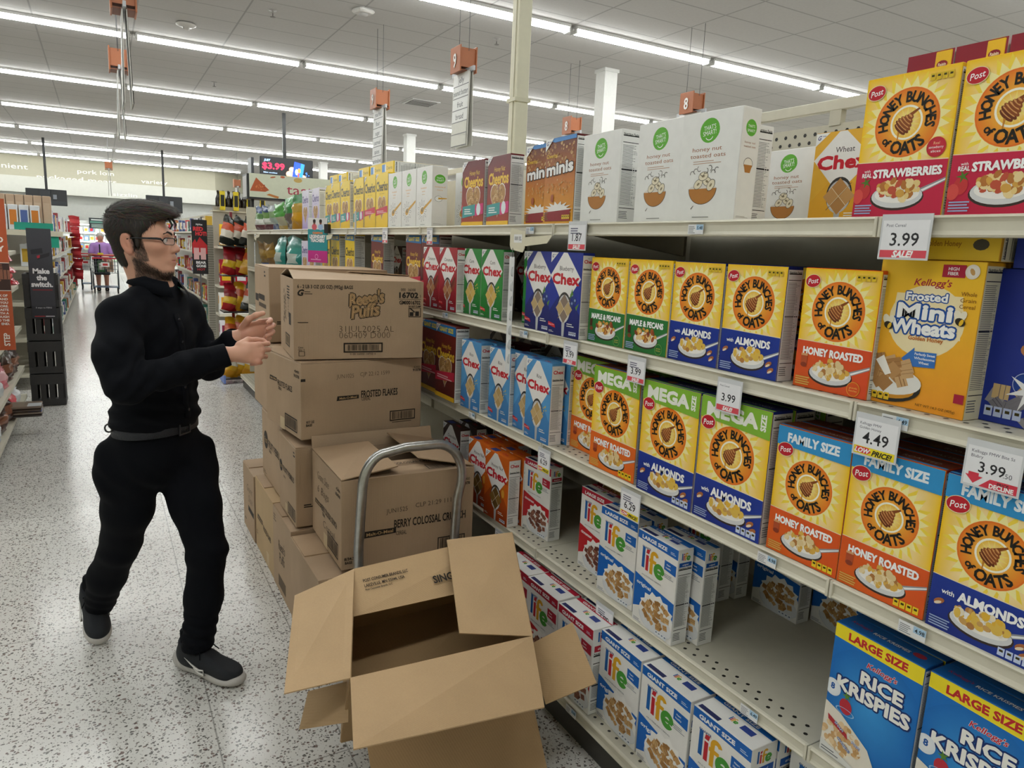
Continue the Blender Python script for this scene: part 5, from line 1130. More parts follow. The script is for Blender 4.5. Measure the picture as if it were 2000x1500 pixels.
for s in (-1, 1):
    e = hp(-.022, s*.077, -.02); EM = np.array((HF*.95+HL*.35*-s*.0+HU*.2, HL, HU)); EM[0] /= np.linalg.norm(EM[0])
    V.ell(e, (.021, .0085, .034), EM, k=.006); V.ell(e+HL*s*.009-HF*-.002, (.0135, .007, .024), EM, k=.004, op='sub'); V.ell(e+HL*s*.003+HF*.004-HU*.002, (.006, .004, .012), EM, k=.003); V.ell(e-HU*.028+HF*.004, (.011, .006, .01), EM, k=.006)
NB = np.array((.155, 2.825, 1.40)); V.cap(hp(-.022, 0, -.05), NB, .054, .06, .025); V.cap(NB, (.15, 2.8, 1.25), .062, .08, .05)
# torso and arms inside the clothes
shR, elR, wrR = np.array((.042, 2.668, 1.325)), np.array((.042, 2.53, 1.13)), np.array((.335, 2.515, 1.218))
shL, elL, wrL = np.array((.255, 2.915, 1.325)), np.array((.335, 2.90, 1.125)), np.array((.395, 2.715, 1.248))
V.cap((.15, 2.80, 1.25), (.145, 2.8, 1.02), .08, .08, .06)
V.chain([NB-np.array((0, 0, .05)), shR, elR, wrR], [.05, .045, .036, .026], .03); V.chain([NB-np.array((0, 0, .05)), shL, elL, wrL], [.05, .045, .036, .026], .03)
def hand(W, fwd, back, up, curl, spread, thumb, sc=1.0):
    """W wrist; back = direction the back of the hand faces; up = thumb side"""
    f, b, u = [np.array(q, float)/np.linalg.norm(q) for q in (fwd, back, up)]
    b = b-f*(b@f); b /= np.linalg.norm(b); u = np.cross(f, b) if np.cross(f, b)@u > 0 else -np.cross(f, b)
    P = lambda x, y, z: W+sc*(f*x+b*y+u*z); M = np.array((f, b, u))
    V.cap(W-f*.03, P(.03, 0, 0), .0265*sc, .025*sc, .015); V.ell(P(.055, 0, .004), (.05*sc, .0165*sc, .036*sc), M, k=.018)
    for z, x in ((.029, .092), (.010, .097), (-.010, .093), (-.028, .083)): V.cap(P(.045, .002, z*.6), P(x-.006, .004, z), .0115*sc, .0098*sc, .008)
    for j, (z, x, L) in enumerate(((.029, .092, 1.0), (.010, .097, 1.1), (-.010, .093, 1.02), (-.028, .083, .8))):
        a = curl[j]; p = P(x-.004, .004, z); r = .0092*sc if j < 3 else .0082*sc; V.ell(p+b*.002, (.0105*sc,)*3, M, k=.006)
        for seg, q in zip((.044, .027, .021), a):
            d = f*cos(q)-b*sin(q)+u*spread[j]; n = p+d*seg*L*sc; V.cap(p, n, r, r*.92, .0035); p = n; r *= .93
    p = P(.024, -.006, .03)
    for (dx, dy, dz), L, r in zip(thumb, (.042, .032, .026), (.0135, .0115, .0098)):
        d = f*dx+b*dy+u*dz; n = p+d/np.linalg.norm(d)*L*sc; V.cap(p, n, r*sc, r*.92*sc, .006); p = n
hand(wrR+np.array((.03, 0, .004)), (1, -.02, .02), (.05, -1, .12), (0, .1, 1), [(.75, 1.7, 2.3), (.9, 1.85, 2.5), (1.05, 2.0, 2.6), (1.2, 2.1, 2.7)], (.05, 0, -.08, -.16), ((.8, -.55, .35), (.95, -.5, .0), (1, -.3, -.1)))
hand(wrL+np.array((.022, -.008, .008)), (.93, -.22, .32), (.15, 1, .05), (-.2, .1, 1), [(.6, 1.5, 2.1), (.75, 1.7, 2.4), (.85, 1.8, 2.5), (.95, 1.9, 2.6)], (.02, 0, -.04, -.1), ((.75, -.45, .6), (.95, -.25, .25), (1, -.1, .0)))
v, F = V.mesh(); rel = v-HC; f_, l_, u_ = rel@HF, rel@HL, rel@HU
sk = np.array(lin('#d9a58c')); skp = np.array(lin('#c67f6c')); cols = np.tile(sk, (len(v), 1))
def blend(w, c): global cols; w = np.clip(w, 0, 1)[:, None]; cols = cols*(1-w)+np.array(c)*w
hd = (v[:, 2] > 1.42) & (np.linalg.norm(rel, axis=1) < .2)
nz = npnoise(v, 260, 4)+.5*npnoise(v, 90, 2)
g = lambda a, c, r: np.exp(-((np.linalg.norm((rel-(HF*c[0]+HL*c[1]*np.sign(l_)[:, None]*0+HU*c[2])), axis=1))/r)**2)
ear = (np.abs(l_) > .068) & (f_ < .0) & (u_ < .02) & (u_ > -.06) & hd; blend(ear*.5, skp)
nose = np.exp(-(((f_-.118)/.016)**2+(l_/.018)**2+((u_+.034)/.016)**2))*hd; blend(nose*.5, skp)
chk = np.exp(-(((np.abs(l_)-.046)/.022)**2+((u_+.03)/.022)**2+((f_-.06)/.03)**2))*hd; blend(chk*.35, skp)
lip = np.exp(-(((f_-.104)/.012)**2+(l_/.018)**2+((u_+.071)/.0095)**2)*1.2)*hd; blend(lip*1.1, lin('#b8665c'))
hc = np.array(lin('#2a2320'))
side = ((np.abs(l_) > .045) & (f_ > -.022) & (f_ < .022+.25*np.maximum(0, -.0-u_)) & (u_ < .03) & (u_ > -.075)) * np.clip((.024-np.abs(f_-.004-.25*np.maximum(0, -u_)))/.012, 0, 1)
jaw = np.clip((-.083-u_+ .6*np.clip(.045-f_, -.03, .05))/.016, 0, 1)*(f_ > -.012)*(u_ > -.14)*np.clip((f_+.02)/.02, 0, 1)
jaw = jaw*(1-np.clip(np.exp(-(((u_+.07)/.013)**2+(l_/.028)**2))*1.3, 0, 1)*(f_ > .06))
mous = np.exp(-(((u_+.056)/.007)**2+(l_/.03)**2))*(f_ > .08)*.4
bw = np.clip(np.maximum(np.maximum(side, jaw), mous), 0, 1)*hd; blend(bw*(.72+.25*nz), hc)
sc_ = np.clip((u_-.01-.6*np.maximum(0, f_+.02))/.03, 0, 1)*(f_ < .075)*hd; blend(np.where((u_ > .055+.25*f_) | ((f_ < .0) & (u_ > -.05) & (np.abs(l_) < .071)), 1, 0)*hd*.95, hc)
kn = (v[:, 0] > .42)&(v[:, 2] < 1.33); blend(kn*np.clip(.25+.3*npnoise(v, 60, 7), 0, .5), skp)
body = np_mesh('body', v, F, SKIN, person, cols)
bw_v, vN = bw, None
nr = np.zeros_like(v); fn = np.cross(v[F[:, 2]]-v[F[:, 0]], v[F[:, 3]]-v[F[:, 1]])
for i in range(4): np.add.at(nr, F[:, i], fn)
nr /= np.linalg.norm(nr, axis=1)[:, None]+1e-12
rs = np.random.RandomState(5); pick = np.where((bw > .35) & (rs.rand(len(v)) < .8*bw))[0]; mb = MB()
strands(mb, v[pick], [HF*.5-HU for _ in pick], nr[pick], .0075, .0011, 3, lin('#1b1614'), lin('#3d322b'), .8, .35)
mb.build('beard', MATTE, person)
# hair: a shaped cap under combed locks
H = Vol(HC-.16, HC+.17, .0035); H.ell(hp(-.016, 0, .046), (.1, .081, .078), HM, k=.01); H.ell(hp(.045, 0, .092), (.062, .06, .03), HM, k=.03); H.ell(hp(-.048, 0, .01), (.058, .073, .06), HM, k=.03); H.cap(hp(-.052, -.028, -.05), hp(-.052, .028, -.05), .028, .028, .03); H.cap(hp(-.04, -.028, -.085), hp(-.04, .028, -.085), .02, .02, .03); H.ell(hp(.085, -.015, .085), (.03, .045, .018), HM, k=.02)
for s in (-1, 1): H.cap(hp(.006, s*.071, .03), hp(.006, s*.069, -.025), .011, .008, .012)
H.ell(hp(.098, 0, .005), (.074, .12, .066), HM, k=.012, op='sub'); H.ell(hp(.07, 0, -.08), (.07, .1, .07), HM, k=.01, op='sub')
for s in (-1, 1): H.ell(hp(-.024, s*.086, -.024), (.027, .03, .041), HM, k=.006, op='sub')
H.plane_cut(hp(-.05, 0, -.1), -HU+HF*.0)
hv, hF = H.mesh(); hv = hv+0; hn = np.zeros_like(hv); q = np.cross(hv[hF[:, 2]]-hv[hF[:, 0]], hv[hF[:, 3]]-hv[hF[:, 1]])
for i in range(4): np.add.at(hn, hF[:, i], q)
hn /= np.linalg.norm(hn, axis=1)[:, None]+1e-12
hair = np_mesh('hair', hv+hn*(.003*npnoise(hv, 150, 9))[:, None], hF, attr_mat('hair', .55), person, np.tile(np.array(lin('#231d1a')), (len(hv), 1)))
hr = hv-HC; hf, hl, hu = hr@HF, hr@HL, hr@HU; pk = np.where(rs.rand(len(hv)) < .42)[0]; mb = MB()
dirs = [(HF*(1.0 if hu[i] > .06 else .25)-HU*(.1 if hu[i] > .06 else 1.0)-HF*(.7 if hf[i] < -.05 else 0)) for i in pk]
pt_ = np.array([i for i in pk if hu[i] > .055]); ps_ = np.array([i for i in pk if hu[i] <= .055]); dr = dict(zip(pk, dirs))
strands(mb, hv[pt_], [dr[i] for i in pt_], hn[pt_], .026, .0018, 8, lin('#1a1512'), lin('#544538'), .7, .2, .08)
strands(mb, hv[ps_], [dr[i] for i in ps_], hn[ps_], .014, .0016, 9, lin('#15110f'), lin('#3c3029'), .5, .1, .05)
mb.tube([hp(.075, -.03, .075), hp(.098, -.036, .068), hp(.108, -.035, .05), hp(.1, -.032, .036), hp(.093, -.03, .043)], [.004, .0045, .0035, .0025, .001], lin('#1c1714'), 6)
mb.tube([hp(.078, -.018, .078), hp(.104, -.018, .07), hp(.115, -.016, .052), hp(.11, -.014, .04)], [.004, .0045, .003, .001], lin('#241d19'), 6)
mb.build('hair_locks', attr_mat('hair', .55), hair)
for s in (-1, 1):
    m = MB(); m.tube([hp(.083, s*.05, .018), hp(.094, s*.038, .0255), hp(.0985, s*.02, .022), hp(.1, s*.011, .017)], [.0015, .0035, .004, .0025], lin('#2a211c'), 6); m.build('eyebrow', MATTE, person)
    m = MB(); e = hp(.0795, s*.034, -.001); m.lathe([(.0122*sin(pi*k/10), -.0122*cos(pi*k/10)) for k in range(11)], lin('#e8e2dc'), 14); eo = m.build('eye', attr_mat('eye', .15), person, loc=tuple(e)); m = MB(); d = (HF-HU*.1); m.lathe([(.0001, .0002), (.0028, .0), (.0055, -.0012)], lin('#3a2616'), 12); io = m.build('iris', attr_mat('eye', .15), eo); io.rotation_euler = Vector(d).to_track_quat('Z', 'Y').to_euler(); io.location = tuple(d*.0121/np.linalg.norm(d))
    m = MB(); m.tube([hp(.085+.006*sin(pi*t/6), s*(.021+.0043*t), .0035+.006*sin(pi*t/6)) for t in range(7)], .0028, lin('#c78f78'), 6); m.build('eyelid', SKIN, person)
# spectacles
g_ = empty('spectacles'); g_.parent = person; BK = attr_mat('spectacle_frame', .25)
glass = bpy.data.materials.new('lens_glass'); glass.use_nodes = True; _g = glass.node_tree.nodes['Principled BSDF']; _g.inputs['Base Color'].default_value = (.82, .84, .88, 1); _g.inputs['Alpha'].default_value = .16; _g.inputs['Roughness'].default_value = .05; _g.inputs['Coat Weight'].default_value = .5
for s in (-1, 1):
    R0 = [hp(.109-.011*(1+cos(a))**1.4*.85, s*(.034+.0235*cos(a)), -.005+.0135*max(-.86, min(.8, sin(a)*1.15))) for a in [2*pi*k/20 for k in range(20)]]
    m = MB(); m.face([tuple(p) for p in R0], (.8, .82, .86)); m.build('lens', glass, g_)
    m = MB(); m.tube(R0, .0011, lin('#16161a'), 6, closed=True); m.tube(R0[0:11], .0017, lin('#16161a'), 6); m.tube([R0[0], hp(.08, s*.066, .001), hp(.07, s*.073, .002), hp(.0, s*.079, -.001), hp(-.022, s*.08, -.006)], [.0022, .0026, .0026, .002, .0018], lin('#16161a'), 6, flat=1.5); m.build('temple_arm', BK, g_)
m = MB(); m.tube([hp(.109, -.0095, -.002), hp(.113, 0, .002), hp(.109, .0095, -.002)], .0014, lin('#16161a'), 6); m.build('bridge', BK, g_)
# shirt
CLOTH = attr_mat('black_cloth', .82, bump=.12, bscale=700, spec=.12); BLK = np.array(lin('#0c0e14'))
S = Vol((-.13, 2.36, .88), (.50, 3.1, 1.47), .0055)
TF = np.array((.74, -.67, 0)); TL = np.array((.67, .74, 0)); TM = np.array((TF, TL, (0, 0, 1)))
S.ell((.152, 2.79, 1.24), (.108, .168, .165), TM, k=.03); S.ell((.143, 2.79, 1.06), (.118, .165, .19), TM, k=.06); S.ell((.141, 2.79, .965), (.125, .172, .06), TM, k=.05)
S.chain([(.155, 2.815, 1.40), tuple(shR+np.array((.004, .01, .012)))], [.058, .058], .05); S.chain([(.155, 2.815, 1.40), tuple(shL+np.array((-.004, -.01, .012)))], [.058, .058], .05)
S.chain([shR, shR*.45+elR*.55+np.array((-.012, -.004, 0)), elR], [.07, .066, .058], .035); S.chain([elR, elR*.4+wrR*.6, wrR-np.array((.012, 0, 0))], [.056, .05, .037], .02)
S.chain([shL, elL], [.068, .056], .04); S.chain([elL, wrL-np.array((.008, 0, .003))], [.054, .037], .02)
S.cap(NB+np.array((0, 0, .0)), hp(-.02, 0, -.05), .061, .06, .02, 'sub'); S.plane_cut((0, 0, .905), (0, 0, -1)); S.plane_cut(NB+np.array((.02, -.02, .045)), (.32, -.3, 1))
def folds(X, Y, Z):
    tor = np.exp(-((Z-1.0)/.1)**2)*.004*np.sin(Z*120+X*30+Y*22)
    arm = np.exp(-(((X-.08)/.1)**2+((Y-2.53)/.08)**2+((Z-1.15)/.08)**2))*.005*np.sin(X*110-Z*85+Y*30)
    ches = np.exp(-((Z-1.25)/.12)**2)*.0022*np.sin((X*50-Z*62+Y*20))
    fore = np.exp(-(((Y-2.51)/.06)**2+((X-.22)/.1)**2+((Z-1.18)/.06)**2))*.0028*np.sin(X*95+Z*70)
    arm2 = np.exp(-(((X-.03)/.09)**2+((Y-2.6)/.1)**2+((Z-1.25)/.09)**2))*.005*np.sin(Z*75+X*60+np.sin(X*40+Y*30)*1.2)
    low = np.exp(-((Z-1.12)/.1)**2)*.0035*np.sin(X*45+Y*50+Z*25+np.sin(Z*50))
    return tor+arm*1.5+ches*1.4+fore*1.5+arm2+low
S.ripple(folds)
sv, sF = S.mesh(); shirt = np_mesh('shirt', sv, sF, CLOTH, person, np.tile(BLK, (len(sv), 1)))
ringp = lambda W, d, r, n=16: [tuple(W+np.cross(d, q)*r) for q in [np.array((0, 0, 1))]]
def cuff(name, W, d, r):
    d = np.array(d)/np.linalg.norm(d); a = np.cross(d, (0, 0, 1.)); a /= np.linalg.norm(a); b = np.cross(d, a); m = MB(); v_ = []; n = 20
    for (s_, rr) in ((-.05, r*1.1), (0, r), (.004, r-.002), (.0, r-.005), (-.02, r-.006)):
        v_ += [W+d*s_+a*rr*cos(2*pi*k/n)+b*rr*sin(2*pi*k/n) for k in range(n)]
    m.mesh(v_, [(i*n+k, i*n+(k+1) % n, (i+1)*n+(k+1) % n, (i+1)*n+k) for i in range(4) for k in range(n)], tuple(BLK), True); m.build('cuff', CLOTH, shirt)
cuff('cuff', wrR+np.array((.012, 0, .003)), wrR-elR, .039); cuff('cuff', wrL+np.array((.006, -.004, .004)), wrL-elL, .038)
# collar: folded band open at the front, and the button placket
m = MB(); n = 28; rows = []
for k in range(n+1):
    a = rad(22)+(2*pi-rad(44))*k/n; d = TF*cos(a)+TL*sin(a); fr = (1+cos(a))/2; c = NB+np.array((.008, -.008, .045))
    top = c+d*(.068+.006*fr)+np.array((0, 0, .045-.045*fr)); lowp = c+d*(.092+.016*fr)+np.array((0, 0, -.006-.05*fr**2)); inn = c+d*(.06+.006*fr)+np.array((0, 0, -.02-.03*fr)); rows.append((inn, top-d*.003, top, lowp, lowp-d*.004))
v_ = [p for r in rows for p in r]; m.mesh(v_, [(i*5+j, i*5+j+1, (i+1)*5+j+1, (i+1)*5+j) for i in range(n) for j in range(4)], tuple(BLK*1.25), True); m.build('collar', CLOTH, shirt)
def on_shirt(z, off=.003):
    c = np.array((.148, 2.79, z)); best = None
    dd = sv-c; t = dd@TF; w = np.abs(dd@TL)+np.abs(dd[:, 2])*1.0; i = np.argmin(w-.15*np.maximum(t, 0)+np.where(t < .03, 9, 0)); return sv[i]+TF*off
pts = [on_shirt(z, .001) for z in np.linspace(1.34, .97, 16)]
m = MB(); v_ = []
for p in pts: v_ += [p-TL*.014, p-TL*.012+TF*.0025, p+TL*.012+TF*.0025, p+TL*.014]
m.mesh(v_, [(i*4+j, i*4+j+1, (i+1)*4+j+1, (i+1)*4+j) for i in range(15) for j in range(3)], tuple(BLK*1.1), True); m.build('placket', CLOTH, shirt)
for z in (1.32, 1.24, 1.16, 1.08, 1.0):
    p = on_shirt(z, .0045); m = MB(); m.lathe([(.0055, 0), (.0055, .0015), (.003, .002)], lin('#2a2c34'), 12); b = m.build('button', BK, shirt); b.location = tuple(p); b.rotation_euler = Vector(TF).to_track_quat('Z', 'Y').to_euler()
# trousers
T = Vol((-.2, 2.5, .03), (.42, 3.24, .98), .006)
T.ell((.138, 2.79, .90), (.112, .163, .12), TM, k=.03); T.ell((.135, 2.80, .82), (.125, .165, .11), TM, k=.05)
hR, kR, aR = np.array((.055, 2.765, .79)), np.array((.006, 2.90, .455)), np.array((-.077, 3.115, .135))
hL, kL, aL = np.array((.215, 2.81, .79)), np.array((.283, 2.685, .47)), np.array((.238, 2.672, .11))
T.chain([hR, hR*.5+kR*.5+np.array((.006, -.01, 0)), kR, kR*.5+aR*.5+np.array((-.008, .0, 0)), aR], [.096, .084, .067, .066, .056], .03)
T.chain([hL, hL*.5+kL*.5+np.array((.008, 0, 0)), kL, kL*.5+aL*.5+np.array((.006, .008, 0)), aL], [.098, .085, .067, .064, .056], .03)
T.ell((-.028, 2.75, .80), (.03, .04, .09), None, k=.06); T.ell((.312, 2.82, .76), (.03, .04, .1), None, k=.06)
T.plane_cut((0, 0, .955), (0, 0, 1)); T.plane_cut(aR-np.array((0, 0, .01)), aR-kR); T.plane_cut(aL-np.array((0, 0, .012)), np.array((0, 0, -1.)))
def tf(X, Y, Z):
    r = 0
    for c, s_ in ((kR, 40), (kL, 55), (aR+np.array((0, 0, .05)), 90), (aL+np.array((0, 0, .06)), 95)): r = r+np.exp(-(((X-c[0])/.1)**2+((Y-c[1])/.1)**2+((Z-c[2])/.075)**2))*.0055*np.sin(Z*s_*1.5+X*s_*.5)
    return r+np.exp(-((Z-.78)/.08)**2)*.003*np.sin(X*70+Z*60-Y*25)
T.ripple(tf); tv, tF_ = T.mesh(); trousers = np_mesh('trousers', tv, tF_, CLOTH, person, np.tile(np.array(lin('#090b11')), (len(tv), 1)))
m = MB(); v_ = []; n = 36
for dz, e in ((-.017, .0), (-.017, .004), (.015, .004), (.015, .0)):
    for k in range(n): a = 2*pi*k/n; v_.append(np.array((.141, 2.79, .935+dz))+TF*cos(a)*(.116+e)+TL*sin(a)*(.166+e))
m.mesh(v_, [(i*n+k, i*n+(k+1) % n, (i+1)*n+(k+1) % n, (i+1)*n+k) for i in range(3) for k in range(n)], lin('#23262e'), True); belt = m.build('belt', attr_mat('belt_weave', .5, bump=.8, bscale=260), person)
c = np.array((.141, 2.79, .935))+TF*.122-TL*.01; m = MB()
for a, b in (((-.03, -.022), (.03, -.016)), ((-.03, .016), (.03, .022)), ((-.03, -.016), (-.024, .016)), ((.024, -.016), (.03, .016))):
    v_ = [c+TL*x+np.array((0, 0, z))+TF*t for t in (0, .004) for x, z in ((a[0], a[1]), (b[0], a[1]), (b[0], b[1]), (a[0], b[1]))]; m.mesh(v_, [(3, 2, 1, 0), (4, 5, 6, 7), (0, 1, 5, 4), (1, 2, 6, 5), (2, 3, 7, 6), (3, 0, 4, 7)], lin('#2c2e34'))
m.build('buckle', attr_mat('spectacle_frame', .25), belt)
m = MB(); kx = np.array((-.004, 2.70, .955)); m.tube([kx+np.array((-.012*sin(2*pi*k/14)-.004, 0, .014*cos(2*pi*k/14))) for k in range(14)], .0028, lin('#15161a'), 6, closed=True); m.build('key_ring', BK, belt)
# running shoes
def shoe(heel, toe, pitch, mirror, label):
    heel, toe = np.array(heel, float), np.array(toe, float); f = toe-heel; L = np.linalg.norm(f); f /= L; u = np.array((0, 0, 1.)); u = u-f*(u@f); u /= np.linalg.norm(u); l = np.cross(u, f)
    M = np.array((f, l, u)); P = lambda x, y, z: heel+f*x*L+l*y*mirror+u*z
    o = empty('shoe'); o.parent = person
    lo = np.minimum(heel, toe)-.09; hi = np.maximum(heel, toe)+.13
    S_ = Vol(lo, hi, .004); S_.ell(P(.2, 0, .06), (.066, .037, .055), M, k=.02); S_.ell(P(.5, .0, .052), (.09, .042, .042), M, k=.03); S_.ell(P(.8, .003, .044), (.062, .046, .034), M, k=.03); S_.cap(P(.2, 0, .06), P(.2, 0, .115), .042, .043, .02); S_.cap(P(.3, 0, .07), P(.5, 0, .068), .04, .03, .02); S_.plane_cut(P(.5, 0, .024), -u); S_.plane_cut(P(.2, 0, .118), u+f*.25)
    a, b = S_.mesh(); np_mesh('upper', a, b, attr_mat('shoe_mesh', .75, bump=.6, bscale=500), o, np.tile(np.array(lin('#14181f')), (len(a), 1)))
    Q = Vol(lo, hi, .004); Q.ell(P(.14, 0, .026), (.06, .041, .026), M, k=.02); Q.ell(P(.5, 0, .02), (.1, .041, .019), M, k=.03); Q.ell(P(.8, .003, .02), (.068, .05, .02), M, k=.03); Q.cap(P(.0, 0, .04), P(.14, 0, .03), .022, .03, .02); Q.ell(P(.97, .003, .03), (.02, .032, .014), M, k=.02); Q.plane_cut(P(.5, 0, .003), -u)
    a, b = Q.mesh(); w = .5+.5*np.sin((a@f)*240+(a@u)*300); c_ = np.where(((a-heel)@f < .12*1)[:, None], 1-.16*w[:, None], 1.0)*np.array(lin('#b9b5b0')); np_mesh('sole', a, b, attr_mat('shoe_foam', .6), o, c_)
    for side in (-1, 1):
        m = MB(); m.tube([P(.42, side*.049, .048), P(.52, side*.0485, .036), P(.6, side*.0485, .034), P(.57, side*.0475, .05), P(.5, side*.0485, .046), P(.38, side*.0475, .058), P(.26, side*.046, .074)], [.002, .006, .005, .0035, .005, .003, .001], lin('#d9d6d0'), 6, flat=.5); m.build('swoosh', attr_mat('shoe_foam', .6), o)
    m = MB()
    for k in range(4): x = .42+.075*k; m.tube([P(x, -.026, .09-.008*k), P(x+.02, 0, .1-.01*k), P(x+.05, .026, .085-.008*k)], .0028, lin('#0f1116'), 6)
    for sgn in (-1, 1): m.tube([P(.4+.05*sin(t*pi/8)*1.0, sgn*(.005+.034*sin(pi*t/8)), .105+.02*sin(pi*t/8)) for t in range(9)], .0026, lin('#0f1116'), 6); m.tube([P(.4, 0, .105), P(.46, sgn*.03, .11), P(.52, sgn*.045, .085)], .0024, lin('#0f1116'), 6)
    m.build('laces', CLOTH, o)
    m = MB(); m.cap = None; m.tube([P(.2, 0, .09), P(.19, 0, .16)], [.036, .034], lin('#0c0e12'), 14); m.build('sock', CLOTH, o)
shoe((.182, 2.752, .0), (.357, 2.508, .0), 0, 1, 'l'); shoe((-.106, 3.20, .085), (-.093, 3.03, -.002), 0, 1, 'r') if False else shoe((-.112, 3.262, .105), (-.088, 3.035, .002), 0, 1, 'r')
tag(person, 'dark-haired bearded person in black shirt and trousers reaching towards the stacked cartons', 'person')

# ================================================================ signs, price cards and hanging strips on the cereal shelves
def price_card(name, x, y, z, w, h, price, foot, lines_=(), label='', sub=None):
    """hangs from the rail; x,y of the card's middle, z of its top edge"""
    o = empty('price_tag', (x, y, z), -pi/2)
    m = MB(); m.box((-w/2-.004, -.0005, -h-.004), (w/2+.004, .001, .012), lin('#d8dade')); m.build('clear_sleeve', attr_mat('sleeve', .2), o)
    a = Art(h/w, '#eeeef2'); b = h/w
    for k, t in enumerate(lines_): a.text(t, .08, b-.1-.1*k, .065, '#3a3a52', al='l', wmax=.84)
    if not lines_: a.lines(.1, b-.3, .7, b-.06, 3, '#6a6a80', .5)
    a.text(price, .5, b*.5, .27 if not sub else .22, '#1c1c22', wmax=.78, bold=.01)
    if sub: a.text(sub, .8, b*.42, .1, '#55555f', wmax=.22)
    if foot == 'sale': a.rect(0, 0, 1, b*.2, '#dd4a58'); a.text('SALE!', .5, b*.1, .13, '#ffffff', shear=.3, bold=.05)
    elif foot == 'low': a.rect(0, 0, 1, b*.22, '#f2dc1c'); a.poly([(.02, b*.11), (.06, b*.2), (.36, b*.2), (.44, b*.1), (.34, b*.0+.02), (.08, .03)], '#d62a3a'); a.text('LOW', .22, b*.11, .11, '#ffffff', shear=.3, bold=.04); a.text('PRICE!', .7, b*.1, .12, '#1c1c10', shear=.3, bold=.04, w=.48)
    elif foot == 'decline': a.poly([(.3, 0), (.5, b*.24), (1, b*.24), (1, 0)], '#d8344a'); a.text('PRICE', .74, b*.17, .06, '#4a1a20', bold=.03); a.text('DECLINE', .72, b*.08, .09, '#ffffff', bold=.04, w=.44); a.poly([(.02, b*.24), (.08, b*.24), (.08, b*.32), (.28, b*.32), (.28, b*.24), (.36, b*.24), (.19, b*.04)], '#d8344a')
    m = MB(); a.stamp(m, (-w/2, -.0008, -h), (1, 0, 0), (0, 0, 1), w); m.build('card', MATTE, o)
    return tag(o, label, 'price tag', 'hanging price tags')
def small_tag(x, y, z, price, label):
    o = empty('shelf_label', (x, y, z), -pi/2); a = Art(.45, '#e8e9ea'); a.rect(.55, .2, 1, .45, '#a9cbe6'); a.text(price, .78, .3, .15, '#20303c', wmax=.4, bold=.02); a.lines(.05, .05, .5, .4, 5, '#7a7c80', .4)
    m = MB(); m.box((-.028, 0, 0), (.028, .001, .0252), lin('#e8e9ea')); a.stamp(m, (-.028, -.0006, 0), (1, 0, 0), (0, 0, 1), .056); m.build('label_print', MATTE, o); return tag(o, label, 'shelf label', 'small shelf labels')
XT = 1.366
for (y, z, w, h, p, f, L, lab) in (
    (3.845, 1.685, .075, .064, '1.67', 'sale', (), 'price tag reading 1.67 under the white spoon boxes'), (3.22, 1.685, .06, .064, '1.67', 'sale', (), 'narrow price tag seen edge-on under the white nutrition panel box'),
    (1.985, 1.697, .095, .078, '1.87', 'sale', (), 'price tag reading 1.87 under the first tall white oats box'), (.862, 1.695, .095, .072, '3.99', 'sale', ('Post Cereal',), 'large sale tag reading 3.99 under the strawberry boxes'),
    (1.985, 1.300, .075, .064, '3.99', 'sale', (), 'sale tag reading 3.99 at the foot of the first maple box'), (1.635, 1.300, .075, .064, '3.99', 'sale', (), 'sale tag reading 3.99 between the maple and almond boxes'),
    (1.267, 1.297, .075, .072, '3.99', 'sale', ('Post Cereal',), 'sale tag reading 3.99 under the second almond box'), (.863, 1.292, .09, .075, '4.49', 'low', ('Kelloggs FMW', 'Golden Honey'), 'yellow-footed price tag reading 4.49 under the golden box'), (.638, 1.292, .09, .072, '3.99', 'decline', ('Kelloggs FMW Bite Sz', 'Blubry'), 'price tag with a red down arrow under the navy box'),
    (2.112, .890, .075, .075, '6.29', 'low', (), 'yellow-footed tag reading 6.29 above the lone red-banded white box'), (1.615, .890, .085, .075, '6.29', 'low', (), 'yellow-footed tag reading 6.29 above the blue-banded white boxes'),
    (1.700, .470, .085, .064, '3.89', 'sale', (), 'sale tag reading 3.89 above the deep blue-banded boxes'), (2.42, .462, .06, .085, '3.89', 'sale', (), 'small tag half hidden behind the open carton')):
    price_card('t', XT, y, z, w, h, p, f, L, lab, '.50' if f == 'decline' else None)
for y, z, p, lab in ((1.445, 1.668, '5.48', 'shelf label reading 5.48 on the top rail'), (.868, 1.668, '3.99', 'shelf label half behind the large 3.99 tag'), (1.10, .878, '4.98', 'shelf label reading 4.98 under the first blue-topped box'), (.735, .878, '4.98', 'shelf label reading 4.98 under the second blue-topped box'), (1.10, .462, '6.49', 'shelf label reading 6.49 on the rail of the empty stretch'), (2.30, 1.668, '1.10', 'shelf label above the hanging strip bracket'), (2.72, .878, '3.48', 'shelf label under the light blue boxes'), (3.03, 1.285, '3.48', 'shelf label under the red diamond boxes'), (2.31, 1.285, '3.48', 'shelf label right of the white strip'), (1.72, .104, '5.98', 'shelf label low on the bottom rail'), (.832, 1.285, '4.49', 'shelf label peeping from behind the 4.49 tag')):
    small_tag(XT+.006 if z > .2 else 1.272, y, z, p, lab)
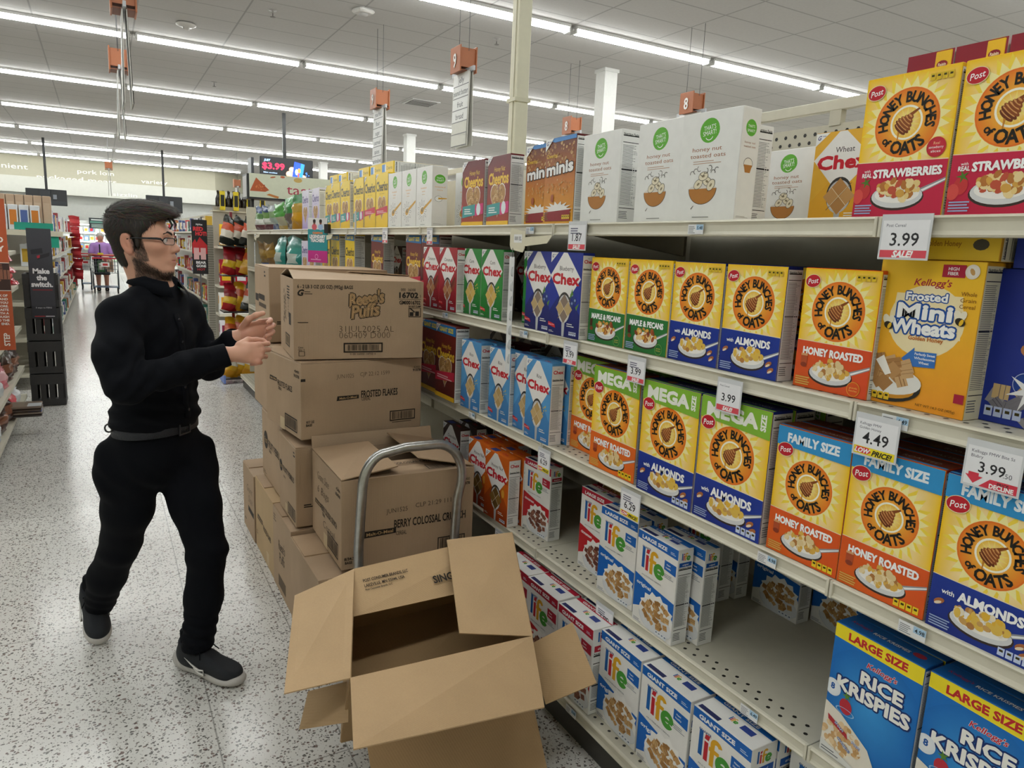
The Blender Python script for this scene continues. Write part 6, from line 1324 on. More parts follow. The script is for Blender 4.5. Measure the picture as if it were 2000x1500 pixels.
def clip_strip(y, z, zlen, label, near=True):
    o = empty('clip_strip', (1.34, y, z)); m = MB(); c = lin('#ddd7bd')
    m.prism([(-.05, -.065), (.035, -.075), (.05, -.06), (.05, .0), (-.05, .012), (-.06, -.0), (-.06, -.05)], .002, (0, 0, 0), (0, -1, 0), (0, 0, 1), c); m.prism([(.05, -.052), (.2, -.04), (.23, -.015), (.22, -.012), (.05, -.02)], .002, (0, 0, 0), (0, -1, 0), (0, 0, 1), c); m.build('bracket_arm', attr_mat('strip_plastic', .4), o)
    a = Art(.5, '#eeeeec'); barcode(a, .05, .12, .6, .4, 3, '#2a2a2a', False); a.lines(.62, .15, .95, .4, 3, '#666666', .5); m = MB(); a.stamp(m, (-.0025, .03, -.04), (0, -1, 0), (0, 0, 1), .06); m.build('sticker', MATTE, o)
    m = MB(); m.tube([(-.003, .035, -.06), (-.006, .03, -.075), (-.004, .033, -.092), (-.002, .036, -.1)], .0012, lin('#4a4a48'), 6); m.build('hook', attr_mat('strip_plastic', .4), o)
    m = MB(); m.box((-.004, .018, -.1-zlen), (-.002, .054, -.092), lin('#e6e8e8'))
    n = max(3, int(zlen/.06))
    for k in range(n):
        zz = -.13-k*(zlen-.05)/n; m.tube([(-.0045, .03, zz), (-.008, .03, zz-.012), (-.008, .03, zz-.026), (-.0045, .03, zz-.034)], .0018, lin('#d2d6d8'), 6)
        m.box((-.0046, .022, zz-.036), (-.004, .025, zz+.002), lin('#b9bdbf')); 
    m.build('strip', attr_mat('strip_plastic', .4), o); return tag(o, label, 'clip strip', 'white merchandising strips')
clip_strip(2.325, 1.675, .435, 'long white plastic strip hanging from a beige arm before the green boxes')
clip_strip(5.02, 1.675, .25, 'short white strip beside the teal and pink poster')
clip_strip(7.55, 1.675, .3, 'white strip at the far end beside the hanging snack bags')
# teal and pink poster with a photo of two people, and the clear divider
o = empty('poster', (1.30, 5.02, 1.71), -pi/2+.45); m = MB(); m.box((-.1, 0, -.24), (.1, .003, .06), lin('#2f8f92')); a = Art(1.5); a.vgrad(0, 0, 1, .4, '#c02a80', '#c8308a'); a.rect(0, .4, 1, 1.12, '#2f9298'); a.rect(0, 1.12, 1, 1.5, '#e4e2e0')
for x, c, hcol in ((.34, '#d8606a', '#2a1a16'), (.66, '#a9c4e4', '#1e1614')): a.ell(x, 1.2, .13, .11, c, 14); a.ell(x, 1.36, .065, .08, '#7a4a38', 12); a.ell(x, 1.4, .075, .06, hcol, 12)
a.text('CHAMPION', .5, 1.0, .07, '#f08a3a', w=.5, bold=.05); a.text('LEGENDARY', .5, .88, .11, '#f4f4f4', w=.8, bold=.06, out='#203a40', ow=.04); a.text('TEACHERS', .5, .75, .11, '#f4f4f4', w=.7, bold=.06, out='#203a40', ow=.04); a.ring(.45, .2, .06, .09, '#e88ac0', 14); a.lines(.15, .08, .7, .13, 1, '#e8a8cc', .6)
a.stamp(m, (-.1, -.001, -.24), (1, 0, 0), (0, 0, 1), .2); m.build('poster_print', MATTE, o); m = MB(); m.box((.08, -.012, -.04), (.12, .012, .02), lin('#1c1c1e')); m.build('clamp', attr_mat('strip_plastic', .4), o); tag(o, 'teal and pink poster clamped to the top rail with a small photo of two people', 'poster')
m = MB(); m.box((1.345, 4.305, 1.66), (1.349, 4.335, 1.80), lin('#c8ccce')); tag(m.build('shelf_divider', attr_mat('sleeve', .2)), 'clear plastic divider on the rail between the yellow boxes', 'divider')
m = MB(); m.box((1.33, 4.98, 1.355), (1.42, 5.12, 1.42), lin('#e6e8ec')); a = Art(.46, '#eceef2'); a.rect(.0, .1, .7, .2, '#7a8cc0'); a.text('Clean', .3, .3, .12, '#3a4a8a'); a.ell(.75, .2, .16, .06, '#7aa84a', 12); a.rect(.6, .34, .95, .42, '#c83a4a'); a.stamp(m, (1.3295, 5.12, 1.355), (0, -1, 0), (0, 0, 1), .14); tag(m.build('coupon_box', MATTE), 'small white dispenser with purple stripes below the teal poster', 'dispenser')

# ================================================================ bags
def bag_mesh(w, h, d, cols, seed, window=None, band=None):
    """pillow pack: flat crimped ends, puffed middle; cols = bottom..top colours"""
    nx, nz = 9, 13; R = random.Random(seed); m = MB(); V_ = []
    for side in (-1, 1):
        for j in range(nz):
            v = j/(nz-1)
            for i in range(nx):
                u = i/(nx-1); puff = (sin(pi*u)**.75)*(max(0, sin(pi*min(1, max(0, (v-.03)/.94))))**.8)
                wob = (R.random()-.5)*.022*(1 if 0 < i < nx-1 and 0 < j < nz-1 else 0)
                V_.append(((u-.5)*w*(1-.09*sin(pi*v))+.05*w*(v-.5)*sin(seed*1.7)+.004*sin(v*19+seed), side*(.5*d*puff+wob*1.3)+.03*sin(seed+v*2.5)*v, v*h*(1+.05*sin(u*5+seed)*v)))
    f = []; c = []
    def colr(v, u):
        k = min(len(cols)-1, int(v*len(cols)))
        if window and window[0] < v < window[1] and .18 < u < .82: return lin(window[2])
        if band and band[0] < v < band[1]: return lin(band[2])
        return lin(cols[k])
    for s in (0, 1):
        o_ = s*nx*nz
        for j in range(nz-1):
            for i in range(nx-1):
                q = (o_+j*nx+i, o_+j*nx+i+1, o_+(j+1)*nx+i+1, o_+(j+1)*nx+i); f.append(q if s == 0 else q[::-1]); c.append(colr((j+.5)/(nz-1), (i+.5)/(nx-1)))
    m.v = [tuple(p) for p in V_]; m.f = f; m.c = c; m.sm = [True]*len(f); return m
def bag(name, x, y, z, rz, w, h, d, cols, seed, label, group, window=None, band=None, lean=0.0, cat='bag', roll=0.0):
    k = ('bag', w, h, d, tuple(cols), seed, window, band)
    if k not in GLY: GLY[k] = bag_mesh(w, h, d, cols, seed, window, band).build(name, FOIL, mesh_only=True)
    o = link(name, GLY[k]); o.location = (x, y, z); o.rotation_euler = (lean, roll, rz); return tag(o, label, cat, group)
G9 = 'bagged greens and snacks on the far top shelf'
for i, (y, cols, win, lab) in enumerate(((7.85, ['#5c1f30', '#c8ccc4', '#5f8a52', '#1f3f72'], (.3, .5, '#e2e4de'), 'leftmost'), (7.42, ['#5c1f30', '#b9c2b8', '#6f9a52', '#1f3f72'], (.3, .5, '#e2e4de'), 'second from left'), (7.02, ['#2c4a80', '#a9b8b0', '#8ab07a', '#c2ccd0'], None, 'third from left, white and blue'), (6.72, ['#c9a640', '#a9b48a', '#58a84c', '#58a84c'], (.15, .5, '#b8b49a'), 'fourth from left, gold below'), (6.33, ['#4a3c38', '#6a5a54', '#2f8a3c', '#3a9a44'], (.08, .45, '#6a5c58'), 'widest, dark below bright green'), (6.05, ['#c9921c', '#d6a020', '#b8952a', '#2c7a3c'], None, 'gold one touching the lavender boxes'))):
    bag('snack_bag', 1.45, y, ZS[1]+.001, -pi/2+(.5 if i == 5 else .15), .25 if i != 4 else .31, .235 if i < 4 else .275, .09, cols, i, 'green-topped bag on the far top shelf, %s' % lab, G9, win, lean=.12)
for i, (y, cols, lab) in enumerate(((7.62, ['#3a5c96', '#8a6a2a', '#a0803a', '#7a5a22'], 'gold and blue pouch left of the teal bags'), (7.2, ['#c8402c', '#7a5a2a', '#a8843a', '#8a6a2e'], 'gold and red pouch left of the teal bags'))):
    bag('snack_bag', 1.46, y, ZS[2]+.001, -pi/2+.2, .24, .27, .1, cols, 20+i, lab, 'pouches under the far top shelf', None, lean=.15)
for i, y in enumerate((6.72, 6.25)):
    bag('snack_bag', 1.43, y, ZS[2]+.001, -pi/2+.12*i, .36, .32, .1, ['#1f8a80', '#1c8078', '#24948a', '#1f8a80'], 30+i, 'large teal foil bag on the second shelf, %s' % ('farther' if i == 0 else 'nearer'), 'teal foil bags', (.3, .62, '#b9c4ba'), lean=.1)
# ---------------------------------------------------------------- gondola end: snack header, rack of hanging bags
BLK_ = attr_mat('black_metal', .45)
o = empty('snack_header_sign', (1.45, 8.62, 2.06)); m = MB(); m.box((0, 0, 0), (1.12, .28, .27), lin('#1a1a1c')); m.build('case', BLK_, o)
a = Art(.24, '#d4d8c2'); a.poly([(.005, .06), (.07, .2), (.2, .08), (.16, .06)], '#b5572c'); flakes(a, .1, .11, .06, .035, 14, ['#c86a38', '#a04a24', '#d07a44'], 4, .006, .012); a.poly([(.17, .03), (.2, .045), (.3, .02), (.29, .0), (.26, .005)], '#c07a3a'); a.ell(.24, .215, .03, .008, '#b5623c', 8, .2); a.ell(.34, .225, .025, .012, '#c2603c', 8); a.ell(.5, .205, .045, .025, '#c8a860', 12); a.poly([(.44, .03), (.48, .03), (.465, .01)], '#b8562c'); a.ell(.93, .2, .025, .018, '#c25a38', 8, .4); a.text('tasty', .56, .105, .105, '#a8324a', w=.36)
m = MB(); a.stamp(m, (.025, -.001, .02), (1, 0, 0), (0, 0, 1), 1.07); m.build('sign_panel', MATTE, o); a = Art(1, '#c8c6c4'); m = MB(); a.stamp(m, (-.001, .26, .02), (0, -1, 0), (0, 0, 1), .23); m.build('side_panel', MATTE, o)
m = MB(); m.box((.06, .1, -.36), (.09, .14, 0), lin('#1a1a1c')); m.box((1.02, .1, -.36), (1.05, .14, 0), lin('#1a1a1c')); m.build('post', BLK_, o); tag(o, "long snack header sign lettered 'tasty' with crisps drawn on pale green", 'sign')
# hanging-bag rack on the gondola end
o = empty('snack_rack', (1.28, 8.5, 0)); m = MB()
for x in (0.0, .3): m.box((x-.014, .16, .02), (x+.014, .19, 1.9), lin('#7c1f2a'))
m.build('post', attr_mat('red_metal', .45), o); 
for z in (.05, .42, .8, 1.2, 1.52): m = MB(); m.box((-.14, -.1, z), (.4, .2, z+.012), lin('#2a2a2c')); m.build('tray', BLK_, o)
m = MB(); m.box((-.16, -.12, .01), (-.14, .2, .1), lin('#6f8ad0')); m.build('base_strip', BLK_, o); tag(o, 'narrow red and black rack of hanging snack bags at the shelving end', 'rack')
pal = {0: (['#20241f', '#d8d0c0', '#c8502c', '#22261f'], 'dark bag with orange print'), 1: (['#d99a1c', '#e2b02a', '#c8541c', '#e2a81c'], 'golden orange bag'), 2: (['#b8242c', '#e0b82a', '#8a1c24', '#a8202a'], 'dark red bag, yellow band')}
for z, nm, kinds in ((1.535, 'top', (0, 0, 0, 0)), (1.215, 'second', (2, 2, 1, 0)), (.815, 'third', (2, 1, 0, 0)), (.435, 'fourth', (1, 1, 1, 1)), (.065, 'lowest', (1, 1, 1, 1))):
    for k, kd in enumerate(kinds):
        p = pal[kd]
        bag('crisp_bag', 1.2+.105*k, 8.46+.05*(k % 2), z, .5-.25*k, .2, .31, .1, p[0], k+3*int(z*10), '%s on the rack\'s %s tray, %s from left' % (p[1], nm, ('first', 'second', 'third', 'fourth')[k]), 'hanging snack bags on the red rack', None, (.4, .6, '#e8e2d4') if z < .2 else None, lean=-.1, roll=.3)

# ================================================================ things hung from the ceiling
def tv(px, py, x0, x1, z0, z1, label, screen=None, second=False):
    o = empty('hanging_television', (px, py, CEIL)); m = MB(); m.box((-.035, -.035, z1-CEIL-.02), (.035, .035, 0), lin('#17181a')); m.build('pole', BLK_, o)
    m = MB(); m.box((x0-px, -.12, z0-CEIL), (x1-px, -.05, z1-CEIL), lin('#14161a'), bev=.01); m.build('casing', BLK_, o)
    w = x1-x0
    if screen:
        m = MB(); screen.stamp(m, (x0-px+.02, -.122, z0-CEIL+.02), (1, 0, 0), (0, 0, 1), w-.04); m.build('screen', SCREEN, o)
        m = MB(); m.box((x0-px-.16, .06, z0-CEIL), (x0-px-.1, .5, z1-CEIL-.03), lin('#2c2f33')); m.build('side_casing', BLK_, o)
    else:
        m = MB(); m.box((x0-px+w*.35, -.2, z0-CEIL+.25), (x0-px+w*.6, -.12, z1-CEIL-.03), lin('#1d2025')); m.box((x0-px+w*.66, -.15, z0-CEIL+.2), (x0-px+w*.75, -.12, z1-CEIL-.16), lin('#7c8088')); m.box((x0-px+w*.02, -.135, z0-CEIL+.03), (x0-px+w*.98, -.12, z0-CEIL+.14), lin('#20242a')); m.build('back_mount', BLK_, o)
    tag(o, label, 'television')
a = Art(.5, '#05060a'); a.text('JUST', .12, .435, .04, '#9cc0f4', w=.12, bold=.04, shear=.2); a.text('$3.99', .24, .33, .12, '#e0244c', w=.42, bold=.04); a.text('Mini cookies', .18, .2, .025, '#a9c8f4', w=.26, bold=.02)
for x, y, r in ((.55, .2, .07), (.6, .29, .06), (.52, .1, .05), (.82, .15, .06), (.42, .05, .07)): a.ell(x, y, r, r*.9, '#e8a98c', 14); a.ell(x-.01, y+.01, r*.6, r*.5, '#f4c8b0', 10)
a.poly([(.58, .02), (.65, .45), (.85, .41), (.78, 0)], '#1c48e0'); a.poly([(.72, .01), (.78, .425), (.85, .41), (.78, 0)], '#2a84e8'); a.ell(.69, .25, .03, .06, '#c8d8f4', 10); a.ell(.74, .28, .03, .05, '#e88a3a', 10); a.rect(.71, .1, .74, .22, '#e0503a')
for k in range(6): a.ell(.9+.03*cos(k*2), .2+.05*sin(k*1.7), .02, .008, '#3c7ae0', 6, k)
tv(3.82, 17.7, 3.25, 4.45, 2.9, 3.5, "lit black screen reading '$3.99' above the snack header sign", a)
tv(-1.42, 28.0, -1.98, -.87, 2.42, 2.92, 'black television seen from behind on a pole, left of the aisle')
tv(2.0, 28.3, 1.43, 2.57, 2.42, 2.97, 'black television seen from behind on a pole, above the bearded person')
OR = attr_mat('orange_wood', .5)
def aisle_sign(x, y, num, words, label, zb=3.45, s=1.0):
    o = empty('aisle_sign', (x, y, zb)); m = MB(); c, cd = lin('#a8633c'), lin('#7c4426')
    q = .113*s
    m.box((-.09, -q, 0), (.09, q, .012), cd); m.box((-.1, -q-.01, -.01), (-.085, q+.01, .25*s), c, bev=.003); m.box((.085, -q-.01, -.01), (.1, q+.01, .25*s), c, bev=.003); m.box((-.085, -q+.01, .04), (.085, q-.01, .23*s), c); m.build('number_block', OR, o)
    if num:
        a = Art(1); a.text(num, .5, .5, .62, '#f4f2ee', w=.3, bold=.02); m = MB(); a.stamp(m, (-.1015, q, .0), (0, -1, 0), (0, 0, 1), 2*q, eps=.002); m.build('number', MATTE, o)
    m = MB(); m.box((-.012, -.26*s, -.015), (.012, .26*s, .03), lin('#b4b6ba')); m.build('rail', attr_mat('alu_rail', .35), o)
    for sx in (-1, 1):
        m = MB(); H_ = .76*s; w = .4*s; P = [(sx*.016, -w/2, -.02), (sx*.016, w/2, -.02), (sx*.03, w/2, -H_), (sx*.03, -w/2, -H_)]; solid_quad(m, [Vector(p) for p in P], .006, lin('#d6d4cc'))
        a = Art(H_/w, '#d8d6ce')
        for k in range(6):
            y1 = H_/w-.02-.31*k; a.rect(.03, y1-.285, .97, y1, '#e6e6e4' if k < len(words) else '#d4d2c8'); a.rect(.03, y1-.305, .97, y1-.285, '#77777a')
            if k < len(words): a.text(words[k], .5, y1-.15, .15, '#3c4048', wmax=.88)
        if sx < 0: a.stamp(m, (-.034, w/2, -H_), (0, -1, 0), (.0184, 0, .99983), w, eps=.0004)
        else: a.stamp(m, (.034, -w/2, -H_), (0, 1, 0), (-.0184, 0, .99983), w, eps=.0004)
        m.build('word_board', MATTE, o)
    m = MB()
    for yy in (-.12, .12): m.tube([(0, yy*s, .2*s), (0, yy*s, CEIL-zb)], .003, lin('#55555a'), 5)
    m.build('wire', BLK_, o); tag(o, label, 'aisle sign', 'hanging aisle signs')
aisle_sign(3.456, 7.33, '9', ['jelly', 'peanut butter', 'fruit', 'bread'], "orange aisle sign '9' with boards reading jelly to bread by the beige pole")
aisle_sign(3.432, 9.93, '9', ['mac/foil', 'flour', 'sugar', 'oatmeal', 'spices', 'marshmallows'], "farther orange aisle sign '9' above the yellow boxes with a full board of words")
aisle_sign(6.69, 7.31, '8', ['parmesan cheese', 'pasta'], "orange aisle sign '8' whose board reads parmesan cheese above the white oats boxes")
aisle_sign(6.48, 9.74, '8', ['soup'], "orange aisle sign '8' just showing over the brown white-lettered boxes")
aisle_sign(.27, 7.35, '', ['cereal', 'granola', 'crisps', 'candy'], 'orange aisle sign seen edge-on at the top of the aisle, nearest')
aisle_sign(.286, 9.93, '', ['cereal', 'granola', 'crisps', 'candy'], 'orange aisle sign seen edge-on, second one down the aisle')
aisle_sign(.33, 25.5, '', ['snacks'], 'small far orange aisle sign before the packaged meats lettering', zb=3.5)
aisle_sign(3.9, 25.0, '', ['snacks'], 'small far orange aisle sign right of the variety lettering', zb=3.25)

# ================================================================ left side of the aisle
SH = attr_mat('beige_enamel', .42)
def unit(name, x0, x1, y0, y1, zs, back, label, faces=1, top=None):
    """a run of plain shelves; faces=+1 open towards +x, -1 towards -x"""
    o = empty(name, ((x0+x1)/2, (y0+y1)/2, 0)); cx, cy = (x0+x1)/2, (y0+y1)/2
    bx = x0 if faces > 0 else x1; m = MB(); m.box((bx-cx-.015, y0-cy, 0), (bx-cx+.015, y1-cy, top or zs[-1]+.3), lin(back)); m.build('back_panel', SH, o)
    for z in zs:
        m = MB(); m.box((x0-cx+.016, y0-cy, z-.03), (x1-cx-.001, y1-cy, z), lin('#d2cdbb')) if faces > 0 else m.box((x0-cx+.001, y0-cy, z-.03), (x1-cx-.016, y1-cy, z), lin('#d2cdbb')); m.build('shelf', SH, o)
    return tag(o, label, 'shelving')
unit('candy_shelving', -1.15, -.65, 4.6, 7.68, (.14, .40, .76, 1.12, 1.42), '#b8b2a0', 'beige shelves of sweets at the left edge, facing the aisle', 1, 1.75)
cp = {'red': ['#b8202e', '#d84a52', '#a81c28'], 'yel': ['#e0b020', '#f0cc3a', '#c8901c'], 'bro': ['#4a2a20', '#8a5a44', '#3a221a'], 'sil': ['#c8ccd0', '#e4e6ea', '#8a8e96'], 'pink': ['#d87a84', '#e8b4b8', '#c85a68']}
nm_ = {'red': 'red', 'yel': 'yellow', 'bro': 'brown', 'sil': 'silver', 'pink': 'pink and red'}
for z, lvn, kinds in ((1.425, 'top', ['sil', 'bro', 'sil', 'sil', 'bro', 'sil']), (1.125, 'upper', ['red', 'red', 'red', 'sil', 'red', 'red']), (.765, 'middle', ['yel', 'yel', 'yel', 'yel', 'bro', 'bro']), (.405, 'lower', ['pink', 'red', 'sil', 'pink', 'bro', 'bro']), (.145, 'bottom', ['red', 'sil', 'bro', 'bro', 'red', 'sil'])):
    for k, kd in enumerate(kinds):
        y = 5.45+.36*k
        for j in range(2):
            bag('candy_bag', -.69-.03*j, y+.13*j, z+.0+.0*j, pi/2+.3*(j-.5), .2, .2, .08, cp[kd], k+7*j+int(z*10), '%s wrapped sweet packet on the %s shelf of the left candy shelves' % (nm_[kd], lvn), '%s packets on the %s candy shelf' % (nm_[kd], lvn), None, None, lean=-.2, cat='sweet packet')
for k in range(4):
    bag('candy_bag', -.60+.012*k, 6.55+.05*k, 1.46-.09*k, pi/2, .2, .19, .07, cp['red'], 60+k, 'red bag poking out into the aisle beside the dark poster, %s' % ('topmost', 'second down', 'third down', 'lowest')[k], 'red bags poking out', lean=-1.25, cat='sweet packet')
for k in range(4):
    m = MB(); m.box((-.15, -.1, 0), (.15, .1, .02), lin(('#7a6a5c', '#5a4a40', '#8a7a6c', '#4c4440')[k]), bev=.006); m.box((.06, -.1, .0201), (.15, .02, .0206), lin(('#c8ccd0', '#3a3430', '#3a5ab0', '#4a4a3c')[k]))
    tag(m.build('flat_pouch', FOIL, loc=(-.62, 6.62+.02*k, .2401-.0265*k+.0)), 'flat dark pouch in the stack on the bottom candy shelf, %s' % ('topmost', 'second', 'third', 'lowest')[k], 'pouch', 'flat pouches stacked low')
# clear plastic dividers are part of the candy shelves; rust-orange header poster
o = empty('orange_sign', (-.74, 5.38, 0)); m = MB(); m.box((-.36, 0, .86), (.245, .012, 1.78), lin('#b4532c')); m.build('panel', MATTE, o)
a = Art(1.52, None); W_ = .6
a.text('NUT', .8, 1.0-.06, .06, '#f0e8e0', w=.2, bold=.04); a.text('BUTTERY', .76, .99-.1, .055, '#f0e8e0', w=.42, bold=.05)
m = MB(); a = Art(.92/.605); T_ = lambda t, yy, h, w=None: a.text(t, .965, yy, h, '#efe4dc', w=w, al='r', bold=.04)
T_('TASTE SO', 1.12, .055); T_('BUTTERY', 1.03, .055); a.rect(.0, .61, 1, .89, '#3a221c'); squares(a, .7, .75, .3, .12, 22, ['#5a3226', '#7a4a38', '#43241c', '#8a5844'], '#2a1612', 5, .06, .1); a.rect(0, .885, 1, .892, '#e8d8cc'); a.rect(0, .606, 1, .613, '#e8d8cc')
for k, t in enumerate(('A MIX OF', 'NUTS AND', 'FOR YOU', 'MORE.', 'TASTE', 'WITH A', 'THROUGH', 'AND THE', 'END.')): T_(t, .56-.036*k, .023)
a.text('RYE', .85, .11, .12, '#efe4dc', al='r', bold=.06); a.text('STEP', .93, .11, .05, '#efe4dc', w=.13, rot=pi/2, bold=.03)
a.stamp(m, (-.36, -.001, .86), (1, 0, 0), (0, 0, 1), .605); m.build('lettering', MATTE, o); tag(o, 'rust-orange header poster with white words at the left edge', 'poster')
# stacked black crates with the dark poster
CR = attr_mat('black_crate', .65, bump=.3, bscale=60)
o = empty('crate_stack', (-.49, 7.9, 0)); 
for k in range(4):
    m = MB(); z = .005+.305*k
    for (a, b) in (((-.135, -.15, z), (.135, .15, z+.02)),): m.box(a, b, lin('#2c2b2b'))
    for s in range(4): x = -.13+.068*s; m.box((x, -.15, z+.02), (x+.045, -.138, z+.22), lin('#302f2f')); m.box((x, .138, z+.02), (x+.045, .15, z+.22), lin('#302f2f'))
    for sx in (-.135, .123):
        for s in range(4): m.box((sx, -.14+.072*s, z+.02), (sx+.012, -.095+.072*s, z+.22), lin('#2b2a2a'))
    for a, b in (((-.135, -.152, z+.2), (.135, -.136, z+.295)), ((-.135, .136, z+.2), (.135, .152, z+.295)), ((-.137, -.15, z+.2), (-.121, .15, z+.295)), ((.121, -.15, z+.2), (.137, .15, z+.295)), ((-.135, -.152, z), (.135, -.136, z+.06))): m.box(a, b, lin('#353434'))
    m.build('crate', CR, o)
m = MB(); m.box((-.08, -.166, .82), (.105, -.156, 1.62), lin('#3c3d44')); a = Art(.8/.185); a.vgrad(0, 0, 1, .6, '#2c2d33', '#303138'); a.text('Make', .5, 2.3, .24, '#f0f0f2', w=.66, bold=.05); a.text('the', .5, 1.98, .24, '#f0f0f2', w=.4, bold=.05); a.text('switch.', .5, 1.66, .24, '#f0f0f2', w=.86, bold=.05); a.lines(.1, 1.36, .95, 1.42, 1, '#8a2c34', .8)
a.poly([(.12, 3.3), (.6, 3.4), (.62, 3.15), (.15, 3.08)], '#24252b'); a.poly([(.35, 3.0), (.9, 3.2), (.88, 3.02), (.4, 2.84)], '#26272d'); a.poly([(.36, 3.02), (.5, 3.07), (.48, 2.93), (.38, 2.9)], '#b02c3c'); a.text('3 ways to FERG', .5, .52, .07, '#d8d8dc', w=.66); a.lines(.1, .08, .55, .13, 1, '#b03038', .7); a.lines(.56, .08, .95, .13, 1, '#d0d0d4', .7)
a.stamp(m, (-.08, -.1665, .82), (1, 0, 0), (0, 0, 1), .185); m.build('poster', MATTE, o); tag(o, "tall stack of black slatted crates fronted by a dark poster reading 'Make the switch.'", 'crate display')
# far left run of shelves
unit('far_shelving', -1.1, -.60, 8.6, 24.0, (.16, .52, .88, 1.24, 1.6), '#c4bfae', 'long beige run of packed shelves beyond the black crates', 1, 2.0)
Rn = random.Random(21); mixc_ = ['#d8dade', '#b9bcc4', '#8a3a3c', '#c8a23a', '#4a5a8a', '#e6e4de', '#5a5552', '#a86a3c', '#3a7a6a', '#d8c8a8', '#c23a40']
lvl = {.16: 'bottom', .52: 'second', .88: 'third', 1.24: 'fourth', 1.6: 'top'}
pm = {}
def packet(x, y, z, w, d, h, col, col2, label, group, cat='packet', rz=0.0):
    k = (w, d, h, col, col2)
    if k not in pm:
        m = MB(); m.box((-d/2, -w/2, 0), (d/2, w/2, h), lin(col), bev=.004)
        for s in (-1, 1): m.face([(s*(d/2+.0006), s*-w*.38, h*.5), (s*(d/2+.0006), s*w*.38, h*.5), (s*(d/2+.0006), s*w*.38, h*.86), (s*(d/2+.0006), s*-w*.38, h*.86)], lin(col2)); m.face([(s*(d/2+.0006), s*-w*.38, h*.14), (s*(d/2+.0006), s*w*.38, h*.14), (s*(d/2+.0006), s*w*.38, h*.3), (s*(d/2+.0006), s*-w*.38, h*.3)], lin('#efeeea'))
        m.face([(-d*.36, -w/2-.0006, h*.2), (d*.36, -w/2-.0006, h*.2), (d*.36, -w/2-.0006, h*.8), (-d*.36, -w/2-.0006, h*.8)], lin(col2))
        pm[k] = m.build('packet', PRINT, mesh_only=True)
    o = link('packet', pm[k], loc=(x, y, z)); o.rotation_euler = (0, 0, rz); return tag(o, label, cat, group)
sty = [(.14, .1, .24), (.18, .08, .27), (.11, .11, .19), (.2, .1, .22)]
for z in (.16, .52, .88, 1.24, 1.6):
    y = 8.75
    while y < 23.5:
        w, d, h = sty[Rn.randrange(4)]; 
        if z == 1.6: h *= 1.15
        packet(-.655, y+w/2, z+.001, w, d, h, Rn.choice(mixc_[:6] if z > .5 else mixc_), Rn.choice(mixc_), 'small packet on the %s shelf of the far left run, pale at this distance' % lvl[z], 'packets on the %s far left shelf' % lvl[z]); y += w+.03+(.45 if y > 14 else .1)+(1.0 if y > 18 else 0)
for k in range(7): packet(-.9+.075*k, 8.75-.0*k, 1.602+.0, .1, .07, .34, '#bfa58c', '#c9b29a', 'tall tan carton end on the top left shelf above the dark poster', 'tan cartons on the top left shelf', 'carton')
for k in range(4): packet(-.82+.09*k, 8.66, 1.602, .05, .08, .24, '#e4e6ea', '#d8843a' if k % 2 else '#5a6ea8', 'white packet with orange print on the top left shelf', 'white packets on the top left shelf', 'packet')
m = MB(); m.box((-.16, -.01, 0), (.16, .01, .07), lin('#1f9a84')); tag(m.build('shelf_card', MATTE, loc=(-.56, 8.55, 1.605)), 'green shelf card under the tan cartons at upper left', 'shelf card')
m = MB(); m.box((-.06, -.01, 0), (.06, .01, .12), lin('#1fa88c')); tag(m.build('shelf_card', MATTE, loc=(-.42, 8.55, 1.44)), 'small green card right of the dark poster', 'shelf card')
m = MB(); m.box((-.5, -.02, 0), (.3, .02, .05), lin('#d8d2bc')); tag(m.build('shelf_edge', SH, loc=(-.62, 8.53, 1.55)), 'beige shelf edge above the dark poster', 'shelf')
# hanging red packs far down the left side
for k in range(6):
    bag('red_pack', -.54, 21.2+.0*k, 1.75-.26*k, pi/2+.8, .34, .25, .1, cp['red'], 80+k, 'red pack hanging on the far left strip, number %s from the top' % ('one', 'two', 'three', 'four', 'five', 'six')[k], 'red packs on a hanging strip', cat='pack')

# ================================================================ right side beyond the cereal shelving
unit('far_shelving', 1.5, 2.0, 12.8, 24.0, (.16, .56, .96, 1.36, 1.72), '#bfb9a8', 'long beige run of packed shelves right of the far aisle', -1, 2.1)
for z in (.16, .56, .96, 1.36, 1.72):
    y = 12.9
    while y < 22.5:
        w, d, h = sty[Rn.randrange(4)]; packet(1.565, y+w/2, z+.001, w, d, h, Rn.choice(mixc_), Rn.choice(mixc_), 'small packet on the %s shelf of the far right run' % {.16: 'bottom', .56: 'second', .96: 'third', 1.36: 'fourth', 1.72: 'top'}[z], 'packets on the far right run, level %d' % (z*2.5+1)); y += w+.04+(.5 if y > 16 else .12)
# endcap facing the camera
o = empty('endcap_shelving', (1.85, 10.9, 0)); m = MB(); m.box((-.45, .2, 0), (.45, .23, 2.05), lin('#a8a294')); m.build('back_panel', SH, o)
for z in (.14, .56, .96, 1.5): m = MB(); m.box((-.45, -.2, z-.03), (.45, .2, z), lin('#d8d2be')); m.build('shelf', SH, o)
tag(o, 'beige end shelves facing the camera beyond the red bag rack', 'shelving')
for k in range(3):
    bx = place_box('mini', 0, 0, 0, 0, 'orange one on the far end shelves, %s' % ('left', 'middle', 'right')[k]); bx.rotation_euler = (0, 0, 0); bx.location = (1.54+.235*k, 10.76, 1.501); bx['group'] = 'boxes on the far end shelves'
for k in range(4):
    packet(1.5+.2*k, 10.75, .961, .1, .16, .36, '#a81c2e', '#e0b82a' if k == 0 else '#d8d8dc', 'dark red pouch on the far end shelves, %s from the left' % ('first', 'second', 'third', 'fourth')[k], 'dark red pouches on the far end shelves', 'pouch')
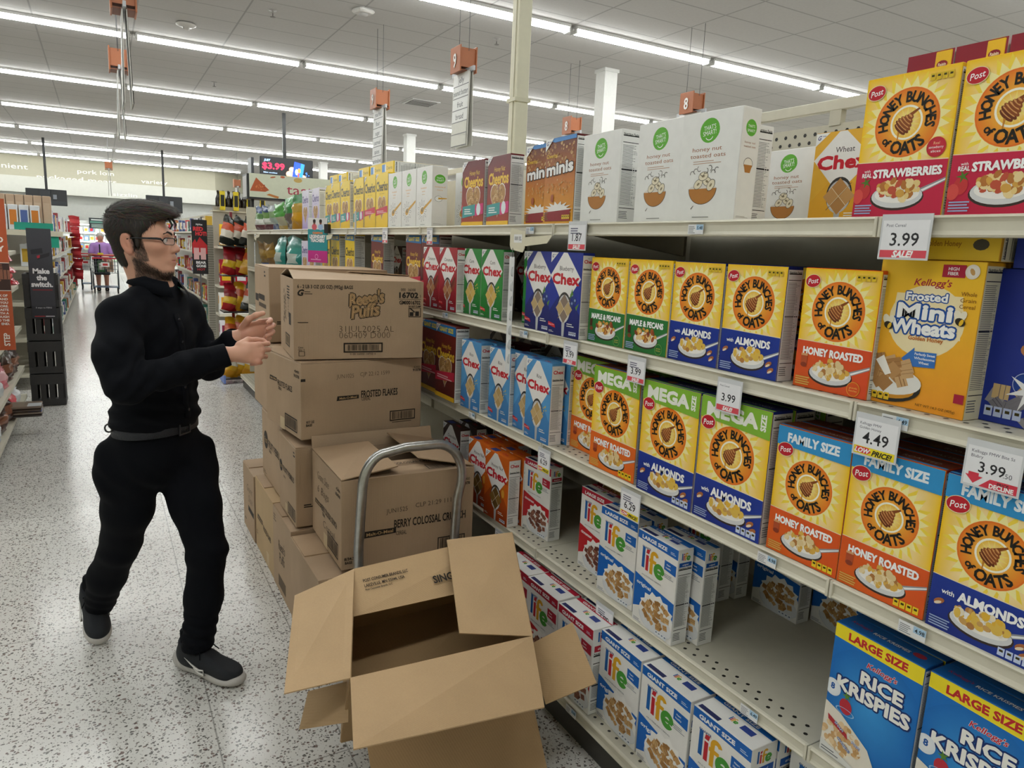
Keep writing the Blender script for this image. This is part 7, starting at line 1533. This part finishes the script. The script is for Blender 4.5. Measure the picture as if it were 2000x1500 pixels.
for k in range(3): packet(1.5+.24*k, 10.76, .561, .08, .2, .3, '#e6e4de', '#e0a030', 'white and yellow box on the far end shelves, %s' % ('left', 'middle', 'right')[k], 'white and yellow boxes on the far end shelves', 'box')
for k in range(3): packet(1.5+.24*k, 10.76, .141, .08, .2, .33, '#eceaf0', '#8a2c4a', 'white and purple box low on the far end shelves, %s' % ('left', 'middle', 'right')[k], 'white and purple boxes on the far end shelves', 'box')
m = MB(); bt = [(.034, 0), (.036, .02), (.036, .16), (.02, .2), (.013, .22), (.013, .25), (.016, .252), (.016, .275)]; m.lathe(bt, lin('#241c1a'), 12); bm_ = m.build('syrup_bottle', attr_mat('bottle_glass', .15), mesh_only=True)
for k in range(12): tag(link('syrup_bottle', bm_, loc=(1.48+.07*(k % 7)+(.0 if k < 7 else .03), 11.15 if k < 7 else 11.3, 2.052 if False else 2.0)), 'dark bottle in the row topping the far end shelves', 'bottle', 'dark bottles on top of the far end shelves')
m = MB(); m.box((-.45, -.05, -.02), (.45, .3, 0), lin('#d8d2be')); tag(m.build('top_shelf', SH, loc=(1.85, 11.12, 1.999)), 'top shelf carrying the dark bottles', 'shelf')
for k in range(4): packet(1.52+.18*k, 11.02, 2.001, .05, .07, .26, '#d8c02c', '#2a2a22', 'yellow-labelled bottle carton on top of the far end shelves, %s' % ('first', 'second', 'third', 'fourth')[k], 'yellow cartons among the dark bottles', 'carton')
# red-hot sign and the wire rack
o = empty('hanging_sign', (1.26, 11.5, 1.08)); m = MB(); m.box((-.105, 0, 0), (.105, .006, .78), lin('#1a1a1c')); a = Art(.78/.21, '#18181a'); a.text('HyVee', .5, 3.4, .12, '#e8e8e8', w=.4, bold=.03); a.text('RED', .42, 3.1, .26, '#e0343c', w=.6, bold=.06); a.text('HOT!', .6, 2.78, .26, '#e0343c', w=.68, bold=.06); a.poly([(.02, 2.1), (.2, 2.4), (.3, 2.15), (.5, 2.55), (.98, 2.0), (.98, 1.4), (.02, 1.4)], '#c8242c'); a.rect(.1, 1.0, .44, 1.8, '#e8b8b8'); a.rect(.54, 1.0, .88, 1.8, '#e8b8b8'); a.rect(.44, 1.3, .54, 1.5, '#e8b8b8'); a.rect(.02, .6, .98, 1.0, '#18181a'); a.text('BEAR', .55, .8, .17, '#e8e8e8', w=.62, bold=.05); a.text('GONE', .55, .56, .17, '#e8e8e8', w=.62, bold=.05); a.text('HOT', .55, .32, .15, '#b02c34', w=.5, bold=.05)
a.stamp(m, (-.105, -.001, 0), (1, 0, 0), (0, 0, 1), .21); m.build('sign_print', MATTE, o); m = MB(); m.box((-.01, .01, -1.08), (.01, .03, .8), lin('#6a6a6c')); m.build('stand', BLK_, o); tag(o, "black and red upright sign reading 'RED HOT' before the wire rack", 'sign')
o = empty('wire_rack', (1.5, 12.0, 0)); m = MB()
for x in (-.1, .1): m.box((x-.006, -.1, .02), (x+.006, -.088, 1.8), lin('#b8b4a8'))
for k in range(48): m.box((-.1, -.106, .08+.036*k), (.1, -.096, .086+.036*k), lin('#c8c4b6'))
m.build('wire_front', attr_mat('wire', .4), o); m = MB(); m.box((-.1, .0, .02), (.1, .012, 1.8), lin('#8f8a80'))
m.build('panel', SH, o); tag(o, 'tall narrow rack with many thin wire bars beside the black sign', 'rack')

# ================================================================ far end: chilled cases, menu board, shopper with a trolley
lens_m2 = lens_m.copy(); lens_m2.name = 'case_lamp'; lens_m2.node_tree.nodes['Principled BSDF'].inputs['Emission Strength'].default_value = 14
o = empty('chilled_case', (0, 35.5, 0)); WH = attr_mat('case_white', .4); m = MB(); m.box((-6, .3, 0), (4.4, .5, 2.1), lin('#eceeea')); m.box((-6, -.5, 0), (4.4, .3, .45), lin('#dfe1dd')); m.build('body', WH, o)
for z in (.9, 1.25, 1.6): m = MB(); m.box((-6, -.25, z), (4.4, .3, z+.03), lin('#c8cac8')); m.build('shelf', WH, o)
m = MB(); m.box((-6, -.5, 1.95), (4.4, .3, 2.1), lin('#e8eae6')); m.build('canopy', WH, o); m = MB()
for z in (1.93, 1.58, 1.23): m.box((-5.9, -.42, z), (4.3, -.38, z+.015), lin('#f4fff8'))
m.build('case_lamp', lens_m2, o); tag(o, 'long white chilled case along the far wall', 'chilled case')
for i, z in enumerate((.46, .932, 1.282, 1.632)):
    for k in range(9): packet(-1.1+.2*k, 35.2, z, .12, .15, .2, ('#eef0ec', '#e4ddd0', '#d8e6ea', '#e8c8c8', '#b8d8b0', '#5a8ac8')[(k*5+i) % 6], ('#d8a84a', '#c83a3a', '#e8e8e4')[(k+i) % 3], 'small chilled pack in the far white case, level %d' % (i+1), 'chilled packs in the far case, level %d' % (i+1), 'pack')
m = MB(); m.box((-.37, 0, 0), (.4, .03, .42), lin('#22282a')); a = Art(.55, '#20262a'); a.lines(.1, .42, .9, .5, 1, '#c8ccca', .8); a.rect(.05, .28, .95, .38, '#5a8a7c'); a.lines(.1, .05, .9, .25, 3, '#9ab0a8', .6); a.stamp(m, (-.37, -.001, 0), (1, 0, 0), (0, 0, 1), .77); tag(m.build('menu_board', MATTE, loc=(0, 34.9, 1.78+.02)), 'dark menu board hung over the far chilled case', 'menu board')
shopper = empty('person', (0, 0, 0)); B_ = np.array((0, 23.6, 0))
V = Vol((-.42, 23.1, -.01), (.42, 23.95, 1.66), .011)
pt = lambda x, y, z: np.array((x, 23.6+y, z)); sk2 = np.array(lin('#c08a74'))
V.ell(pt(0, -.03, 1.49), (.08, .095, .115), None, k=.02); V.cap(pt(0, 0, 1.38), pt(0, .02, 1.3), .055, .06, .02); V.cap(pt(0, .02, 1.22), pt(0, .02, .9), .15, .17, .08); V.cap(pt(-.14, .02, 1.26), pt(.14, .02, 1.26), .08, .08, .05)
for s in (-1, 1):
    V.chain([pt(s*.2, .02, 1.25), pt(s*.27, -.02, 1.0), pt(s*.1, -.26, 1.0)], [.058, .048, .034], .02); V.ell(pt(s*.06, -.3, 1.0), (.045, .035, .03), None, k=.02)
    V.chain([pt(s*.09, .02, .86), pt(s*.1, .0, .48), pt(s*.1, .03, .1)], [.1, .07, .045], .04); V.ell(pt(s*.1, -.05, .05), (.045, .11, .045), None, k=.03)
v, F = V.mesh(); c_ = np.tile(sk2, (len(v), 1)); np_mesh('body', v, F, SKIN, shopper, c_)
def shell(zlo, zhi, off, col, name, xm=9):
    k = Vol((-.45, 23.05, 0), (.45, 23.95, 1.6), .012); k.cap(pt(0, .02, 1.22), pt(0, .02, .92), .15+off, .175+off, .08); k.cap(pt(-.14, .02, 1.26), pt(.14, .02, 1.26), .08+off, None, .05)
    for s in (-1, 1):
        if zlo > .7: k.chain([pt(s*.2, .02, 1.25), pt(s*.25, -.01, 1.08)], [.062+off, .062+off], .03)
        k.chain([pt(s*.09, .02, .86), pt(s*.1, .0, .48), pt(s*.1, .03, .42)], [.1+off, .08+off, .085], .04)
    k.plane_cut((0, 0, zlo), (0, 0, -1)); k.plane_cut((0, 0, zhi), (0, 0, 1)); a, b = k.mesh(); return np_mesh(name, a, b, attr_mat('soft_cloth', .8), shopper, np.tile(np.array(lin(col)), (len(a), 1)))
shell(.9, 1.37, .014, '#b48ad0', 'lavender_shirt'); shell(.45, .92, .012, '#20242e', 'dark_shorts')
k = Vol((-.15, 23.4, 1.4), (.15, 23.8, 1.65), .01); k.ell(pt(0, -.01, 1.54), (.1, .112, .088), None, k=.01); k.ell(pt(0, -.14, 1.46), (.075, .07, .09), None, k=.01, op='sub'); a, b = k.mesh(); np_mesh('grey_hair', a, b, attr_mat('soft_cloth', .8), shopper, np.tile(np.array(lin('#b9b4ae')), (len(a), 1)))
m = MB(); m.tube([pt(-.03, -.14, 1.3), pt(-.03, -.18, 1.1), pt(-.02, -.18, .95)], .018, lin('#22242a'), 6); m.build('bag_strap', CLOTH, shopper)
for s in (-1, 1): m = MB(); m.box((s*.1-.05, 23.45, 0), (s*.1+.05, 23.72, .09), lin('#26262a'), bev=.02); m.build('shoe', CLOTH, shopper)
tag(shopper, 'grey-haired shopper in a lavender top reading behind a trolley far down the aisle', 'person')
m = MB(); m.box((-.07, -.02, -.04), (.07, .02, .04), lin('#e0d02a'), bev=.01); tag(m.build('yellow_packet', FOIL, loc=(-.02, 23.27, 1.03)), 'yellow packet held by the far shopper', 'packet')
def trolley(x, y, s, label):
    o = empty('shopping_trolley', (x, y, 0)); m = MB(); g = lin('#4c5256')
    for z0, z1, d0 in ((.55, .95, .0),):
        for k in range(9): t = -.3+.075*k; m.box((t*s, -.4, z0), (t*s+.012, -.39, z1), g); m.box((t*s, .3, z0), (t*s+.012, .31, z1), g); m.box((t*s, -.4, z0), (t*s+.012, .3, z0+.01), g)
        for k in range(5): z = z0+.1*k; m.box((-.31*s, -.402, z), (.31*s, -.39, z+.012), g); m.box((-.31*s, -.4, z), (-.3*s, .3, z+.012), g); m.box((.3*s, -.4, z), (.31*s, .3, z+.012), g)
    m.build('basket', attr_mat('trolley_metal', .4), o); m = MB()
    for sx in (-.3, .3): m.tube([(sx*s, -.38, .6), (sx*s, -.36, .12)], .018, g, 6); m.tube([(sx*s, .3, .6), (sx*s, .26, .12)], .018, g, 6); m.tube([(sx*s, -.38, .14), (sx*s, .28, .14)], .018, g, 6)
    m.box((-.3*s, -.38, .16), (.3*s, .25, .18), lin('#3c5a78')); m.build('frame', attr_mat('trolley_metal', .4), o); m = MB(); m.tube([(-.3*s, .36, 1.0), (.3*s, .36, 1.0)], .02, lin('#b02c34'), 8); m.box((-.3*s, -.41, .93), (.3*s, -.39, .97), lin('#b8343c')); m.build('handle', attr_mat('trolley_metal', .4), o)
    m = MB(); m.box((-.1, -.412, .72), (.1, -.404, .84), lin('#efeeea')); m.box((-.06, -.414, .75), (.06, -.411, .81), lin('#c83a3a')); m.build('plate', MATTE, o)
    for sx in (-.28, .28):
        for sy in (-.36, .26): m = MB(); m.tube([(sx*s-.015, sy, .06), (sx*s+.015, sy, .06)], .06, lin('#2a2a2c'), 12); m.build('wheel', CLOTH, o)
    return tag(o, label, 'trolley')
trolley(.08, 22.85, 1.0, 'grey shopping trolley with a red bar pushed by the lavender-topped shopper')
trolley(-.40, 24.3, .4, 'smaller grey trolley standing left of the far shopper')
for k, (x, z, c1, c2) in enumerate(((-.1, .56, '#3a6a3c', '#d8d4c8'), (.12, .56, '#c8a890', '#8a6a50'), (.02, .62, '#d8b8a8', '#a84a4a'))): packet(.08+x, 22.75+.14*k, z+.01, .18, .16, .3+.03*k, c1, c2, 'grocery lying in the far trolley, %s' % ('green one', 'tan one', 'pink one')[k], 'groceries in the far trolley', 'grocery')
